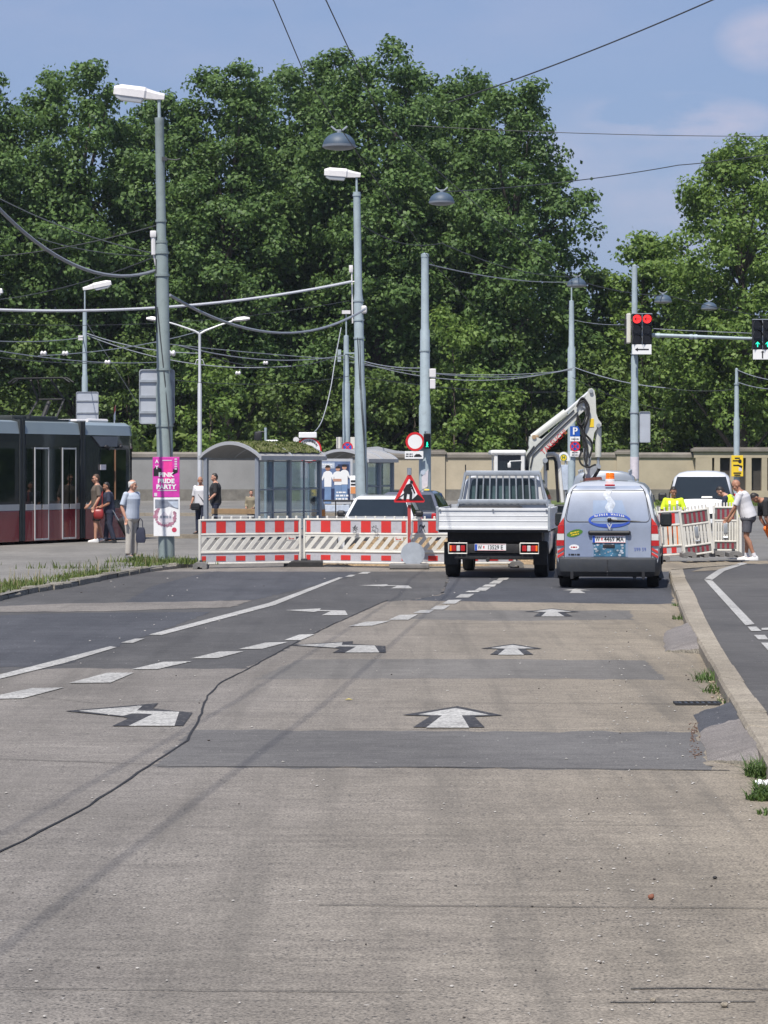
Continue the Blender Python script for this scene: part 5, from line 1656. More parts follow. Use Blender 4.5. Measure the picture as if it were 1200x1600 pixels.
# handle bar, plate, emblem, wiper, brake light
mb = MB(); mb.box((.03, -.785, .945), (.72, .07, .075), bev=.03); mb.build('handle_strip', M_['black'], van)
plate(van, ('W', '4469 MA'), (.02, -.775, .838), .56, .125)
mb = MB(); mb.box((.02, -.766, .72), (.20, .015, .055), bev=.012); mb.build('handle', M_['black'], van)
mb = MB(); disc(mb, (.03, -.80, 1.052), .056, .068, 0, .03, 28); F = face_M((.03, -.798, 1.052))
for pts in ([(-.040, .034), (-.022, .036), (-.0, -.008), (.022, .036), (.040, .034), (.006, -.046), (-.006, -.046)], [(-.012, .045), (0, .016), (.012, .045), (.004, .05), (-.004, .05)]):
    mb.add([F @ Vector((x * 1.15, z * 1.15, .004)) for x, z in pts], [list(range(len(pts)))])
mb.build('emblem', M_['alu'], van, fix=False)
mb = MB(); mb.tube([(.03, -.76, 1.165), (.10, -.765, 1.155), (.50, -.745, 1.135), (.58, -.74, 1.13)], [.022, .018, .012, .008], 6); mb.ball((.03, -.765, 1.165), (.04, .03, .035), 10, 6); mb.build('wiper', M_['black'], van)
mb = MB(); mb.box((.03, -.56, 1.745), (.17, .03, .03), bev=.008); mb.build('brake_light', M_['redlens'], van)
# tail lights, hazard stripes
for s_ in (-1, 1):
    def xs(z, s_=s_): 
        o_ = van_hw(z) + .012; i_ = .735
        return (i_, o_) if s_ > 0 else (-o_, -i_)
    for nm, za, zb, m in (('tail_light', .93, 1.07, M_['redlens']), ('tail_light', .82, .926, M_['clearlens']), ('tail_light', .725, .816, M_['redlens'])):
        o = rear_patch(nm, xs, [za + (zb - za) * i / 5 for i in range(6)], m, van, .028)
        mb = MB()
        zz = [za, zb]; mb.box((s_ * (van_hw((za + zb) / 2) + .004), -.66, (za + zb) / 2), (.022, .2, zb - za)); mb.build('lens_side', m, o)
    mb = MB()
    for z0 in (.56, .64): 
        x0, x1 = s_ * .738, s_ * .845
        mb.add([(x0, van_rear(z0, .016), z0 + .06), (x1, van_rear(z0, .016), z0), (x1, van_rear(z0, .016), z0 - .045 + .0), (x0, van_rear(z0, .016), z0 + .015)], [(0, 1, 2, 3)])
    x0, x1 = s_ * .738, s_ * .82
    mb.add([(x0, van_rear(1.1, .016), 1.20), (x1, van_rear(1.1, .016), 1.09), (x1, van_rear(1.1, .016), 1.075), (x0, van_rear(1.1, .016), 1.075)], [(0, 1, 2, 3)])
    mb.build('hazard_stripe', M_['red'], van, fix=False)
# bumper
rings = []
for x, y, in [(-.885, -.42), (-.87, -.66), (-.80, -.80), (-.5, -.85), (0, -.865), (.5, -.85), (.80, -.80), (.87, -.66), (.885, -.42)]:
    k = .86 if abs(x) > .6 else 1
    rings.append([Vector((x, y + .06, .53)), Vector((x, y, .50)), Vector((x, y - .01, .40)), Vector((x * .995, y + .01, .29)), Vector((x * .97, y + .10, .215)), Vector((x * .97, y + .16, .22)), Vector((x * .98, y + .14, .53))])
mb = MB(); mb.loft(rings, 0, True); mb.build('bumper', M_['darkgrey'], van, sharp=35)
mb = MB(); mb.box((0, -.868, .36), (.02, .012, .26)); mb.ball((0, -.875, .285), .018, 8, 6); mb.build('tow_cover', M_['black'], van)
mb = MB(); mb.box((0, .9, .30), (1.45, 3.2, .16)); mb.box((0, -.5, .27), (1.5, .4, .14)); mb.tube([(.45, -.4, .20), (.45, -.74, .19)], .03, 8); mb.build('underbody', M_['chassis'], van)
for s_ in (-1, 1):
    wheel(van, s_ * .745, 0, .31, .20); wheel(van, s_ * .745, 2.68, .31, .20)
    mb = MB()
    for yy in (0, 2.68):
        mb.prism([(yy + .37 * math.cos(R(a)), .31 + .37 * math.sin(R(a))) for a in range(0, 181, 15)], 'x', s_ * .855, s_ * .868)
    mb.build('wheel_arch', M_['black'], van)
    mirror(van, s_ * .83, 2.0, 1.12, s_, .21, .25)
    mb = MB(); mb.add([(s_ * .812, 1.15, 1.14), (s_ * .812, 2.15, 1.14), (s_ * .725, 1.85, 1.56), (s_ * .722, 1.15, 1.56)], [(0, 1, 2, 3)]); mb.build('side_window', M_['glass'], van)
    mb = MB(); mb.box((s_ * .862, .9, .60), (.012, 1.6, .10), bev=.004); mb.build('rub_strip', M_['darkgrey'], van)
    mb = MB(); mb.box((s_ * .60, -.835, .23), (.05, .02, .12)); mb.tube([(s_ * .84, -.30, .33), (s_ * .86, -.32, .16)], [.05, .08], 4); mb.build('mud_flap', M_['black'], van)
mb = MB(); mb.add([(-.62, 2.36, 1.50), (.62, 2.36, 1.50), (.72, 2.8, 1.13), (-.72, 2.8, 1.13)], [(0, 1, 2, 3)]); mb.build('windscreen', M_['glass'], van)
mb = MB(); mb.lathe((.02, -.2, 1.80), [(.085, 0), (.085, .045), (.075, .05)], 20); bn = mb.build('beacon', M_['white'], van)
mb = MB(); mb.lathe((.02, -.2, 1.85), [(.076, 0), (.078, .02), (.072, .025), (.076, .05), (.070, .055), (.074, .085), (.062, .105), (.02, .11)], 20); mb.build('beacon_dome', M_['orange'], bn)

# ---- pick-up truck with aluminium dropside bed
TB = gp(777, 901); TB.z = 0
tr = thing('dropside_truck', 'white dropside pick-up with ladder rack, waiting before the barrier', 'truck', TB, HEAD)
ra = -1.02
mb = MB()
mb.box((0, ra + .03, 1.10), (2.06, .045, .40))
for zz, hh in ((1.275, .05), (1.16, .012), (1.06, .012), (.925, .05)): mb.box((0, ra + .006, zz), (2.04, .012 if hh < .02 else .03, hh), bev=.004)
mb.build('tailgate', M_['alubed'], tr)
mb = MB()
for s_ in (-1, 1): mb.box((s_ * 1.03, ra + .02, 1.10), (.05, .075, .45), bev=.01)
for x in (-.98, 0, .98): mb.box((x, ra - .02, 1.27), (.03, .02, .02))
mb.build('corner_post', M_['galv'], tr)
for s_ in (-1, 1):
    mb = MB(); mb.box((s_ * 1.03, ra + 1.25, 1.10), (.035, 2.38, .40))
    for zz in (1.27, 1.10, .93): mb.box((s_ * 1.045, ra + 1.25, zz), (.02, 2.38, .045))
    mb.build('side_board', M_['alubed'], tr)
mb = MB(); mb.box((0, ra + 1.25, .88), (2.02, 2.44, .06)); mb.build('load_floor', M_['chassis'], tr)
mb = MB(); mb.box((0, ra + 2.42, 1.12), (1.98, .04, .44)); mb.build('bed_front', M_['alu'], tr)
# cargo lying dark in the bed
mb = MB(); mb.box((-.2, ra + 1.9, 1.10), (1.2, .8, .44), bev=.06); mb.build('tarpaulin', M_['chassis'], tr)
# ladder rack in front of the cab window
yr = ra + 2.36
mb = MB()
mb.box((0, yr, 1.935), (1.42, .05, .10), bev=.01); mb.box((0, yr, 1.39), (1.72, .05, .09), bev=.01)
for s_ in (-1, 1): mb.tube([(s_ * .86, yr, 1.30), (s_ * .80, yr, 1.46), (s_ * .71, yr, 1.95)], .028, 6); mb.tube([(s_ * .66, yr, 1.40), (s_ * .63, yr, 1.9)], .022, 6)
rk = mb.build('headboard_rack', M_['galv'], tr)
for i in range(9):
    x = -.50 + i * .125 * 1.02; mb = MB(); mb.tube([(x * 1.02, yr - .005, 1.42), (x * .97, yr - .005, 1.90)], .017, 6); mb.build('bar', M_['galv'], rk)
mb = MB(); mb.tube([(-.71, yr, 1.95), (-.715, yr, 2.10)], .012, 5); mb.build('aerial', M_['black'], rk)
# cab
LC = [(.36, .84), (.50, .90), (.95, .92), (1.25, .90), (1.42, .86), (1.62, .79), (1.80, .72), (1.88, .62), (1.925, .42), (1.94, .15)]
yc = ra + 2.46
mb = MB(); vbody(mb, LC, [(yc, .985, .36, .97), (yc + .06, 1, .36, 1.0), (yc + .9, 1.0, .36, 1.0), (yc + 1.25, .97, .36, .99), (yc + 1.75, .66, .36, .97), (yc + 2.3, .52, .36, .93), (yc + 2.5, .40, .36, .86), (yc + 2.56, .2, .36, .8)])
mb.build('cab', M_['carwhite'], tr, sharp=50)
mb = MB()
pts = []
for cx, cz, a0 in ((.53, 1.76, 0), (-.53, 1.76, 90), (-.60, 1.46, 180), (.60, 1.46, 270)):
    for k in range(4): pts.append((cx + .07 * math.cos(R(a0 + 30 * k)), cz + .07 * math.sin(R(a0 + 30 * k))))
mb.prism(pts, 'y', yc - .012, yc + .002); mb.build('rear_window', mat('cab_window', (.055, .095, .10), .08, 0, .35, 3, coat=.3), tr)
mb = MB()
for x in (-.42, .42): mb.box((x, yc - .016, 1.56), (.22, .01, .30), bev=.005); mb.box((x, yc - .016, 1.75), (.14, .01, .08), bev=.004)
mb.build('seat_shape', mat('cab_seat', (.025, .045, .05), .5, 0, .2, 4), tr)
for s_ in (-1, 1):
    mb = MB(); mb.add([(s_ * .866, yc + .2, 1.43), (s_ * .866, yc + 1.25, 1.43), (s_ * .735, yc + 1.05, 1.80), (s_ * .735, yc + .2, 1.80)], [(0, 1, 2, 3)]); mb.build('side_window', M_['glass'], tr)
    mirror(tr, s_ * .93, yc + 1.1, 1.20, s_, .23, .24)
    wheel(tr, s_ * .83, 0, .335, .245); wheel(tr, s_ * .80, 3.15, .335, .215)
    mb = MB(); mb.prism([(3.15 + .40 * math.cos(R(a)), .335 + .40 * math.sin(R(a))) for a in range(0, 181, 15)], 'x', s_ * .895, s_ * .932); mb.build('wheel_arch', M_['black'], tr)
    # tail light cluster in its guard
    cx = s_ * .66
    mb = MB(); zc = .555
    pts = [(cx - .17, zc + .095), (cx + .17, zc + .095), (cx + .17, zc - .095), (cx - .17, zc - .095)]
    mb.tube([(x, ra + .10, z) for x, z in pts] + [(pts[0][0], ra + .10, pts[0][1])], .014, 6); lg = mb.build('light_guard', M_['plastwhite'], tr)
    for k, (dx, m, w) in enumerate(((-.11, M_['redlens'], .10), (-.01, M_['clearlens'], .08), (.09, M_['redlens'], .11), (.155, M_['orange'], .05)) if s_ > 0 else ((-.155, M_['orange'], .05), (-.09, M_['redlens'], .11), (.01, M_['clearlens'], .08), (.11, M_['redlens'], .10))):
        mb = MB(); mb.box((cx + dx * .85, ra + .13, zc), (w * .85 - .004, .06, .105), bev=.008); mb.build('tail_light', m, tr)
    mb = MB(); mb.box((s_ * .83, -.42, .45), (.26, .02, .42)); mb.build('mud_flap', M_['chassis'], tr)
mb = MB(); mb.box((0, ra + .16, .55), (1.0, .06, .17), bev=.01); mb.box((0, ra + .2, .40), (1.45, .07, .10), bev=.01); mb.box((0, 1.35, .62), (.9, 3.4, .28)); mb.box((0, ra + .75, .76), (1.75, .8, .16)); mb.box((.0, .0, .40), (1.3, .16, .16), bev=.05); mb.box((.55, 1.5, .60), (.5, .8, .36)); mb.box((-.55, 1.5, .60), (.5, .8, .36)); mb.tube([(-.1, ra + .2, .36), (-.1, ra + .0, .34)], .035, 8)
mb.build('chassis', M_['chassis'], tr)
plate(tr, ('W', '13529 E'), (-.06, ra + .115, .575), .58, .125)

# ---- cars waiting behind the barrier
def hatch(name, label, cat, loc, rz, paint, LB, L, hood, roof0, roof1, tail, beltz, roofz, wr=.31):
    """body of belt-height shell and glazed cabin; front at +y"""
    root = thing(name, label, cat, loc, rz)
    w = LB; lev = [(.22, w * .90), (.30, w * .97), (.55, w), (.75, w * .985), (beltz, w * .93), (beltz + .02, w * .80)]
    mb = MB(); vbody(mb, lev, [(-L / 2, .80, .22, .86), (-L / 2 + .06, .95, .22, .95), (-L / 2 + .5, 1, .22, 1), (0, 1, .22, 1), (hood, 1.0, .22, 1), (L / 2 - .55, .92, .22, .98), (L / 2 - .10, .80, .22, .92), (L / 2, .62, .22, .80)])
    mb.build('body', paint, root, sharp=45)
    def cab(off, k): return [[Vector((x * (w * .93 * k + off), tail if False else y, z)) for x in ()] for y in ()]
    def sec(y, hw, z0, hw1, z1):
        return [Vector((-hw, y, z0)), Vector((-hw1, y, z1 - .05)), Vector((-hw1 * .85, y, z1)), Vector((hw1 * .85, y, z1)), Vector((hw1, y, z1 - .05)), Vector((hw, y, z0))]
    h0, h1 = w * .90, w * .70
    # corner points
    A = [(tail, h0, h1), (hood, h0, h1)]
    mb = MB()
    r0 = [Vector((-h0, tail, beltz)), Vector((-h1, roof0, roofz - .05)), Vector((-h1 * .86, roof0, roofz)), Vector((h1 * .86, roof0, roofz)), Vector((h1, roof0, roofz - .05)), Vector((h0, tail, beltz))]
    r1 = [Vector((-h0, (tail + hood) / 2, beltz)), Vector((-h1 * 1.03, (roof0 + roof1) / 2, roofz - .03)), Vector((-h1 * .88, (roof0 + roof1) / 2, roofz + .03)), Vector((h1 * .88, (roof0 + roof1) / 2, roofz + .03)), Vector((h1 * 1.03, (roof0 + roof1) / 2, roofz - .03)), Vector((h0, (tail + hood) / 2, beltz))]
    r2 = [Vector((-h0, hood, beltz)), Vector((-h1, roof1, roofz - .05)), Vector((-h1 * .86, roof1, roofz)), Vector((h1 * .86, roof1, roofz)), Vector((h1, roof1, roofz - .05)), Vector((h0, hood, beltz))]
    for rr_, y0, y1 in ((r0, tail, roof0), (r2, hood, roof1)):
        for k in (2, 3): rr_[k].y = y1 + (y1 - y0) * .05 / (roofz - .05 - beltz)
    mb.loft([r0, r1, r2], 0, False, True)
    mb.build('cabin', paint, root, sharp=30)
    def inset(q, k=.90, off=.008):
        c = sum(q, Vector()) / len(q); n = (q[1] - q[0]).cross(q[2] - q[1]).normalized()
        if n.dot(c - Vector((0, 0, beltz * .8))) < 0: n = -n
        return [c + (p - c) * k + n * off for p in q]
    for nm, q in (('windscreen', [r2[0], r2[5], r2[4], r2[1]]), ('rear_window', [r0[0], r0[5], r0[4], r0[1]]), ('side_window', [r0[0], r2[0], r2[1], r0[1]]), ('side_window', [r0[5], r2[5], r2[4], r0[4]])):
        mb = MB(); qq = inset(q, .90); mb.add(qq, [(0, 1, 2, 3)]); mb.add([p + (sum(q, Vector()) / 4 - p) * .0 for p in inset(q, .90, .003)], [(3, 2, 1, 0)])
        for a, b, c_, d in ((0, 1, 1, 0), (1, 2, 2, 1), (2, 3, 3, 2), (3, 0, 0, 3)):
            lo = inset(q, .90, .001); mb.add([qq[a], qq[b], lo[b], lo[a]], [(0, 1, 2, 3)])
        mb.build(nm, M_['glass'], root)
    for s_ in (-1, 1):
        wheel(root, s_ * (w - .10), -L / 2 + .75, wr, .20); wheel(root, s_ * (w - .10), L / 2 - .85, wr, .20)
        m = mirror(root, s_ * (w * .92), hood - .25, beltz + .08, s_, .18, .14)
        mb = MB(); mb.box((s_ * w * .72, L / 2 - .10, .66), (.30, .12, .14), bev=.04); mb.build('headlight', M_['clearlens'], root)
        mb = MB(); mb.box((s_ * w * .80, -L / 2 + .02, .80), (.20, .10, .22), bev=.03); mb.build('tail_light', M_['redlens'], root)
    for yy, ww in ((L / 2 - .05, 1.5), (-L / 2 + .03, 1.6)):
        mb = MB(); mb.box((0, yy, .42), (w * ww, .14, .23), bev=.04); mb.build('bumper', M_['darkgrey'], root)
    return root


M_['navy'] = mat('navy_car_paint', (.020, .032, .075), .25, 0, .05, 2, coat=.8)
c = at(596, 800, 62)
car = hatch('parked_car', 'white car facing the camera behind the red-white barrier', 'car', (c.x, 63.6, 0), PI - R(5), M_['carwhite'], .86, 4.0, .62, -1.55, .05, -1.95, .93, 1.39)
c = at(652, 800, 70)
hatch('parked_car', 'dark navy estate car seen from behind next to the road-works triangle', 'car', (c.x, 72, 0), HEAD, M_['navy'], .88, 4.4, .95, -1.75, .35, -2.1, .95, 1.43)


# ---- box-shaped transporter vans
def transporter(label, loc, rz, paint, front):
    root = thing('transporter_van', label, 'van', loc, rz)
    L = [(.30, .86), (.42, .93), (.9, .95), (1.05, .93), (1.3, .88), (1.6, .81), (1.80, .74), (1.90, .62), (1.945, .42), (1.96, .15)]
    mb = MB(); vbody(mb, L, [(-1.0, .97, .30, .97), (-.95, 1, .30, 1), (.5, 1.0, .30, 1), (2.1, .985, .30, 1), (2.35, .93, .30, .99), (2.95, .54, .30, .96), (3.5, .44, .30, .92), (3.72, .32, .30, .84), (3.76, .2, .30, .78)])
    mb.build('body', paint, root, sharp=50)
    mb = MB(); mb.add([(-.66, 2.40, 1.79), (.66, 2.40, 1.79), (.82, 2.97, 1.20), (-.82, 2.97, 1.20)], [(0, 1, 2, 3)]); mb.add([(-.66, 2.38, 1.78), (.66, 2.38, 1.78), (.82, 2.95, 1.19), (-.82, 2.95, 1.19)], [(3, 2, 1, 0)]); ws = mb.build('windscreen', M_['glass'], root)
    mb = MB(); 
    for x in (-.42, .42): mb.box((x, 2.755, 1.44), (.30, .012, .26), M=Matrix.Identity(4), bev=.005)
    mb.add([(.02, 2.962, 1.225), (.30, 2.962, 1.225), (.29, 2.93, 1.265), (.03, 2.93, 1.265)], [(0, 1, 2, 3)])
    mb = MB(); mb.add([(-.30, 2.984, 1.215), (.0, 2.984, 1.215), (-.01, 2.94, 1.262), (-.29, 2.94, 1.262)], [(0, 1, 2, 3)]); mb.build('dashboard_paper', M_['plastwhite'], root, fix=False)
    mb = MB(); mb.prism([(-.62, 1.70), (.62, 1.70), (.68, 1.25), (-.68, 1.25)], 'y', -1.012, -.99); mb.build('rear_window', M_['glass'], root)
    for s_ in (-1, 1):
        wheel(root, s_ * .83, 0, .33, .22); wheel(root, s_ * .83, 3.0, .33, .22)
        mb = MB(); mb.add([(s_ * .905, 1.35, 1.22), (s_ * .905, 2.55, 1.22), (s_ * .775, 2.2, 1.73), (s_ * .775, 1.35, 1.73)], [(0, 1, 2, 3)]); mb.build('side_window', M_['glass'], root)
        mirror(root, s_ * .95, 2.45, 1.24, s_, .22, .22)
        mb = MB(); mb.box((s_ * .72, 3.66, .80), (.28, .14, .20), bev=.05); mb.build('headlight', M_['clearlens'], root)
        mb = MB(); mb.box((s_ * .87, -1.0, 1.05), (.12, .06, .50), bev=.02); mb.build('tail_light', M_['redlens'], root)
    for yy, ww in ((3.72, 1.75), (-1.0, 1.8)):
        mb = MB(); mb.box((0, yy, .45), (ww, .15, .23), bev=.05); mb.build('bumper', M_['darkgrey'], root)
    mb = MB(); mb.box((0, 3.74, .74), (.9, .04, .14), bev=.01); mb.build('grille', M_['black'], root)
    return root


c = at(1115, 800, 76.5)
transporter('white transporter van facing the camera behind the workmen', (c.x, 79.2, 0), PI - R(7), M_['carwhite'], True)
M_['greyvan'] = mat('grey_van_paint', (.30, .33, .37), .3, .2, .05, 2, coat=.5)
c = at(950, 800, 74)
gv = transporter('grey van hidden behind the service van, only its roof showing', (c.x, 75, 0), HEAD, M_['greyvan'], False)
for s_ in (-1, 1):
    mb = MB(); mb.tube([(s_ * .66, -.8, 1.96), (s_ * .66, 1.6, 1.98)], .022, 6)
    for y in (-.7, .4, 1.5): mb.tube([(s_ * .66, y, 1.86), (s_ * .66, y, 1.97)], .02, 6)
    mb.build('roof_rail', M_['alu'], gv)

# ---- excavator with raised boom
YE = 66; kE = FPX / YE
def ex(px, py): return ((px - 836) / kE, HCAM - (py - HOR) / kE)
EB = Vector((at(836, 800, YE).x, YE, 0))
M_['digger'] = mat('digger_grey_white', (.56, .57, .53), .4, 0, .06, 2, coat=.2, dirt=.12)
M_['digcab'] = mat('digger_cab_white', (.72, .72, .70), .4, 0, .05, 2, coat=.2, dirt=.08)
ed = thing('excavator', 'light grey excavator with raised folded boom behind the pick-up', 'excavator', EB)
def pe(px, py, y=0.0): a = ex(px, py); return Vector((a[0], y, a[1]))
def outl(pts): return [ex(x, y) for x, y in pts]
# tracks, undercarriage
for s_ in (-1, 1):
    mb = MB(); prof = [(-1.05 + .0, .30)] ; pts = []
    for a in range(90, 271, 20): pts.append((-.85 + .30 * math.cos(R(a)), .30 + .30 * math.sin(R(a))))
    for a in range(-90, 91, 20): pts.append((.85 + .30 * math.cos(R(a)), .30 + .30 * math.sin(R(a))))
    mb.prism(pts, 'y', s_ * .80 - .22, s_ * .80 + .22)
    t_ = mb.build('track', M_['rubber'], ed)
    mb = MB()
    for x in (-.85, -.4, 0, .4, .85): mb.cyl((x, s_ * .80 - .23, .30), (x, s_ * .80 + .23, .30), .16 if abs(x) > .5 else .10, 14)
    mb.build('roller', M_['chassis'], t_)
mb = MB(); mb.box((0, 0, .5), (1.3, 1.3, .3), bev=.04); mb.lathe((0, 0, .6), [(.5, 0), (.5, .16)], 20); mb.build('undercarriage', M_['chassis'], ed)
mb = MB(); mb.box((-.55, .35, 1.0), (1.7, 1.5, .56), bev=.10); mb.box((-.95, .55, 1.42), (.7, 1.0, .5), bev=.12); mb.build('upper_structure', M_['digger'], ed)
# cab (left of the boom in the picture)
cx0, cz1 = ex(770, 706); cx1 = ex(815, 706)[0]
mb = MB()
yA, yB = -.55, .75
for (x, y) in ((cx0 + .05, yA), (cx1, yA), (cx0 + .05, yB), (cx1, yB)): mb.box((x, y, (cz1 + .95) / 2), (.09, .09, cz1 - .95), bev=.02)
mb.box(((cx0 + cx1) / 2, (yA + yB) / 2, cz1 - .02), (cx1 - cx0 + .16, yB - yA + .16, .12), bev=.05)
mb.box(((cx0 + cx1) / 2, (yA + yB) / 2, 1.22), (cx1 - cx0 + .10, yB - yA + .10, .72), bev=.03)
ecab = mb.build('cab', M_['digcab'], ed)
mb = MB(); mb.box(((cx0 + cx1) / 2, (yA + yB) / 2, (cz1 + 1.5) / 2 + .02), (cx1 - cx0 - .04, yB - yA - .03, cz1 - 1.62), bev=.01); mb.build('cab_window', M_['glass'], ecab)
mb = MB(); mb.tube([pe(795, 729, -.9), pe(792, 726, -.88), pe(795, 721, -.8), pe(812, 720, -.6)], .018, 6); mb.box(pe(793, 727, -.9), (.08, .05, .12), bev=.02); mb.build('cab_mirror', M_['digcab'], ecab)
# open door frame right of the boom
mb = MB(); d0 = .2
mb.tube([pe(853, 735, d0), pe(853, 712, d0), pe(858, 709.5, d0), pe(866, 709, d0), pe(872, 713, d0), pe(874, 722, d0), pe(880, 785, d0)], .045, 8); mb.tube([pe(853, 735, d0), pe(853, 785, d0)], .045, 8); mb.build('door_frame', M_['digcab'], ed)
mb = MB(); mb.tube([pe(856, 735, d0 - .03), pe(856, 716, d0 - .03), pe(866, 715, d0 - .03), pe(869, 722, d0 - .03), pe(873, 785, d0 - .03)], .035, 8); mb.build('door_seal', M_['black'], ed)
# boom
boom = [(822, 738), (818, 722), (820, 712), (827, 700), (826, 694), (827, 682), (832, 681), (846, 686), (858, 676), (884, 652), (901, 631), (904, 625), (912, 627), (917, 634), (913, 641), (905, 648), (899, 657), (888, 668), (868, 689), (855, 702), (852, 712), (854, 719), (849, 726), (843, 738)]
mb = MB(); mb.prism(outl(boom), 'y', -.17, .17); mb.build('boom', M_['digger'], ed)
for a, b in (((824, 735), (826, 712)), ((826, 712), (838, 697)), ((838, 697), (896, 641)), ((828, 732), (832, 712)), ((832, 712), (850, 693)), ((850, 693), (902, 644)), ((822, 735), (823, 712)), ((823, 712), (834, 697))):
    mb = MB(); mb.tube([pe(*a, -.19), pe(*b, -.19)], .016, 6); mb.build('hydraulic_line', M_['cable_d'], ed)
mb = MB()
F = Matrix.Translation(pe(864, 690, -.176)) @ Matrix.Rotation(-math.atan2(701 - 672, 879 - 848), 4, 'Y') @ Matrix.Rotation(R(90), 4, 'X')
mb.text('TAKEUCHI', .185, F @ Matrix.Translation(Vector((0, -.02, 0))), 0, .002, -.002, .86); mb.build('lettering', M_['signred'], ed, fix=False)
mb = MB(); mb.cyl(pe(851, 719.5, -.22), pe(851, 719.5, .22), .06, 14); mb.build('pivot_pin', M_['galv'], ed)
# stick cylinder over the boom
mb = MB(); mb.tube([pe(832, 684, 0), pe(884, 644, 0)], .085, 14); mb.build('cylinder', M_['digger'], ed)
mb = MB(); mb.tube([pe(884, 644, 0), pe(921, 612, 0)], .038, 10); mb.build('piston_rod', M_['alu'], ed)
mb = MB(); mb.box(pe(836, 684, 0), (.16, .28, .12), bev=.02); mb.cyl(pe(834, 683, -.2), pe(834, 683, .2), .05, 12); mb.build('bracket', mat('rust_stain', (.32, .22, .13), .7, 0, .3, 12), ed)
# stick
stick = [(918, 613), (920, 607.5), (924, 606.5), (928, 610), (930, 620), (931, 646), (934, 655), (939, 661), (939, 666), (933, 668), (928, 676), (925.5, 690), (922, 728), (914, 748), (913, 735), (911, 690), (911, 672), (916, 652), (914, 640), (912, 632), (914, 622)]
mb = MB(); mb.prism(outl(stick), 'y', -.13, .13); mb.build('stick', M_['digger'], ed)
mb = MB(); mb.cyl(pe(923, 611.5, -.18), pe(923, 611.5, .18), .045, 12); mb.cyl(pe(913.5, 634, -.21), pe(913.5, 634, .21), .07, 14); mb.cyl(pe(934.5, 665, -.18), pe(934.5, 665, .18), .05, 12); mb.build('pivot_pin', M_['galv'], ed)
mb = MB(); mb.tube([pe(935, 668, 0), pe(934.5, 714, 0)], .075, 12); mb.build('cylinder', M_['digger'], ed)
mb = MB(); mb.tube([pe(934.5, 714, 0), pe(935, 730, 0)], .035, 10); mb.build('piston_rod', M_['galv'], ed)
mb = MB(); mb.box(pe(924, 661, -.135), (.10, .012, .20), bev=.005); mb.build('warning_sticker', M_['signyellow'], ed)
# hoses
hs = [[(901, 634), (908, 624), (917, 632), (919, 650), (912, 672), (914, 690)], [(900, 636), (909, 622), (919, 636), (917, 655), (909, 668), (905, 655)], [(904, 630), (912, 628), (916, 645), (908, 664), (902, 660)], [(903, 652), (908, 670), (918, 684), (924, 692)],
      [(910, 676), (914, 695), (912, 715), (918, 730)], [(908, 704), (904, 716), (908, 726), (918, 730), (926, 727), (930, 726)], [(914, 680), (922, 688), (924, 700), (920, 716)], [(902, 648), (901, 660), (908, 676), (911, 700)], [(910, 680), (917, 700), (915, 728)]]
mb = MB()
for i, h in enumerate(hs): mb.tube(smooth_line([pe(x, y, -.20 - .025 * (i % 3)) for x, y in h], 5), .022, 6)
mb.build('hydraulic_hose', M_['rubber'], ed)
# quick coupler and small bucket at the stick end
mb = MB(); mb.prism(outl([(914, 742), (922, 730), (934, 724), (939, 729), (936, 734), (926, 742), (917, 750)]), 'y', -.11, .11); mb.cyl(pe(935, 729, -.17), pe(935, 729, .17), .05, 12); mb.build('quick_coupler', M_['galv'], ed)
mb = MB(); mb.tube([pe(936, 732, -.1), pe(930, 742, -.1), pe(925, 751, -.1)], .04, 8); mb.tube([pe(920, 731, .05), pe(913, 748, .05)], .045, 8); mb.build('link_arm', M_['chassis'], ed)
mb = MB(); mb.prism(outl([(913, 747), (938, 745), (942, 760), (936, 775), (922, 779), (912, 768)]), 'y', -.35, .35); mb.build('bucket', mat('bucket_rust', (.16, .05, .04), .7, 0, .3, 6, dirt=.4), ed)


# ------------------------------------------------------------------ tram
TA = Vector((-9.6, 70.5, 0)); TD = Vector((2.68, 5.6, 0)).normalized(); TYAW = math.atan2(TD.y, TD.x)   # local +x runs along the tram to its far end
M_['tgrey'] = mat('tram_roof_grey', (.24, .29, .31), .4, .1, .06, 1, coat=.2)
M_['tdark'] = mat('tram_dark_panel', (.028, .033, .037), .2, 0, .12, .8, coat=.5)
M_['tred'] = mat('tram_dark_red', (.21, .028, .038), .25, 0, .12, .8, coat=.7, dirt=.15)
M_['tband'] = mat('tram_pale_band', (.36, .37, .38), .4, 0, .06, 2)
M_['tbellows'] = mat('tram_bellows', (.030, .036, .037), .7, 0, .2, 3)
M_['tglass'] = mat('tram_window', (.010, .016, .014), .05, 0, .3, .7, spec=.6, coat=.3)
tram = thing('tram', 'dark red and grey low-floor tram standing at the stop', 'tram', TA, TYAW)
W_T = 2.4; ZB = .16
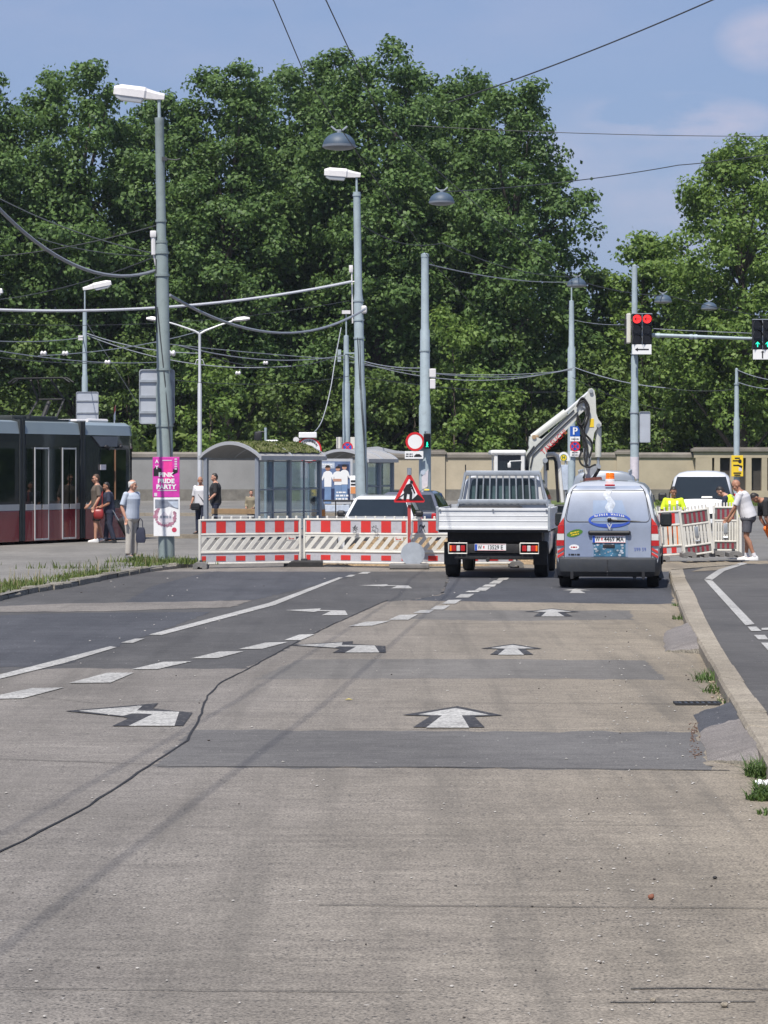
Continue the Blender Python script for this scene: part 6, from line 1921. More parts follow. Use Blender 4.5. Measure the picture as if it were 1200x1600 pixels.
# body pieces: local x ranges (0 is the left picture edge)
def tbox(mb, x0, x1, z0, z1, y=0.0, d=W_T, bev=0): return mb.box(((x0 + x1) / 2, y + d / 2, (z0 + z1) / 2), (x1 - x0, d, z1 - z0), bev=bev)
def side_part(name, x0, x1, z0, z1, m, parent, off=.01, t=.02):
    mb = MB(); mb.box(((x0 + x1) / 2, -off, (z0 + z1) / 2), (x1 - x0, t, z1 - z0)); return mb.build(name, m, parent)
cuts = [(-9.5, -4.2), (-3.9, .85), (1.12, 3.75)]
for x0, x1 in cuts:
    mb = MB(); tbox(mb, x0, x1, .95, 2.90); mod = mb.build('car_section', M_['tdark'], tram)
    mb = MB(); tbox(mb, x0, x1, ZB, .96, -.012, W_T + .024, bev=.03); mb.build('skirt', M_['tred'], mod)
    side_part('pale_band', x0 + .02, x1 - .02, .955, 1.11, M_['tband'], mod, .012)
    # sloped roof fairing
    mb = MB(); mb.prism([(-.01, 2.90), (.05, 3.20), (.25, 3.24), (W_T - .25, 3.24), (W_T - .05, 3.20), (W_T + .01, 2.90)], 'x', x0, x1); mb.build('roof_fairing', M_['tgrey'], mod)
for x0, x1 in ((-4.2, -3.9), (.85, 1.12), (3.75, 4.02)):
    mb = MB()
    for k in range(4): tbox(mb, x0 + (x1 - x0) * k / 4 + .008, x0 + (x1 - x0) * (k + 1) / 4 - .008, ZB + .02, 3.26, -.02 + .01 * (k % 2), W_T - .0)
    mb.build('bellows', M_['tbellows'], tram)
# left section window, door section windows and leaves
side_part('window', -3.2, .62, 1.18, 2.52, M_['tglass'], tram)
side_part('window', -9, -5, 1.18, 2.52, M_['tglass'], tram)
side_part('upper_band', 1.16, 3.71, 2.60, 2.88, M_['tdark'], tram, .014)
for x0, x1 in ((1.50, 2.18), (2.82, 3.50)):
    for k in (0, 1):
        a = x0 + (x1 - x0) * k / 2 + .01; b = x0 + (x1 - x0) * (k + 1) / 2 - .01
        mb = MB(); mb.box(((a + b) / 2, -.03, .58), (b - a, .03, .78)); dr = mb.build('door', M_['tred'], tram)
        mb = MB(); mb.box(((a + b) / 2, -.03, 1.75), (b - a - .03, .03, 1.50)); mb.build('door_window', M_['tglass'], dr)
        mb = MB()
        e = a + .012 if k == 0 else b - .012
        mb.box((e, -.040, 1.38), (.028, .03, 2.36)); mb.box(((a + b) / 2, -.041, 2.535), (b - a, .03, .04)); mb.box(((a + b) / 2, -.041, .205), (b - a, .03, .045)); mb.box(((a + b) / 2, -.04, 1.03), (b - a - .06, .028, .13))
        mb.build('door_frame', M_['alu'], dr)
side_part('window', 2.22, 2.78, 1.18, 2.52, M_['tglass'], tram)
side_part('window', 1.18, 1.46, 1.18, 2.52, M_['tglass'], tram)
# end section with the driver's cab, rounded towards its end
x0, xe = 4.02, 7.0
mb = MB()
def endring(z, k, yin=0.0):
    pts = [(x0, yin)]
    for i in range(9):
        a = R(-90 + i * 22.5); pts.append((xe - .75 * k + .75 * k * math.cos(a), W_T / 2 + (W_T / 2 - yin) * math.sin(a)))
    pts.append((x0, W_T - yin)); return [Vector((x, y, z)) for x, y in pts]
mb.loft([endring(.95, 1), endring(2.60, 1), endring(2.90, .96, .02)], 0, True); es = mb.build('cab_section', M_['tdark'], tram, sharp=35)
mb = MB(); mb.loft([endring(ZB, 1, -.01), endring(.96, 1.0, -.012)], 0, True); mb.build('skirt', M_['tred'], es, sharp=35)
mb = MB(); mb.loft([endring(2.90, .96, -.01), endring(3.16, .90, .06), endring(3.25, .80, .28)], 0, True); mb.build('roof_fairing', M_['tgrey'], es, sharp=35)
side_part('pale_band', x0 + .03, x0 + .5, .955, 1.11, M_['tband'], es, .014)
side_part('window', x0 + .75, x0 + 1.45, 1.18, 2.52, M_['tglass'], es)
side_part('window', x0 + 1.50, x0 + 2.05, 1.18, 2.52, M_['tglass'], es)
mb = MB(); mb.loft([[p + Vector((.012, -.012, 0)) for p in endring(z, 1)[2:7]] for z in (1.15, 2.55)], 0, True, False, closed=False); mb.build('window', M_['tglass'], es)
mb = MB(); mb.prism([(.32, 2.87), (1.62, 2.87), (1.58, 2.60), (.72, 2.60)], 'y', -.03, -.0, M=Matrix.Translation(Vector((x0, 0, 0)))); mb.build('destination_panel', mat('tram_matt_panel', (.15, .165, .185), .35, 0, .08, 1), es)
mb = MB(); mb.box((x0 + 1.18, -.02, 2.55), (.05, .04, .10)); mb.ball((x0 + 1.0, -.05, 2.60), (.09, .05, .05), 10, 6); mb.ball((x0 + 1.75, -.05, 2.60), (.07, .05, .05), 10, 6); mb.build('side_camera', M_['black'], es)
side_part('notice', x0 + .72, x0 + 1.0, 1.98, 2.12, M_['posterpale'], es, .024)
mb = MB(); mb.box((x0 + 1.475, -.03, 1.85), (.03, .03, 1.34)); mb.build('pillar_strip', mat('tram_pillar_strip', (.30, .16, .09), .5), es)
mb = MB(); mb.tube([(x0 + .9, .5, 3.30), (x0 + 1.9, .5, 3.30), (x0 + 2.05, .7, 3.24)], .05, 8); mb.box((x0 + 1.2, 1.2, 3.28), (1.3, 1.2, .10), bev=.03); mb.build('roof_unit', M_['lampwhite'], es)
mb = MB()
for a, b, hh in ((-3.6, .5, .10), (1.3, 3.5, .14)): mb.box(((a + b) / 2, 1.2, 3.24 + hh / 2), (b - a, 1.4, hh), bev=.03)
mb.box((2.2, .2, 3.27), (2.6, .05, .05)); mb.lathe((-.2, .8, 3.30), [(.12, 0), (.16, .22), (.17, .22), (.17, .26)], 12); mb.lathe((1.9, .4, 3.30), [(.06, 0), (.06, .10)], 10)
mb.build('roof_unit', M_['tbellows'], tram)
# pantograph
mb = MB()
for yy in (.75, 1.65): mb.tube([(3.75, yy, 3.3), (4.25, yy * .9 + .12, 3.85), (3.75, yy * .7 + .36, 4.35)], .030, 6)
mb.tube([(3.75, .7, 3.34), (3.75, 1.7, 3.34)], .04, 6); mb.tube([(4.25, .78, 3.85), (4.25, 1.6, 3.85)], .03, 6); mb.tube([(3.8, 1.2, 3.3), (4.15, 1.2, 3.78)], .06, 8)
for xx in (3.65, 3.85): mb.tube([(xx, .25, 4.28), (xx, .45, 4.40), (xx, 1.95, 4.40), (xx, 2.15, 4.28)], .022, 6)
mb.build('pantograph', M_['chassis'], tram)
mb = MB(); mb.tube([(6.0, .30, 3.18), (6.03, .28, 3.72)], .010, 5); fl = mb.build('flag_pole', M_['alu'], tram)
mb = MB(); mb.loft([[Vector((6.03, .28, z)), Vector((5.96, .24 + .02, z - .03)), Vector((5.90, .25, z - .10))] for z in (3.74, 3.58)], 0, True, False, closed=False); mb.build('flag_cloth', M_['signred'], fl, fix=False)
mb = MB(); mb.loft([[Vector((6.03, .28, z)), Vector((5.95, .24 + .02, z - .04)), Vector((5.88, .25, z - .12))] for z in (3.58, 3.34)], 0, True, False, closed=False); mb.build('flag_cloth', M_['signwhite'], fl, fix=False)

# ------------------------------------------------------------------ grass-roofed tram shelter
M_['shframe'] = mat('shelter_frame', (.30, .33, .38), .4, .3, .06, 3)
M_['shroof'] = mat('shelter_roof_edge', (.48, .49, .51), .4, .3, .06, 3)
M_['shunder'] = mat('shelter_underside', (.34, .33, .32), .7, 0, .1, 3)
M_['sedum'] = mat('sedum_roof', (.12, .125, .045), .95, 0, .55, 5, bump=1)


def clearglass(name, tint, op):
    m = bpy.data.materials.new(name); m.use_nodes = True
    nt = m.node_tree; n = nt.nodes; l = nt.links; out = n['Material Output']; n.remove(n['Principled BSDF'])
    t = n.new('ShaderNodeBsdfTransparent'); t.inputs[0].default_value = (*tint, 1)
    g = n.new('ShaderNodeBsdfGlossy'); g.inputs['Roughness'].default_value = .03; g.inputs[0].default_value = (.9, .95, 1, 1)
    no = n.new('ShaderNodeTexNoise'); no.inputs['Scale'].default_value = 2
    f = n.new('ShaderNodeLayerWeight'); f.inputs[0].default_value = .35
    ad = n.new('ShaderNodeMath'); ad.operation = 'MULTIPLY_ADD'; ad.inputs[1].default_value = .22; ad.inputs[2].default_value = op; ad.use_clamp = True
    l.new(f.outputs['Fresnel'], ad.inputs[0])
    mx = n.new('ShaderNodeMixShader'); l.new(ad.outputs[0], mx.inputs[0]); l.new(t.outputs[0], mx.inputs[1]); l.new(g.outputs[0], mx.inputs[2]); l.new(mx.outputs[0], out.inputs[0])
    return m


M_['shglass'] = clearglass('shelter_glass', (.86, .92, .95), .07)


def shelter(label, org, yaw, L, D, eave, ridge, green, name='tram_shelter', bays=4, panel=True):
    """local x: gable width D from the left post (0) to the long side (D); local y: length L going back"""
    root = thing(name, label, 'shelter', org, yaw)
    def arc(u): return eave + (ridge - eave) * math.sin(PI * u) ** .8 + .0
    oh = .14
    def prof(dz): return [(-oh + (D + 2 * oh) * i / 14, arc(i / 14) + dz) for i in range(15)]
    mb = MB(); a = prof(0); b = prof(-.035)
    for y0, y1 in ((-.12, L + .12),):
        n = 15
        rings = [[Vector((x, y, z)) for x, z in a] + [Vector((x, y, z)) for x, z in reversed(b)] for y in (y0, y1)]
        mb.loft(rings, 0, True)
    mb.build('roof', M_['shunder'], root, sharp=30)
    mb = MB()
    ys = [-.14, L * .48, L + .10]
    for y in ys:
        rings = [[Vector((x, y, z - .04)), Vector((x, y, z + .055)), Vector((x, y + .08, z + .055)), Vector((x, y + .08, z - .04))] for x, z in a]
        mb.loft(rings, 0, False)
    for x in (-oh - .01, D + oh + .01): mb.box((x, L / 2, eave - .01), (.07, L + .26, .12))
    mb.build('roof_frame', M_['shroof'], root, sharp=30)
    if green:
        mb = MB(); rows = []
        for i in range(22):
            u = .06 + .88 * i / 21; row = []
            for j in range(40):
                row.append(Vector((-oh + (D + 2 * oh) * u, -.05 + (L + .1) * j / 39, arc(u) + .03 + nrs.uniform(0, .05))))
            rows.append(row)
        for i in range(21):
            for j in range(39): mb.add([rows[i][j], rows[i + 1][j], rows[i + 1][j + 1], rows[i][j + 1]], [(0, 1, 2, 3)], 0, False)
        g_ = mb.build('sedum_bed', M_['sedum'], root, fix=False)
        vs, fs = [], []
        for k in range(2600):
            u = nrs.uniform(.05, .95); p = Vector((-oh + (D + 2 * oh) * u, nrs.uniform(-.06, L + .06), arc(u) + .05)); s = nrs.uniform(.012, .03); h_ = nrs.uniform(.015, .07)
            q = len(vs); an = nrs.uniform(0, PI); d = Vector((math.cos(an) * s, math.sin(an) * s, 0))
            vs += [p - d, p + d, p + Vector((d.y, -d.x, h_))]; fs.append((q, q + 1, q + 2))
        me = bpy.data.meshes.new('sedum_plants'); me.from_pydata([tuple(v) for v in vs], [], fs); me.materials.append(M_['grass'])
        o = bpy.data.objects.new('sedum_plants', me); COL.objects.link(o); o.parent = root; o['kind'] = 'stuff'
    for x in (0, D):
        for j in range(3):
            y = L * j / 2
            if x == 0 and j == 1: continue
            mb = MB(); mb.box((x, y, eave / 2), (.11, .11, eave)); mb.build('post', M_['shframe'], root)
    # glazed long side
    for j in range(bays):
        y0, y1 = L * j / bays + .06, L * (j + 1) / bays - .03
        mb = MB(); mb.box((D, (y0 + y1) / 2, 1.22), (.012, y1 - y0, 1.95)); mb.build('glass_pane', M_['shglass'], root)
        mb = MB()
        mb.box((D, y1, 1.15), (.045, .045, 2.3))
        for z in (.26, .75, 1.40, 2.2): mb.box((D, (y0 + y1) / 2, z), (.035, y1 - y0, .035))
        mb.build('glazing_bar', M_['shframe'], root)
    # end rail across the back
    mb = MB(); mb.box((D / 2, L * .96, 1.42), (D, .05, .05)); mb.build('back_rail', M_['alu'], root)
    mb = MB(); mb.box((D / 2, L * .97, 1.5), (D - .12, .012, 1.4)); mb.build('glass_pane', M_['shglass'], root)
    return root


sy = math.atan2(-.41, .91)
sh = shelter('curved grass-roofed tram shelter with glass side, left of the middle pole', (at(322, 800, 79.3).x, 79.3, .02), sy, 4.0, 1.62, 2.30, 2.70, True)
mb = MB()
for z, m_ in ((.52, None),): mb.box((.85, .55, .52), (1.5, .06, .05)); mb.box((.85, .62, .50), (1.5, .05, .04)); mb.box((.85, .70, .52), (1.5, .06, .05))
bn = thing('bench', 'wooden bench inside the grass-roofed shelter', 'bench', (at(365, 800, 79.6).x, 79.7, 0), sy)
M_['benchwood'] = mat('bench_wood', (.30, .20, .11), .6, 0, .2, 4)
mb = MB(); mb.box((0, 0, .80), (1.42, .035, .15), bev=.01); mb.build('backrest', M_['benchwood'], bn)
mb = MB(); mb.box((0, .22, .46), (1.42, .36, .04), bev=.01); mb.build('seat', M_['alu'], bn)
mb = MB(); mb.box((0, .0, .665), (1.3, .03, .05)); mb.build('rail', M_['alu'], bn)
for x in (-.6, .6):
    mb = MB(); mb.box((x, .02, .40), (.05, .05, .80)); mb.box((x, .3, .22), (.05, .05, .44)); mb.build('leg', M_['chassis'], bn)
# stop sign
c = at(482.5, 703, 84.5)
root = thing('tram_stop_sign', 'round red-ringed tram stop sign on a post behind the shelter roof', 'stop sign', (c.x, c.y, 0))
r = 20 * c.y / FPX
mb = MB(); mb.cyl((0, .05, 0), (0, .05, c.z + r), .03); mb.build('post', M_['galv'], root)
mb = MB(); disc(mb, (0, 0, c.z), 0, r, 0, .03); mb.build('sign_face', M_['signwhite'], root)
mb = MB(); disc(mb, (0, 0, c.z), r * .88, r * 1.0, -.005, .002); mb.build('sign_ring', M_['signred'], root)
mb = MB()
tx = 'STRASSENBAHN'
for i, ch in enumerate(tx):
    t = PI / 2 + (5.5 - i) * .185
    mb.text(ch, .105, face_M((.70 * r * math.cos(t), -.003, c.z + .70 * r * math.sin(t)), roll=t - PI / 2), 0, .001, .002, .85)
tx = 'HALTESTELLE'
for i, ch in enumerate(tx):
    t = -PI / 2 - (5 - i) * .19
    mb.text(ch, .10, face_M((.70 * r * math.cos(t), -.003, c.z + .70 * r * math.sin(t)), roll=t + PI / 2), 0, .001, .002, .85)
mb.build('lettering', M_['signblack'], root, fix=False)
mb = MB(); mb.box((-.03, -.02, c.z + r + .06), (.54, .10, .17), bev=.02); mb.build('light_box', M_['signwhite'], root)
mb = MB(); mb.cyl((-.38, -.15, c.z + r - .08), (-.38, .05, c.z + r - .08), .085, 16); mb.tube([(-.38, 0, c.z + r - .08), (0, .05, c.z + r - .08)], .02, 6); sp = mb.build('loudspeaker', M_['lampwhite'], root)
mb = MB(); disc(mb, (-.38, -.155, c.z + r - .08), 0, .055, 0, .004, 16); mb.build('speaker_cone', M_['black'], sp)
# small signal and box over the shelter
c = at(415, 680, 92)
root = thing('signal_post', 'short post with a black signal head rising behind the shelter roof', 'signal post', (c.x, 92, 0))
mb = MB(); mb.cyl((0, 0, 0), (0, 0, c.z + .25), .045); mb.build('post', M_['pole2'], root)
mb = MB(); mb.box((-.24, -.05, c.z - .05), (.24, .2, .34), bev=.05); mb.tube([(0, 0, c.z + .1), (-.24, -.02, c.z + .12)], .03, 6); mb.build('signal_head', M_['black'], root)
c = at(425, 691, 90)
root = thing('sign_box', 'white box sign just above the grass roof', 'sign', c)
mb = MB(); mb.box((0, 0, 0), (.40, .16, .15), bev=.04); mb.build('housing', M_['signwhite'], root)
mb = MB(); mb.cyl((0, .1, -c.z), (0, .1, .05), .03); mb.build('post', M_['pole2'], root)

# ------------------------------------------------------------------ second shelter with advertisement
s2 = Vector((at(500, 800, 96).x, 96, 0))
sh2 = shelter('farther tram shelter with a lit poster case, beside the middle pole', s2, sy * 1.1, 2.0, 1.75, 2.28, 2.62, False, bays=1)
k6 = FPX / 95.2
a = at(500, 719.5, 95.2); b = at(548.5, 785, 95.2)
ad = thing('poster_case', 'glazed poster case showing people in white shirts on blue', 'poster case', ((a.x + b.x) / 2, 95.2, 0))
w = b.x - a.x; zt, zb_ = a.z, b.z; zc = (zt + zb_) / 2
M_['adblue'] = mat('advert_blue', (.12, .17, .30), .35, 0, .3, 2, coat=.3)
M_['advdark'] = mat('advert_navy', (.025, .035, .09), .35, 0, .2, 2, coat=.3)
mb = MB(); mb.box((0, .06, zc), (w + .10, .12, zt - zb_ + .12)); mb.box((-w * .4, .06, zb_ / 2), (.1, .1, zb_)); mb.box((w * .4, .06, zb_ / 2), (.1, .1, zb_)); mb.build('case_frame', M_['alu'], ad)
mb = MB(); mb.box((0, -.004, zc), (w - .06, .012, zt - zb_ - .06)); pg = mb.build('poster_sheet', M_['adblue'], ad)
mb = MB(); mb.box((w * .25, -.012, zc + .33), (w * .36, .008, .50)); mb.box((0, -.0125, zc - .45), (w - .08, .0085, .42)); mb.build('navy_field', M_['advdark'], pg)
mb = MB(); mb.box((-w * .24, -.013, zt - .17), (w * .42, .008, .2)); mb.build('text_panel', M_['postersky'], pg)
def fig(x, zf, s, hw, arms):
    top = MB(); top.prism([(x - hw, zf), (x + hw, zf), (x + hw * 1.02, zf + .36 * s), (x + hw * 1.5, zf + .22 * s), (x + hw * 1.75, zf + .30 * s), (x + hw * 1.15, zf + .52 * s), (x + .06 * s, zf + .58 * s), (x - .06 * s, zf + .58 * s), (x - hw * 1.15, zf + .52 * s), (x - hw * 1.75, zf + .30 * s), (x - hw * 1.5, zf + .22 * s), (x - hw * 1.02, zf + .36 * s)], 'y', -.020 - arms, -.010)
    top.build('printed_shirt', M_['signwhite'], pg)
    hd = MB(); disc(hd, (x, 0, zf + .68 * s), 0, .095 * s, -.021 - arms, -.010, 14); hd.build('printed_face', M_['skin2'] if arms == 0 else M_['skin'], pg)
    hr = MB(); hr.prism([(x + .10 * s * math.cos(R(q)), zf + .70 * s + .10 * s * math.sin(R(q))) for q in range(0, 181, 20)], 'y', -.023 - arms, -.0215 - arms); hr.build('printed_hair', M_['hair_d'], pg)
    lg = MB(); lg.prism([(x - hw * .9, zf + .01), (x + hw * .9, zf + .01), (x + hw * .95, zf - .62 * s), (x - hw * .95, zf - .62 * s)], 'y', -.017 - arms * .5, -.010); lg.build('printed_trousers', M_['posterjean'], pg)
M_['posterjean'] = mat('poster_jeans', (.16, .25, .42), .4, 0, .2, 4)
fig(-.26, zc - .18, .92, .12, 0); fig(.08, zc - .12, .80, .12, .006); fig(.30, zc - .10, .85, .11, .003)
mb = MB()
mb.prism([(-.08, zc + .0), (.20, zc + .0), (.20, zc + .09), (-.08, zc + .09)], 'y', -.032, -.028); mb.build('printed_arm', M_['skin'], pg)
small_print(pg, [(.20, zb_ + .34 - zc, .34, .05), (.22, zb_ + .23 - zc, .42, .06), (.22, zb_ + .12 - zc, .42, .06), (-.27, zt - .14 - zc, .34, .04), (-.27, zt - .20 - zc, .30, .03)], M_['signwhite'], face_M((0, -.0185, zc)))
mb = MB(); mb.box((0, .0, zb_ - .20), (w * .9, .04, .22), bev=.01); mb.build('lower_panel', M_['postersky'], ad)
# steel railing in front of the far shelter
rl = thing('railing', 'dark steel railing between the shelters and the white car', 'railing', (at(545, 800, 90).x, 90, 0))
mb = MB(); mb.tube([(-.95, 0, .98), (1.0, 0, .98)], .028, 8); mb.tube([(-.95, 0, .30), (1.0, 0, .30)], .018, 6)
mb.build('rail', M_['chassis'], rl)
for x in (-.95, -.42, .1, .6, 1.0):
    mb = MB(); mb.cyl((x, 0, 0), (x, 0, .98), .02, 8); mb.build('post', M_['chassis'], rl)
# litter bin
c = at(497.5, 800, 83)
bn = thing('litter_bin', 'grey litter bin with orange band and slanted mouth beside the shelter', 'litter bin', (c.x, 83, 0))
zt = HCAM - (779 - HOR) * 83 / FPX
mb = MB(); mb.lathe((0, 0, 0), [(.05, 0), (.05, zt - .95), (.19, zt - .90), (.20, zt - .45)], 20); mb.build('bin_body', M_['galv'], bn)
mb = MB(); mb.lathe((0, 0, zt - .52), [(.205, 0), (.205, .20), (.20, .20)], 20); mb.build('orange_band', mat('bin_orange', (.62, .24, .05), .5, 0, .1, 5), bn)
mb = MB(); mb.lathe((0, 0, zt - .32), [(.20, 0), (.19, .12), (.12, .30), (.05, .34)], 20); mb.cyl((0, 0, zt - .15), (-.13, -.16, zt - .06), .13, 16); mb.build('bin_hood', M_['galv'], bn)
mb = MB(); mb.cyl((-.125, -.152, zt - .066), (-.138, -.169, zt - .056), .115, 16); mb.build('bin_mouth', M_['black'], bn)
c = at(553, 765, 93)
bx = thing('ticket_machine', 'white ticket box with orange lower panel beside the poster case', 'ticket machine', (c.x, 93, 0))
mb = MB(); mb.box((0, 0, c.z + .15), (.26, .22, .62), bev=.02); mb.cyl((0, 0, 0), (0, 0, c.z - .1), .04); mb.build('housing', M_['signwhite'], bx)
mb = MB(); mb.box((0, -.115, c.z - .02), (.22, .012, .22)); mb.build('orange_panel', mat('ticket_orange', (.68, .28, .10), .5), bx)
mb = MB(); mb.box((0, -.115, c.z + .28), (.2, .012, .06)); mb.box((0, -.115, c.z + .17), (.2, .012, .05)); mb.build('screen', M_['signblack'], bx)
# third shelter frame behind the pole: dark posts, a board and rails
fr = thing('tram_shelter', 'open dark-framed shelter behind the middle pole by the beige wall', 'shelter', (at(590, 800, 110).x, 110, 0), 0)
mb = MB(); mb.prism([(-1.5, 2.50), (-.9, 2.78), (0, 2.86), (.7, 2.70), (1.6, 2.62), (1.6, 2.54), (.6, 2.60), (0, 2.74), (-.9, 2.68), (-1.5, 2.42)], 'y', 0, 2.2); mb.build('roof', M_['shroof'], fr)
for x in (-.05, .18, -1.3):
    mb = MB(); mb.box((x, .1, 1.25), (.07, .07, 2.5)); mb.build('post', M_['chassis'], fr)
mb = MB(); mb.box((-.45, .15, 1.55), (.95, .05, 1.0)); mb.build('notice_board', M_['rendergrey'], fr)
for z in (.95, .75):
    mb = MB(); mb.box((-.35, .0, z), (1.2, .06, .07)); mb.build('rail', M_['chassis'], fr)

# ------------------------------------------------------------------ red and white barriers
def barrier_front(name, label, pa, pb, group, feet=True, L=None):
    """pa, pb: ground points of the two ends; built along local x"""
    pa, pb = Vector(pa), Vector(pb); d = pb - pa; L = d.length; yaw = math.atan2(d.y, d.x)
    root = thing(name, label, 'barrier', pa, yaw, group); root.scale = (1, 1, .915)
    z0 = .085
    mb = MB()
    for x in (.02, L - .02): mb.box((x, 0, z0 + .49), (.045, .055, 1.02), bev=.012)
    for z in (z0 + .02, z0 + .265, z0 + .665, z0 + .985): mb.box((L / 2, 0, z), (L - .06, .045, .045), bev=.012)
    n = 11
    for i in range(n): mb.box((.10 + (L - .2) * i / (n - 1), 0, z0 + 1.03), (.04, .034, .07), bev=.01)
    fr_ = mb.build('frame', M_['plastwhite'], root)
    for nm, za, zb, off in (('upper_panel', z0 + .69, z0 + .965, 0), ('lower_panel', z0 + .045, z0 + .24, 0)):
        mb = MB(); mb.box((L / 2, .004, (za + zb) / 2), (L - .1, .022, zb - za)); pn = mb.build(nm, M_['plastgrey'], root)
        mb = MB(); N = 11
        hz = (zb - za) - (.02 if nm == 'upper_panel' else .085)
        for i in range(0, N, 2):
            xa = .05 + (L - .1) * (i - .5) / (N - 1); xb = .05 + (L - .1) * (i + .5) / (N - 1)
            xa, xb = max(xa, .06), min(xb, L - .06)
            mb.box(((xa + xb) / 2, -.010, (za + zb) / 2 - (.0 if nm == 'upper_panel' else .01)), (xb - xa - .01, .008, hz))
        mb.build('red_stripe', M_['red'], pn)
    # slotted middle panel: slanted bars with open slots between
    mb = MB(); za, zb = z0 + .28, z0 + .645; N = 11; sl = .22
    sp = (L - .1) / N
    for i in range(-2, N + 2):
        xa = .05 + sp * i; w_ = sp * .52
        p = [(xa, za + .04), (xa + w_, za + .04), (xa + w_ + sl, zb - .04), (xa + sl, zb - .04)]
        cl = []
        def clip(poly, xlim, sgn):
            out = []
            for j in range(len(poly)):
                a, b = poly[j], poly[(j + 1) % len(poly)]; ia, ib = sgn * (a[0] - xlim) >= 0, sgn * (b[0] - xlim) >= 0
                if ia: out.append(a)
                if ia != ib:
                    t = (xlim - a[0]) / (b[0] - a[0]); out.append((xlim, a[1] + (b[1] - a[1]) * t))
            return out
        p = clip(clip(p, .045, 1), L - .045, -1) if p else p
        if len(p) >= 3: mb.prism(p, 'y', -.012, .012)
    mb.box((L / 2, 0, za + .02), (L - .08, .026, .05)); mb.box((L / 2, 0, zb - .02), (L - .08, .026, .05))
    mb.box((L - .22, -.002, zb - .075), (.2, .030, .10))
    mb.build('slotted_panel', M_['plastwhite'], root)
    small_print(root, [(0, -.012, .12, .022), (-.05, .02, .03, .02)], M_['red'], face_M((L - .22, -.016, zb - .08)))
    return root


def foot(label, p, yaw=0.0, m='rubber', group='barrier foot blocks'):
    root = thing('ballast_block', label, 'foot block', p, yaw, group)
    mb = MB()
    mb.prism([(-.14, .008), (-.14, .10), (-.08, .135), (.08, .135), (.14, .10), (.14, .008), (.05, .008), (.04, .05), (-.04, .05), (-.05, .008)], 'y', -.40, .40)
    mb.build('block', M_[m], root)
    mb = MB(); mb.box((0, 0, .15), (.06, .16, .05), bev=.01); mb.build('post_socket', M_['darkgrey'], root)
    return root


M_['footgrey'] = mat('recycled_foot_block', (.17, .165, .16), .8, 0, .2, 6, bump=.3)
G_B = 'barriers closing the road'
YB = 57.6
def bx_(px, Y): return Vector((at(px, 800, Y).x, Y, 0.0))
barrier_front('road_barrier', 'red and white slotted barrier farthest left, beside the pole', bx_(310.5, 56.9), bx_(470, 57.9), G_B)
barrier_front('road_barrier', 'red and white slotted barrier in the middle, with sticker faces', bx_(474.5, 58.0), bx_(639, 57.2), G_B)
barrier_front('road_barrier', 'red and white barrier with scribbles, half hidden by the pick-up', bx_(641, 57.2), bx_(806, 57.4), G_B)
foot('grey foot block under the left end of the left barrier', bx_(314, 56.9), 0, 'footgrey'); foot('black foot block where the left and middle barriers meet', bx_(474, 57.9), R(90), 'rubber')
foot('grey foot block by the round disc of the road-works sign', bx_(638, 57.35), R(20), 'footgrey'); foot('pale foot block visible under the pick-up', bx_(806, 57.6), 0, 'footgrey')
# scribbles on the sheets
for px0, py0, Y, lab in ((555, 826, 57.55, ''), (585, 826, 57.4, ''), (660, 826, 57.1, '')):
    c = at(px0, py0, Y - .06)
    rg_ = random.Random(int(px0)); mb = MB(); pts = []
    for i in range(14): pts.append(Vector((rg_.uniform(-.07, .07), -.002 * (i % 2), rg_.uniform(-.09, .09))))
    mb.tube(smooth_line(pts, 4), .005, 4)
    tag(mb.build('marker_scribble', M_['cable_d'], loc=c, fix=False), {555: 'round smiling doodle drawn on the middle barrier', 585: 'arrow-like doodle drawn on the middle barrier', 660: 'black scribble on the barrier right of the red post'}[px0], 'graffiti')

# ---- road-works triangle on a red post
YT = 56.6; kt = FPX / YT
c = Vector((at(639.5, 800, YT).x, YT, 0))
root = thing('roadworks_sign', 'road-works warning triangle on a red post before the barrier', 'traffic sign', c)
zt = lambda py: HCAM - (py - HOR) / kt
mb = MB(); mb.box((0, .04, (zt(732) + .02) / 2), (.065, .045, zt(732) - .02), bev=.008); mb.build('post', mat('faded_red_post', (.42, .06, .055), .5, 0, .15, 3), root)
ctr = zt(772); a_ = 25.5 / kt
def tri(s, rr=.035):
    V = [Vector((-a_ * s, zt(785) + (1 - s) * .20, 0)), Vector((a_ * s, zt(785) + (1 - s) * .20, 0)), Vector((0, zt(737) - (1 - s) * .40, 0))]
    out = []
    for i in range(3):
        p, q, r_ = V[i - 1], V[i], V[(i + 1) % 3]; d0 = (p - q).normalized(); d1 = (r_ - q).normalized()
        for t in (0, .33, .66, 1): out.append(q + d0 * rr * (1 - t) + d1 * rr * t - (d0 + d1) * 0)
    return [(v.x, v.y) for v in out]
mb = MB(); mb.prism(tri(1), 'y', -.01, .01); sf = mb.build('sign_face', M_['signred'], root)
mb = MB(); mb.prism(tri(.66, .015), 'y', -.014, -.009); mb.build('white_field', M_['signwhite'], root)
zb0 = zt(781.5)
mb = MB()
S_ = .235
F = lambda pts: [(x * S_ * 1.0, zb0 + y * S_) for x, y in pts]
mb.prism(F([(.15, 0), (1.25, 0), (1.0, .28), (.72, .52), (.50, .30), (.30, .12)]), 'y', -.019, -.013)
mb.prism(F([(-1.15, 0), (-.55, 0), (-.72, .16), (-.95, .14)]), 'y', -.019, -.013)
mb.prism(F([(-.50, 0), (-.28, 0), (-.18, .55), (.02, .50), (.0, .0), (.22, 0), (.26, .65), (.12, 1.0), (.22, 1.30), (.10, 1.45), (-.26, 1.32), (-.52, .85), (-.45, .70)]), 'y', -.0195, -.0135)
mb.prism(F([(.08, 1.36), (.20, 1.40), (.52, .62), (.42, .55)]), 'y', -.020, -.014)
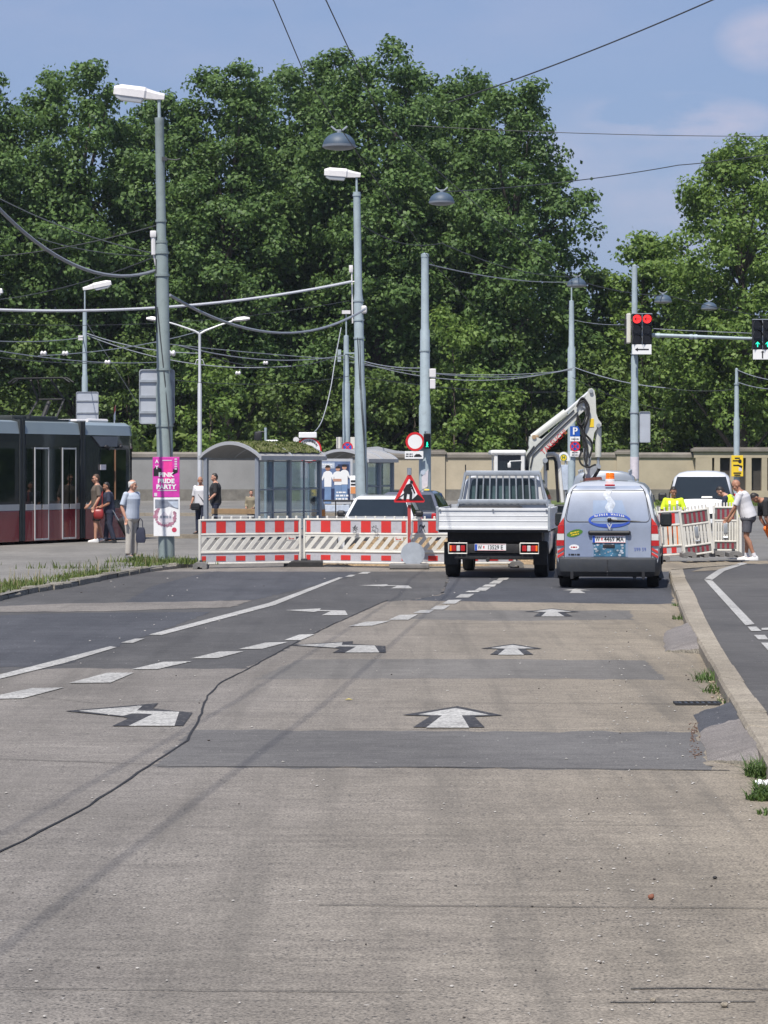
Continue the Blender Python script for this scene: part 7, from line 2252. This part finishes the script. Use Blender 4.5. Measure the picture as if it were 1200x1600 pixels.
mb.prism(F([(-.95, .22), (-.88, .16), (.25, .98), (.20, 1.06)]), 'y', -.0185, -.0125)
disc(mb, (.19 * S_, 0, zb0 + 1.55 * S_), 0, .14 * S_, -.019, -.013, 14)
mb.build('digging_figure', M_['signblack'], root, fix=False)
mb = MB(); mb.tube([(0, .02, zt(742)), (0, .02, zt(731))], .045, 8); mb.tube([(0, .02, zt(789)), (0, .02, zt(785))], .045, 8); mb.build('clamp', M_['galv'], root)
mb = MB(); mb.box((0, 0, .06), (.8, .42, .11), bev=.03); mb.build('foot_plate', M_['footgrey'], root)
mb = MB(); mb.tube([(.05, 0, zt(815)), (.06, -.02, zt(830)), (.02, -.02, zt(842))], .014, 6); mb.build('clamp_handle', M_['galv'], root)
c = Vector((at(645, 800, YT - .12).x, YT - .08, HCAM - (865.5 - HOR) / kt))
root = thing('sign_disc_back', 'grey back of a round sign leaning on the red post foot', 'sign', c, 0, None, (R(-8), 0, 0))
mb = MB(); disc(mb, (0, 0, 0), 0, 18.5 / kt, 0, .015, 32); mb.build('sign_panel', mat('sign_back_dull', (.155, .13, .105), .75, 0, .1, 4, dirt=.15), root)
mb = MB(); mb.lathe((0, 0, 0), [(18.0 / kt, -.012), (18.6 / kt, -.012), (18.6 / kt, .016)], 32, M=Matrix.Rotation(R(90), 4, 'X')); mb.build('rim', M_['galv'], root)


# ---- barriers seen from behind, with upright slats
def barrier_slats(label, org, yaw, L, tilt=0.0, panels=('red', 'plastgrey'), nred=6, group='barriers handled by the workmen', handle=True):
    root = thing('road_barrier', label, 'barrier', org, 0, group, rot=(0, -tilt, yaw))
    z0 = .10
    mb = MB()
    for x in (.02, L - .02): mb.box((x, 0, z0 + .49), (.05, .06, 1.02), bev=.012)
    for z in (z0 + .02, z0 + .215, z0 + .665, z0 + .955): mb.box((L / 2, 0, z), (L - .06, .05, .04), bev=.01)
    n = max(8, int(L * 7))
    for i in range(n): mb.box((.06 + (L - .12) * i / (n - 1), 0, z0 + 1.015), (.035, .03, .09), bev=.008)
    mb.build('frame', M_['plastwhite'], root)
    mb = MB(); n2 = max(8, int(L * 8))
    for i in range(n2): mb.box((.07 + (L - .14) * i / (n2 - 1), 0, z0 + .44), (L / n2 * .66, .03, .42), bev=.006)
    mb.build('slatted_panel', M_['plastwhite'], root)
    for nm, za, zb in (('upper_panel', z0 + .685, z0 + .935), ('lower_panel', z0 + .045, z0 + .195)):
        mb = MB(); mb.box((L / 2, .004, (za + zb) / 2), (L - .1, .022, zb - za)); pn = mb.build(nm, M_[panels[1]], root)
        mb = MB(); N = nred * 2 + 1
        for i in range(1, N, 2): mb.box((.05 + (L - .1) * (i + .5) / N, -.010, (za + zb) / 2), ((L - .1) / N, .008, (zb - za) - .03)); mb.box((.05 + (L - .1) * (i + .5) / N, .018, (za + zb) / 2), ((L - .1) / N, .008, (zb - za) - .03))
        mb.build('red_stripe', M_[panels[0]], pn)
    if handle:
        mb = MB(); mb.box((L / 2, -.02, z0 + .50), (.085, .03, .22), bev=.01); mb.tube([(L / 2 - .05, -.03, z0 + .30), (L / 2 + .05, -.03, z0 + .30)], .02, 6); mb.build('handle', M_['galv'], root)
    return root


barrier_slats('red and white slatted barrier just right of the service van', (at(1008, 800, 61).x, 61.0, 0), R(6), .86, R(3), nred=3, handle=False)
barrier_slats('tilted slatted barrier with dark red back, lifted at its right end', (at(1069.5, 800, 60.4).x, 60.4, .03), R(14), .68, R(7), ('darkred', 'footgrey'), 5)
barrier_slats('upright slatted barrier with dark red back nearest the bending man', (at(1113.5, 800, 61.4).x, 61.4, .12), R(-4), .56, 0, ('darkred', 'footgrey'), 4)
mb = MB()
bp_ = thing('barrier_post', 'loose white plastic barrier seen edge-on beside the bending man', 'barrier', (at(1157, 800, 60.8).x, 60.8, .06), R(80), 'barriers handled by the workmen')
mb = MB(); mb.box((.5, 0, .5), (1.0, .06, 1.0), bev=.015); mb.build('frame', M_['plastwhite'], bp_)
mb = MB(); mb.box((.5, -.032, .8), (.9, .01, .2)); mb.build('upper_panel', M_['darkred'], bp_)
for px, Y, yw, lab in ((1034, 61.2, 0, 'grey foot block behind the service van bumper'), (1075, 60.6, 0, 'grey foot block under the joint of the tilted barrier'), (1094, 60.9, 0, 'foot block under the middle of the tilted barrier'), (1118, 61.3, 0, 'foot block under the raised barrier end'), (1146, 61.0, 0, 'foot block nearest the white shoes')):
    p = bx_(px, Y); p.z = .0 if px < 1050 else .10
    foot(lab, p, yw, 'footgrey', 'foot blocks of the right barriers')


# ------------------------------------------------------------------ people
def fuse(name, mb, m, parent, voxel=.011, smooth=4):
    """melt overlapping volumes into one continuous surface"""
    me0 = mb.mesh('tmp', m)
    o = bpy.data.objects.new('tmp', me0); COL.objects.link(o)
    r = o.modifiers.new('r', 'REMESH'); r.mode = 'VOXEL'; r.voxel_size = voxel; r.use_smooth_shade = True
    if smooth:
        s_ = o.modifiers.new('s', 'SMOOTH'); s_.iterations = smooth; s_.factor = .5
    dg = bpy.context.evaluated_depsgraph_get()
    me = bpy.data.meshes.new_from_object(o.evaluated_get(dg))
    bpy.data.objects.remove(o); bpy.data.meshes.remove(me0)
    me.name = name; me.materials.clear(); me.materials.append(m)
    me.polygons.foreach_set('use_smooth', [True] * len(me.polygons))
    ob = bpy.data.objects.new(name, me); COL.objects.link(ob); ob.parent = parent
    return ob


def limb(mb, pts, rad, seg=12, ends=True):
    mb.tube(pts, rad, seg)
    if ends:
        for p, r in zip(pts, rad): mb.ball(p, r, 10, 7)


def person(label, loc, yaw, H=1.75, lean=0.0, head_turn=0.0, head_tilt=0.0, arms=None, legs=None, skin='skin', hair='hair_d', hair_len=.5, top=None, sleeve=.55, bottom=None, bottom_len=1.0, shoes='black', socks=None, girth=1.0, vest=None, collar_=False, fringe=.120, open_top=False, group=None, hem=.88):
    """facing +y; +x is the person's right. arms: dict side -> (elbow, wrist, hand direction); legs: dict side -> (knee, ankle, toe yaw)"""
    k = H / 1.75
    root = thing('person', label, 'person', loc, yaw, group)
    piv = Vector((0, 0, .95))
    Rl = Matrix.Rotation(-lean, 3, 'X')
    def U(p):
        p = Vector(p)
        return (piv + Rl @ (p - piv)) * k
    def Lw(p): return Vector(p) * k
    g = girth * 1.12
    skin_m = M_[skin]
    # ---- joints
    J = {}
    for s_, sd in ((1, 'r'), (-1, 'l')):
        J['sh' + sd] = U((s_ * .185 * (1 + (g - 1) * .4), 0, 1.42))
        e, w, hd = (arms or {}).get(sd, ((s_ * .25, -.02, 1.13), (s_ * .265, .06, .89), (s_ * .02, .12, -1)))
        J['el' + sd] = U(e); J['wr' + sd] = U(w); J['hd' + sd] = (Rl @ Vector(hd)).normalized()
        kn, an, ty = (legs or {}).get(sd, ((s_ * .10, .02, .50), (s_ * .11, 0, .085), s_ * -.15))
        J['hip' + sd] = Lw((s_ * .09, 0, .92)); J['kn' + sd] = Lw(kn); J['an' + sd] = Lw(an); J['ty' + sd] = ty
    # ---- body
    mb = MB()
    mb.loft([[U((math.cos(a) * rx * g, math.sin(a) * ry * g + dy, z)) for a in [i * PI / 8 for i in range(16)]] for z, rx, ry, dy in
             ((.86, .10, .09, -.01), (.93, .155, .115, -.015), (1.05, .14, .105, 0), (1.18, .145, .105, .005), (1.32, .165, .115, 0), (1.42, .15, .09, -.01), (1.475, .075, .065, -.01), (1.50, .055, .055, -.005))])
    limb(mb, [U((0, -.01, 1.44)), U((0, .0, 1.52)), U((0, .02, 1.585))], [.062 * k, .052 * k, .052 * k])
    for sd, s_ in (('r', 1), ('l', -1)):
        limb(mb, [U((s_ * .10, -.01, 1.40)), J['sh' + sd], J['sh' + sd].lerp(J['el' + sd], .45), J['el' + sd]], [.062 * k, .056 * k, .049 * k, .038 * k])
        limb(mb, [J['el' + sd], J['el' + sd].lerp(J['wr' + sd], .35), J['wr' + sd]], [.038 * k, .040 * k, .025 * k])
        limb(mb, [J['hip' + sd], J['hip' + sd].lerp(J['kn' + sd], .35), J['kn' + sd]], [.092 * k * g ** .5, .080 * k * g ** .5, .054 * k])
        limb(mb, [J['kn' + sd], J['kn' + sd].lerp(J['an' + sd], .32) + Vector((0, -.015, 0)) * k, J['kn' + sd].lerp(J['an' + sd], .7), J['an' + sd]], [.053 * k, .055 * k, .040 * k, .035 * k])
        a = J['an' + sd]; f = Vector((math.sin(J['ty' + sd]) * -1, math.cos(J['ty' + sd]), 0)); f = Matrix.Rotation(0, 3, 'Z') @ f
        limb(mb, [a + Vector((0, 0, -.03)) * k - f * .04 * k, a + f * .07 * k + Vector((0, 0, -.045)) * k, a + f * .15 * k + Vector((0, 0, -.055)) * k], [.036 * k, .036 * k, .028 * k])
        # hand: palm, four fingers of different length, thumb from the side
        w = J['wr' + sd]; d = J['hd' + sd]
        fw = Vector((0, 1, .15)); nrm = d.cross(fw)
        if nrm.length < .2: nrm = d.cross(Vector((1, 0, 0)))
        nrm.normalize(); nrm *= s_; wd = nrm.cross(d).normalized()
        if wd.y < 0 and abs(wd.y) > .2: wd = -wd
        mb.loft([[w + d * u * k + (wd * math.cos(a_) * hw + nrm * math.sin(a_) * ht) * k for a_ in [i * PI / 5 for i in range(10)]] for u, hw, ht in ((-.01, .024, .020), (.03, .036, .018), (.075, .040, .016), (.09, .036, .012))])
        for i, (off, ln) in enumerate(((.030, .070), (.010, .080), (-.010, .075), (-.030, .058))):
            b = w + (d * .082 + wd * off) * k
            cl = -nrm * s_ * (.35 + .12 * i) * 0 + (nrm * (.30 + .08 * i))
            p1 = b + (d * ln * .42 + cl * .012) * k; p2 = p1 + (d * ln * .32 + cl * .03) * k; p3 = p2 + (d * ln * .22 + cl * .035) * k
            limb(mb, [b, p1, p2, p3], [.0095 * k, .009 * k, .0085 * k, .007 * k], 8)
        b = w + (d * .03 + wd * .030) * k; limb(mb, [b, b + (d * .03 + wd * .026) * k, b + (d * .058 + wd * .034 + nrm * .01) * k], [.012 * k, .0105 * k, .008 * k], 8)
    # head
    hm = Matrix.Translation(U((0, .02, 1.60))) @ (Rl.to_4x4()) @ Matrix.Rotation(head_turn, 4, 'Z') @ Matrix.Rotation(-head_tilt, 4, 'X') @ Matrix.Scale(k, 4)
    mb.ball((0, -.005, .055), (.074, .092, .098), 20, 14, M=hm)
    mb.ball((0, .030, -.015), (.056, .062, .070), 16, 10, M=hm)
    mb.ball((0, .062, -.058), (.026, .022, .022), 10, 8, M=hm)
    mb.loft([[hm @ Vector((x * s1, y, z)) for x, y, z in ((-.010, .082, .03), (.010, .082, .03), (0, .07, .03))] if False else [hm @ Vector((c_ * .012 * sc, .080 + b_, z)) for c_ in (-1, -.4, .4, 1)] + [hm @ Vector((0, .06, z))] for z, sc, b_ in ((.045, .6, .006), (.015, 1.0, .020), (-.004, 1.5, .030), (-.012, 1.3, .012)) for s1 in (1,)])
    mb.ball((0, .108, .000), (.014, .012, .012), 8, 6, M=hm)
    for s_ in (-1, 1):
        mb.ball((s_ * .074, -.008, .018), (.012, .022, .033), 10, 8, M=hm)
        mb.ball((s_ * .040, .055, .000), (.026, .024, .024), 10, 8, M=hm)
        mb.ball((s_ * .030, .078, .056), (.024, .014, .008), 8, 6, M=hm)
    fuse('body', mb, skin_m, root, .0085, 3)
    for s_ in (-1, 1):
        mb = MB(); mb.ball((s_ * .030, .084, .036), (.011, .008, .007), 8, 6, M=hm); mb.build('eye', M_['eye'], root)
    mb = MB(); mb.ball((0, .088, -.036), (.022, .010, .006), 10, 6, M=hm); mb.build('mouth', M_['lip'], root)
    if hair:
        mb = MB(); rings = []
        N = 20
        def edge(a):                                    # hairline height round the head: high in front, low behind
            f = math.sin(a)
            return (fringe + .012 * math.sin(a * 7 + H * 9)) * max(0, f) ** .8 + .055 * (1 - abs(f)) + (-.045 * hair_len - .01) * max(0, -f) ** .7
        for i in range(8):
            row = []
            for j in range(N):
                a = 2 * PI * j / N; zlo = edge(a); z = zlo + ((.112 if open_top else .152) - zlo) * (1 - (1 - i / 7) ** 1.6)
                q = max(0, 1 - ((z - .055) / .104) ** 2) ** .5 if z > .055 else max(.7, 1 - ((.055 - z) / .22) ** 2)
                row.append(hm @ Vector((math.cos(a) * (.079 + .003 * math.sin(a * 5 + i)) * q, math.sin(a) * (.096 + .003 * math.cos(a * 4 + i)) * q - .006, z + .002 + .003 * math.sin(a * 3 + i))))
            rings.append(row)
        mb.loft(rings, 0, True, not open_top)
        mb.build('hair', M_[hair], root, sharp=60)
    # ---- clothes
    def torso(mb, z0, extra, z1=1.47):
        prof = [(z0, .168, .135, 0), (1.0, .166, .135, 0), (1.10, .158, .130, .004), (1.22, .164, .130, .006), (1.33, .186, .138, .002), (1.41, .182, .112, -.008), (1.45, .125, .088, -.01), (z1, .072, .070, -.008)]
        mb.loft([[U((math.cos(a) * (rx * g + extra), math.sin(a) * (ry * g + extra) + dy, z)) for a in [i * PI / 10 for i in range(20)]] for z, rx, ry, dy in prof])
    if top:
        mb = MB(); torso(mb, hem, .004)
        for sd in 'rl':
            a, b, w = J['sh' + sd], J['el' + sd], J['wr' + sd]
            pts = [U((.12 * (1 if sd == 'r' else -1), -.01, 1.405)), a]; rr = [.068, .068]
            if sleeve <= .5:
                pts += [a.lerp(b, sleeve * 2)]; rr += [.066]
            elif sleeve <= 1.0:
                pts += [a.lerp(b, .5), a.lerp(b, .85)] if sleeve < .7 else [a.lerp(b, .6), b, b.lerp(w, (sleeve - .7) / .3)]
                rr += [.066, .068] if sleeve < .7 else [.058, .052, .046]
            mb.tube(pts, [r * k for r in rr], 14); mb.ball(a, .067 * k, 12, 8)
        tp = fuse('shirt', mb, M_[top], root, .010, 3)
        if collar_:
            mb = MB(); mb.tube([U((math.cos(a) * .066, math.sin(a) * .068 - .008, 1.475 + .012 * math.cos(2 * a))) for a in [i * 2 * PI / 16 for i in range(17)]], .014 * k, 8); mb.build('shirt_collar', M_[top], tp)
    if vest:
        mb = MB(); torso(mb, .86, .011, 1.455); vs_ = fuse('safety_vest', mb, M_[vest], root, .011, 2)
        for x in (-.09, .09):
            mb = MB()
            for f_ in (1, -1):
                mb.loft([[U((x - .022, f_ * (y + .032) * 1.0, z)), U((x + .022, f_ * (y + .032), z)), U((x + .022, f_ * (y + .02), z)), U((x - .022, f_ * (y + .02), z))] for z, y in ((.88, .118 * g), (1.1, .115 * g), (1.25, .117 * g), (1.36, .112 * g), (1.42, .075 * g))], 0, False)
            mb.build('reflective_strip', M_['reflex'], vs_)
    if bottom:
        mb = MB()
        mb.loft([[Lw((math.cos(a) * rx * g, math.sin(a) * ry * g, z)) for a in [i * PI / 8 for i in range(16)]] for z, rx, ry in ((.80, .13, .10), (.86, .172, .130), (.95, .166, .128), (1.04, .158, .124))])
        for sd in 'rl':
            a, b, c_ = J['hip' + sd], J['kn' + sd], J['an' + sd]
            if bottom_len < .6:
                q = a.lerp(b, bottom_len / .5); mb.tube([a, a.lerp(q, .5), q], [.108 * k * g ** .5, .100 * k, .096 * k], 16)
            else:
                q = b.lerp(c_, (bottom_len - .5) / .5 * .97); mb.tube([a, a.lerp(b, .5), b, b.lerp(q, .5), q], [.106 * k * g ** .5, .092 * k, .076 * k, .073 * k, .070 * k], 16); mb.ball(b, .076 * k, 12, 8)
        fuse('trousers' if bottom_len >= .6 else 'shorts', mb, M_[bottom], root, .011, 3)
    for sd in 'rl':
        a = J['an' + sd]; t = J['ty' + sd]; f = Vector((-math.sin(t), math.cos(t), 0))
        mb = MB()
        s0 = Vector((f.y, -f.x, 0)); rows = []
        for u, hw, zt in ((-.075, .028, .07), (-.05, .040, .095), (.0, .043, .10), (.06, .046, .075), (.13, .048, .055), (.175, .040, .048), (.20, .022, .03)):
            c_ = Vector((a.x, a.y, 0)) + f * u * k
            zz = max(0, a.z - .085 * k)
            rows.append([c_ + Vector((0, 0, zz)) - s0 * hw * k, c_ + Vector((0, 0, zz + zt * k * .6)) - s0 * hw * k, c_ + Vector((0, 0, zz + zt * k)) - s0 * hw * .5 * k, c_ + Vector((0, 0, zz + zt * k)) + s0 * hw * .5 * k, c_ + Vector((0, 0, zz + zt * k * .6)) + s0 * hw * k, c_ + Vector((0, 0, zz)) + s0 * hw * k])
        mb.loft(rows, 0, True); mb.build('shoe', M_[shoes], root, sharp=50)
        if socks:
            b = J['kn' + sd]; mb = MB(); mb.tube([a + Vector((0, 0, -.01)), a.lerp(b, .16)], [.046 * k, .043 * k], 12); mb.build('sock', M_[socks], root)
    root['J'] = 1
    del root['J']
    return root, J, hm


M_['c_paleblue'] = mat('pale_blue_cotton', (.42, .47, .56), .85, 0, .06, 8)
M_['c_beige'] = mat('light_beige_cotton', (.44, .41, .37), .85, 0, .07, 8)
M_['c_brown'] = mat('brown_grey_cotton', (.115, .095, .08), .85, 0, .1, 8)
M_['c_black'] = mat('black_cotton', (.020, .020, .022), .85, 0, .2, 8)
M_['c_navy'] = mat('navy_cotton', (.025, .030, .055), .85, 0, .2, 8)
M_['c_white'] = mat('white_cotton', (.62, .61, .63), .85, 0, .04, 8)
M_['c_grey'] = mat('grey_cotton', (.085, .085, .10), .85, 0, .12, 8)
M_['c_olive'] = mat('olive_beige_cotton', (.22, .19, .13), .85, 0, .12, 8)
M_['hivis'] = mat('yellow_hivis', (.62, .78, .02), .7, 0, .05, 6)
M_['hivisorange'] = mat('orange_hivis', (.85, .20, .03), .7, 0, .1, 6)
M_['reflex'] = mat('reflective_tape', (.45, .47, .48), .4, .2, .05, 6)
M_['leather_red'] = mat('red_leather', (.26, .022, .022), .4, 0, .15, 6)
M_['c_shoewhite'] = mat('white_shoe', (.66, .66, .66), .6, 0, .05, 6)
M_['c_shoegrey'] = mat('grey_shoe', (.16, .16, .17), .6, 0, .1, 6)
PZ_ = PZ - .012

# old man on the platform, looking right
p = gp(205, 872, PZ_)
pr_, J, hm = person('white-haired old man in pale blue shirt and beige trousers with hand in pocket', p, R(-125), 1.69, .03, R(28), .0,
    {'r': ((.27, -.05, 1.14), (.25, .05, .90), (0, .2, -1)), 'l': ((-.27, -.06, 1.14), (-.20, .03, .93), (.2, .1, -1))}, None, 'skin', 'hair_w', .6, 'c_paleblue', .52, 'c_beige', 1.0, 'c_shoegrey', None, 1.08, None, True, fringe=.100, open_top=True)
w_ = pr_.matrix_world
root = thing('shopping_bag', 'small dark blue bag hanging at the old man\'s side', 'bag', p + Vector((.20, .02, 0)))
mb = MB(); mb.loft([[Vector((x * a, y * b, z)) for x, y in ((-.10, -.05), (.10, -.05), (.11, .05), (-.11, .05))] for z, a, b in ((.33, .8, 1), (.40, 1, 1.1), (.58, .9, .8), (.66, .7, .25))], 0, True); mb.build('bag_body', M_['c_navy'], root)
mb = MB(); mb.tube([(-.05, 0, .64), (-.04, 0, .80), (.0, 0, .86), (.04, 0, .80), (.05, 0, .64)], .010, 6); mb.build('handle', M_['c_navy'], root)
mb = MB(); mb.tube([U_ for U_ in [Vector((math.cos(a) * .172, math.sin(a) * .138, .955)) for a in [i * 2 * PI / 20 for i in range(21)]]], .016, 6); mb.build('belt', M_['c_black'], pr_)

# man in brown shirt and woman with the red handbag by the tram
p = gp(152, 847, PZ_)
pr_, J, hm = person('dark-haired man in brown T-shirt, black shorts and white trainers by the tram', p, R(104), 1.78, .02, R(5), 0,
    {'r': ((.25, .02, 1.14), (.20, .18, .96), (-.1, .8, -.7)), 'l': ((-.26, -.02, 1.14), (-.24, .12, .92), (0, .3, -1))}, {'r': ((.10, -.02, .50), (.11, -.16, .10), -.1), 'l': ((-.10, .06, .50), (-.10, .06, .085), .1)}, 'skin', 'hair_b', .7, 'c_brown', .55, 'c_black', .44, 'c_shoewhite', None, 1.0)
mb = MB()
for s_ in (-1, 1): mb.box((s_ * .033, .095, .036), (.05, .012, .03), M=hm, bev=.006)
mb.box((0, .10, .044), (.02, .01, .008), M=hm); mb.build('sunglasses', M_['black'], pr_)
p = gp(171, 848.5, PZ_)
pr_, J, hm = person('woman in navy clothes holding a red handbag beside the tram', p, R(102), 1.58, .10, R(8), .05,
    {'r': ((.24, .02, 1.16), (.10, .26, 1.06), (-.5, .7, 0)), 'l': ((-.25, .03, 1.14), (-.12, .26, 1.04), (.3, .8, -.2))}, {'r': ((.09, .06, .50), (.10, .10, .085), -.1), 'l': ((-.09, .0, .50), (-.10, -.12, .10), .1)}, 'skin2', 'hair_d', 1.2, 'c_navy', .55, 'c_navy', 1.0, 'c_black', None, 1.08)
root = thing('handbag', 'red leather handbag held by the woman in navy', 'bag', p + Vector((-.26, -.20, .62)))
mb = MB(); mb.loft([[Vector((.135 * a * math.copysign(abs(math.cos(q)) ** .6, math.cos(q)), .055 * b * math.copysign(abs(math.sin(q)) ** .6, math.sin(q)), z)) for q in [k * PI / 8 for k in range(16)]] for z, a, b in ((0, .6, .6), (.02, .9, 1), (.10, 1, 1.2), (.20, .92, 1), (.25, .75, .5), (.26, .5, .3))], 0, True); mb.build('bag_body', M_['leather_red'], root, sharp=60)
mb = MB(); mb.tube([(-.09, 0, .25), (-.04, 0, .38), (.06, .05, .60), (.10, .06, .72)], .010, 6); mb.tube([(.09, 0, .25), (.09, .02, .40), (.10, .06, .72)], .010, 6); mb.build('strap', M_['leather_red'], root)
root = thing('trolley_bag', 'black trolley bag pulled behind the woman in navy', 'trolley bag', p + Vector((.62, .10, 0)), R(15), None, None)
mb = MB(); M = Matrix.Rotation(R(-28), 4, 'Y'); mb.box((0, 0, .42), (.22, .30, .62), M=M, bev=.06); mb.build('bag_body', M_['c_black'], root)
for s_ in (-1, 1):
    mb = MB(); mb.cyl((.02, s_ * .16 - .02, .07), (.02, s_ * .16 + .02, .07), .07, 16); mb.build('wheel', M_['rubber'], root)
mb = MB()
for s_ in (-1, 1): mb.tube([M @ Vector((-.08, s_ * .10, .6)), M @ Vector((-.10, s_ * .10, 1.02))], .010, 6)
mb.tube([M @ Vector((-.10, -.10, 1.02)), M @ Vector((-.10, .10, 1.02))], .014, 6); mb.build('handle', M_['galv'], root)

# people waiting by the grass-roofed shelter
p = at(314, 800, 86.5); p = Vector((p.x, 86.5, .0))
pr_, J, hm = person('bald man in white shirt with a shoulder strap beside the shelter post', p, R(150), 1.76, .03, R(30), 0, {'l': ((-.27, .02, 1.14), (-.28, .18, .98), (0, .6, -.8)), 'r': ((.27, 0, 1.12), (.27, .12, .92), (0, .3, -1))}, None, 'skin2', None, 0, 'c_white', .55, 'c_navy', 1.0, 'black', None, 1.08)
mb = MB(); mb.tube([Vector((.15, .02, 1.46)), Vector((.10, .145, 1.36)), Vector((-.02, .165, 1.2)), Vector((-.16, .13, 1.02)), Vector((-.22, .04, .93))], .014, 6); mb.build('shoulder_strap', M_['black'], pr_)
root = thing('shoulder_bag', 'black shoulder bag at the hip of the bald man', 'bag', p + Vector((.0, -.16, .74)))
mb = MB(); mb.box((-.16, 0, .10), (.28, .10, .22), bev=.05); mb.build('bag_body', M_['black'], root); mb = MB(); mb.box((-.16, -.05, .14), (.26, .02, .13), bev=.008); mb.build('flap', M_['black'], root)
p = at(337, 800, 87.5); p = Vector((p.x, 87.5, .0))
person('dark-haired man in black T-shirt facing left under the shelter roof', p, R(95), 1.86, .02, R(10), 0, {'r': ((.26, .02, 1.14), (.25, .22, 1.04), (0, .9, -.3)), 'l': ((-.26, .02, 1.14), (-.25, .20, .98), (0, .8, -.6))}, None, 'skin', 'hair_d', .8, 'c_black', .55, 'c_navy', 1.0, 'black', None, 1.1)
p = at(393, 800, 90); p = Vector((p.x, 90, .0))
person('woman in olive jacket waiting behind the shelter corner post', p, R(165), 1.32, .05, R(20), 0, {'r': ((.24, .05, 1.14), (.16, .24, 1.02), (-.3, .8, 0)), 'l': ((-.24, .05, 1.14), (-.14, .24, 1.0), (.3, .8, 0))}, None, 'skin', 'hair_b', 1.5, 'c_olive', .95, 'c_grey', 1.0, 'black', None, 1.05)

# workmen on the right
p = at(1052, 800, 66); p = Vector((p.x, 66, -.12))
person('bearded workman in yellow hi-vis shirt behind the slatted barrier', p, R(175), 1.72, .10, R(12), .28, {'r': ((.27, .06, 1.16), (.20, .26, 1.0), (-.2, .8, -.3)), 'l': ((-.27, .06, 1.16), (-.20, .26, 1.0), (.2, .8, -.3))}, None, 'skin2', 'hair_d', .6, 'hivis', .55, 'hivisorange', 1.0, 'black', None, .93, 'hivis')
p = gp(1169, 875, .116)
pr_, J, hm = person('bald man in white polo and grey shorts bending over the barrier', p, R(80), 1.72, .34, R(6), .12,
    {'r': ((.22, .20, 1.20), (.12, .34, 1.02), (-.1, .8, -.4)), 'l': ((-.22, .20, 1.20), (-.16, .40, 1.04), (.1, .8, -.4))}, {'r': ((.11, .04, .50), (.12, .04, .085), -.1), 'l': ((-.11, .04, .50), (-.12, -.14, .085), .1)}, 'skin2', None, 0, 'c_white', .56, 'c_grey', .40, 'c_shoewhite', 'c_white', 1.16, None, True)
p = at(1150, 800, 62.6); p = Vector((p.x + .05, 62.6, .10))
person('dark-haired workman in yellow safety vest leaning over beside the bald man', p, R(75), 1.66, .62, R(0), .1,
    {'r': ((.22, .24, 1.22), (.12, .32, .98), (0, .5, -.8)), 'l': ((-.22, .24, 1.22), (-.14, .34, .98), (0, .5, -.8))}, None, 'skin', 'hair_d', .8, 'c_navy', .55, 'c_grey', 1.0, 'black', None, 1.0, 'hivis')
p = at(1192, 800, 61.6); p = Vector((p.x + .36, 61.6, .10))
person('workman in orange trousers crouching at the right picture edge', p, R(100), 1.70, .95, 0, .2,
    {'r': ((.20, .30, 1.20), (.14, .40, .98), (0, .4, -.9)), 'l': ((-.20, .30, 1.20), (-.14, .40, .98), (0, .4, -.9))}, {'r': ((.13, .26, .62), (.12, -.02, .085), -.1), 'l': ((-.13, .24, .60), (-.12, -.16, .085), .1)}, 'skin2', 'hair_d', .6, 'c_black', .55, 'hivisorange', 1.0, 'black', None, 1.05)


# ------------------------------------------------------------------ thin summer haze
hz = bpy.data.materials.new('haze'); hz.use_nodes = True
nt = hz.node_tree; nt.nodes.remove(nt.nodes['Principled BSDF'])
pv = nt.nodes.new('ShaderNodeVolumePrincipled')
pv.inputs['Color'].default_value = (.72, .80, .92, 1)
pv.inputs['Density'].default_value = .00011
pv.inputs['Anisotropy'].default_value = .1
nt.links.new(pv.outputs[0], nt.nodes['Material Output'].inputs['Volume'])
mb = MB(); mb.box((20, 110, 19), (340, 300, 44))
o = mb.build('haze', hz); tag(o, None, None, None, 'stuff')
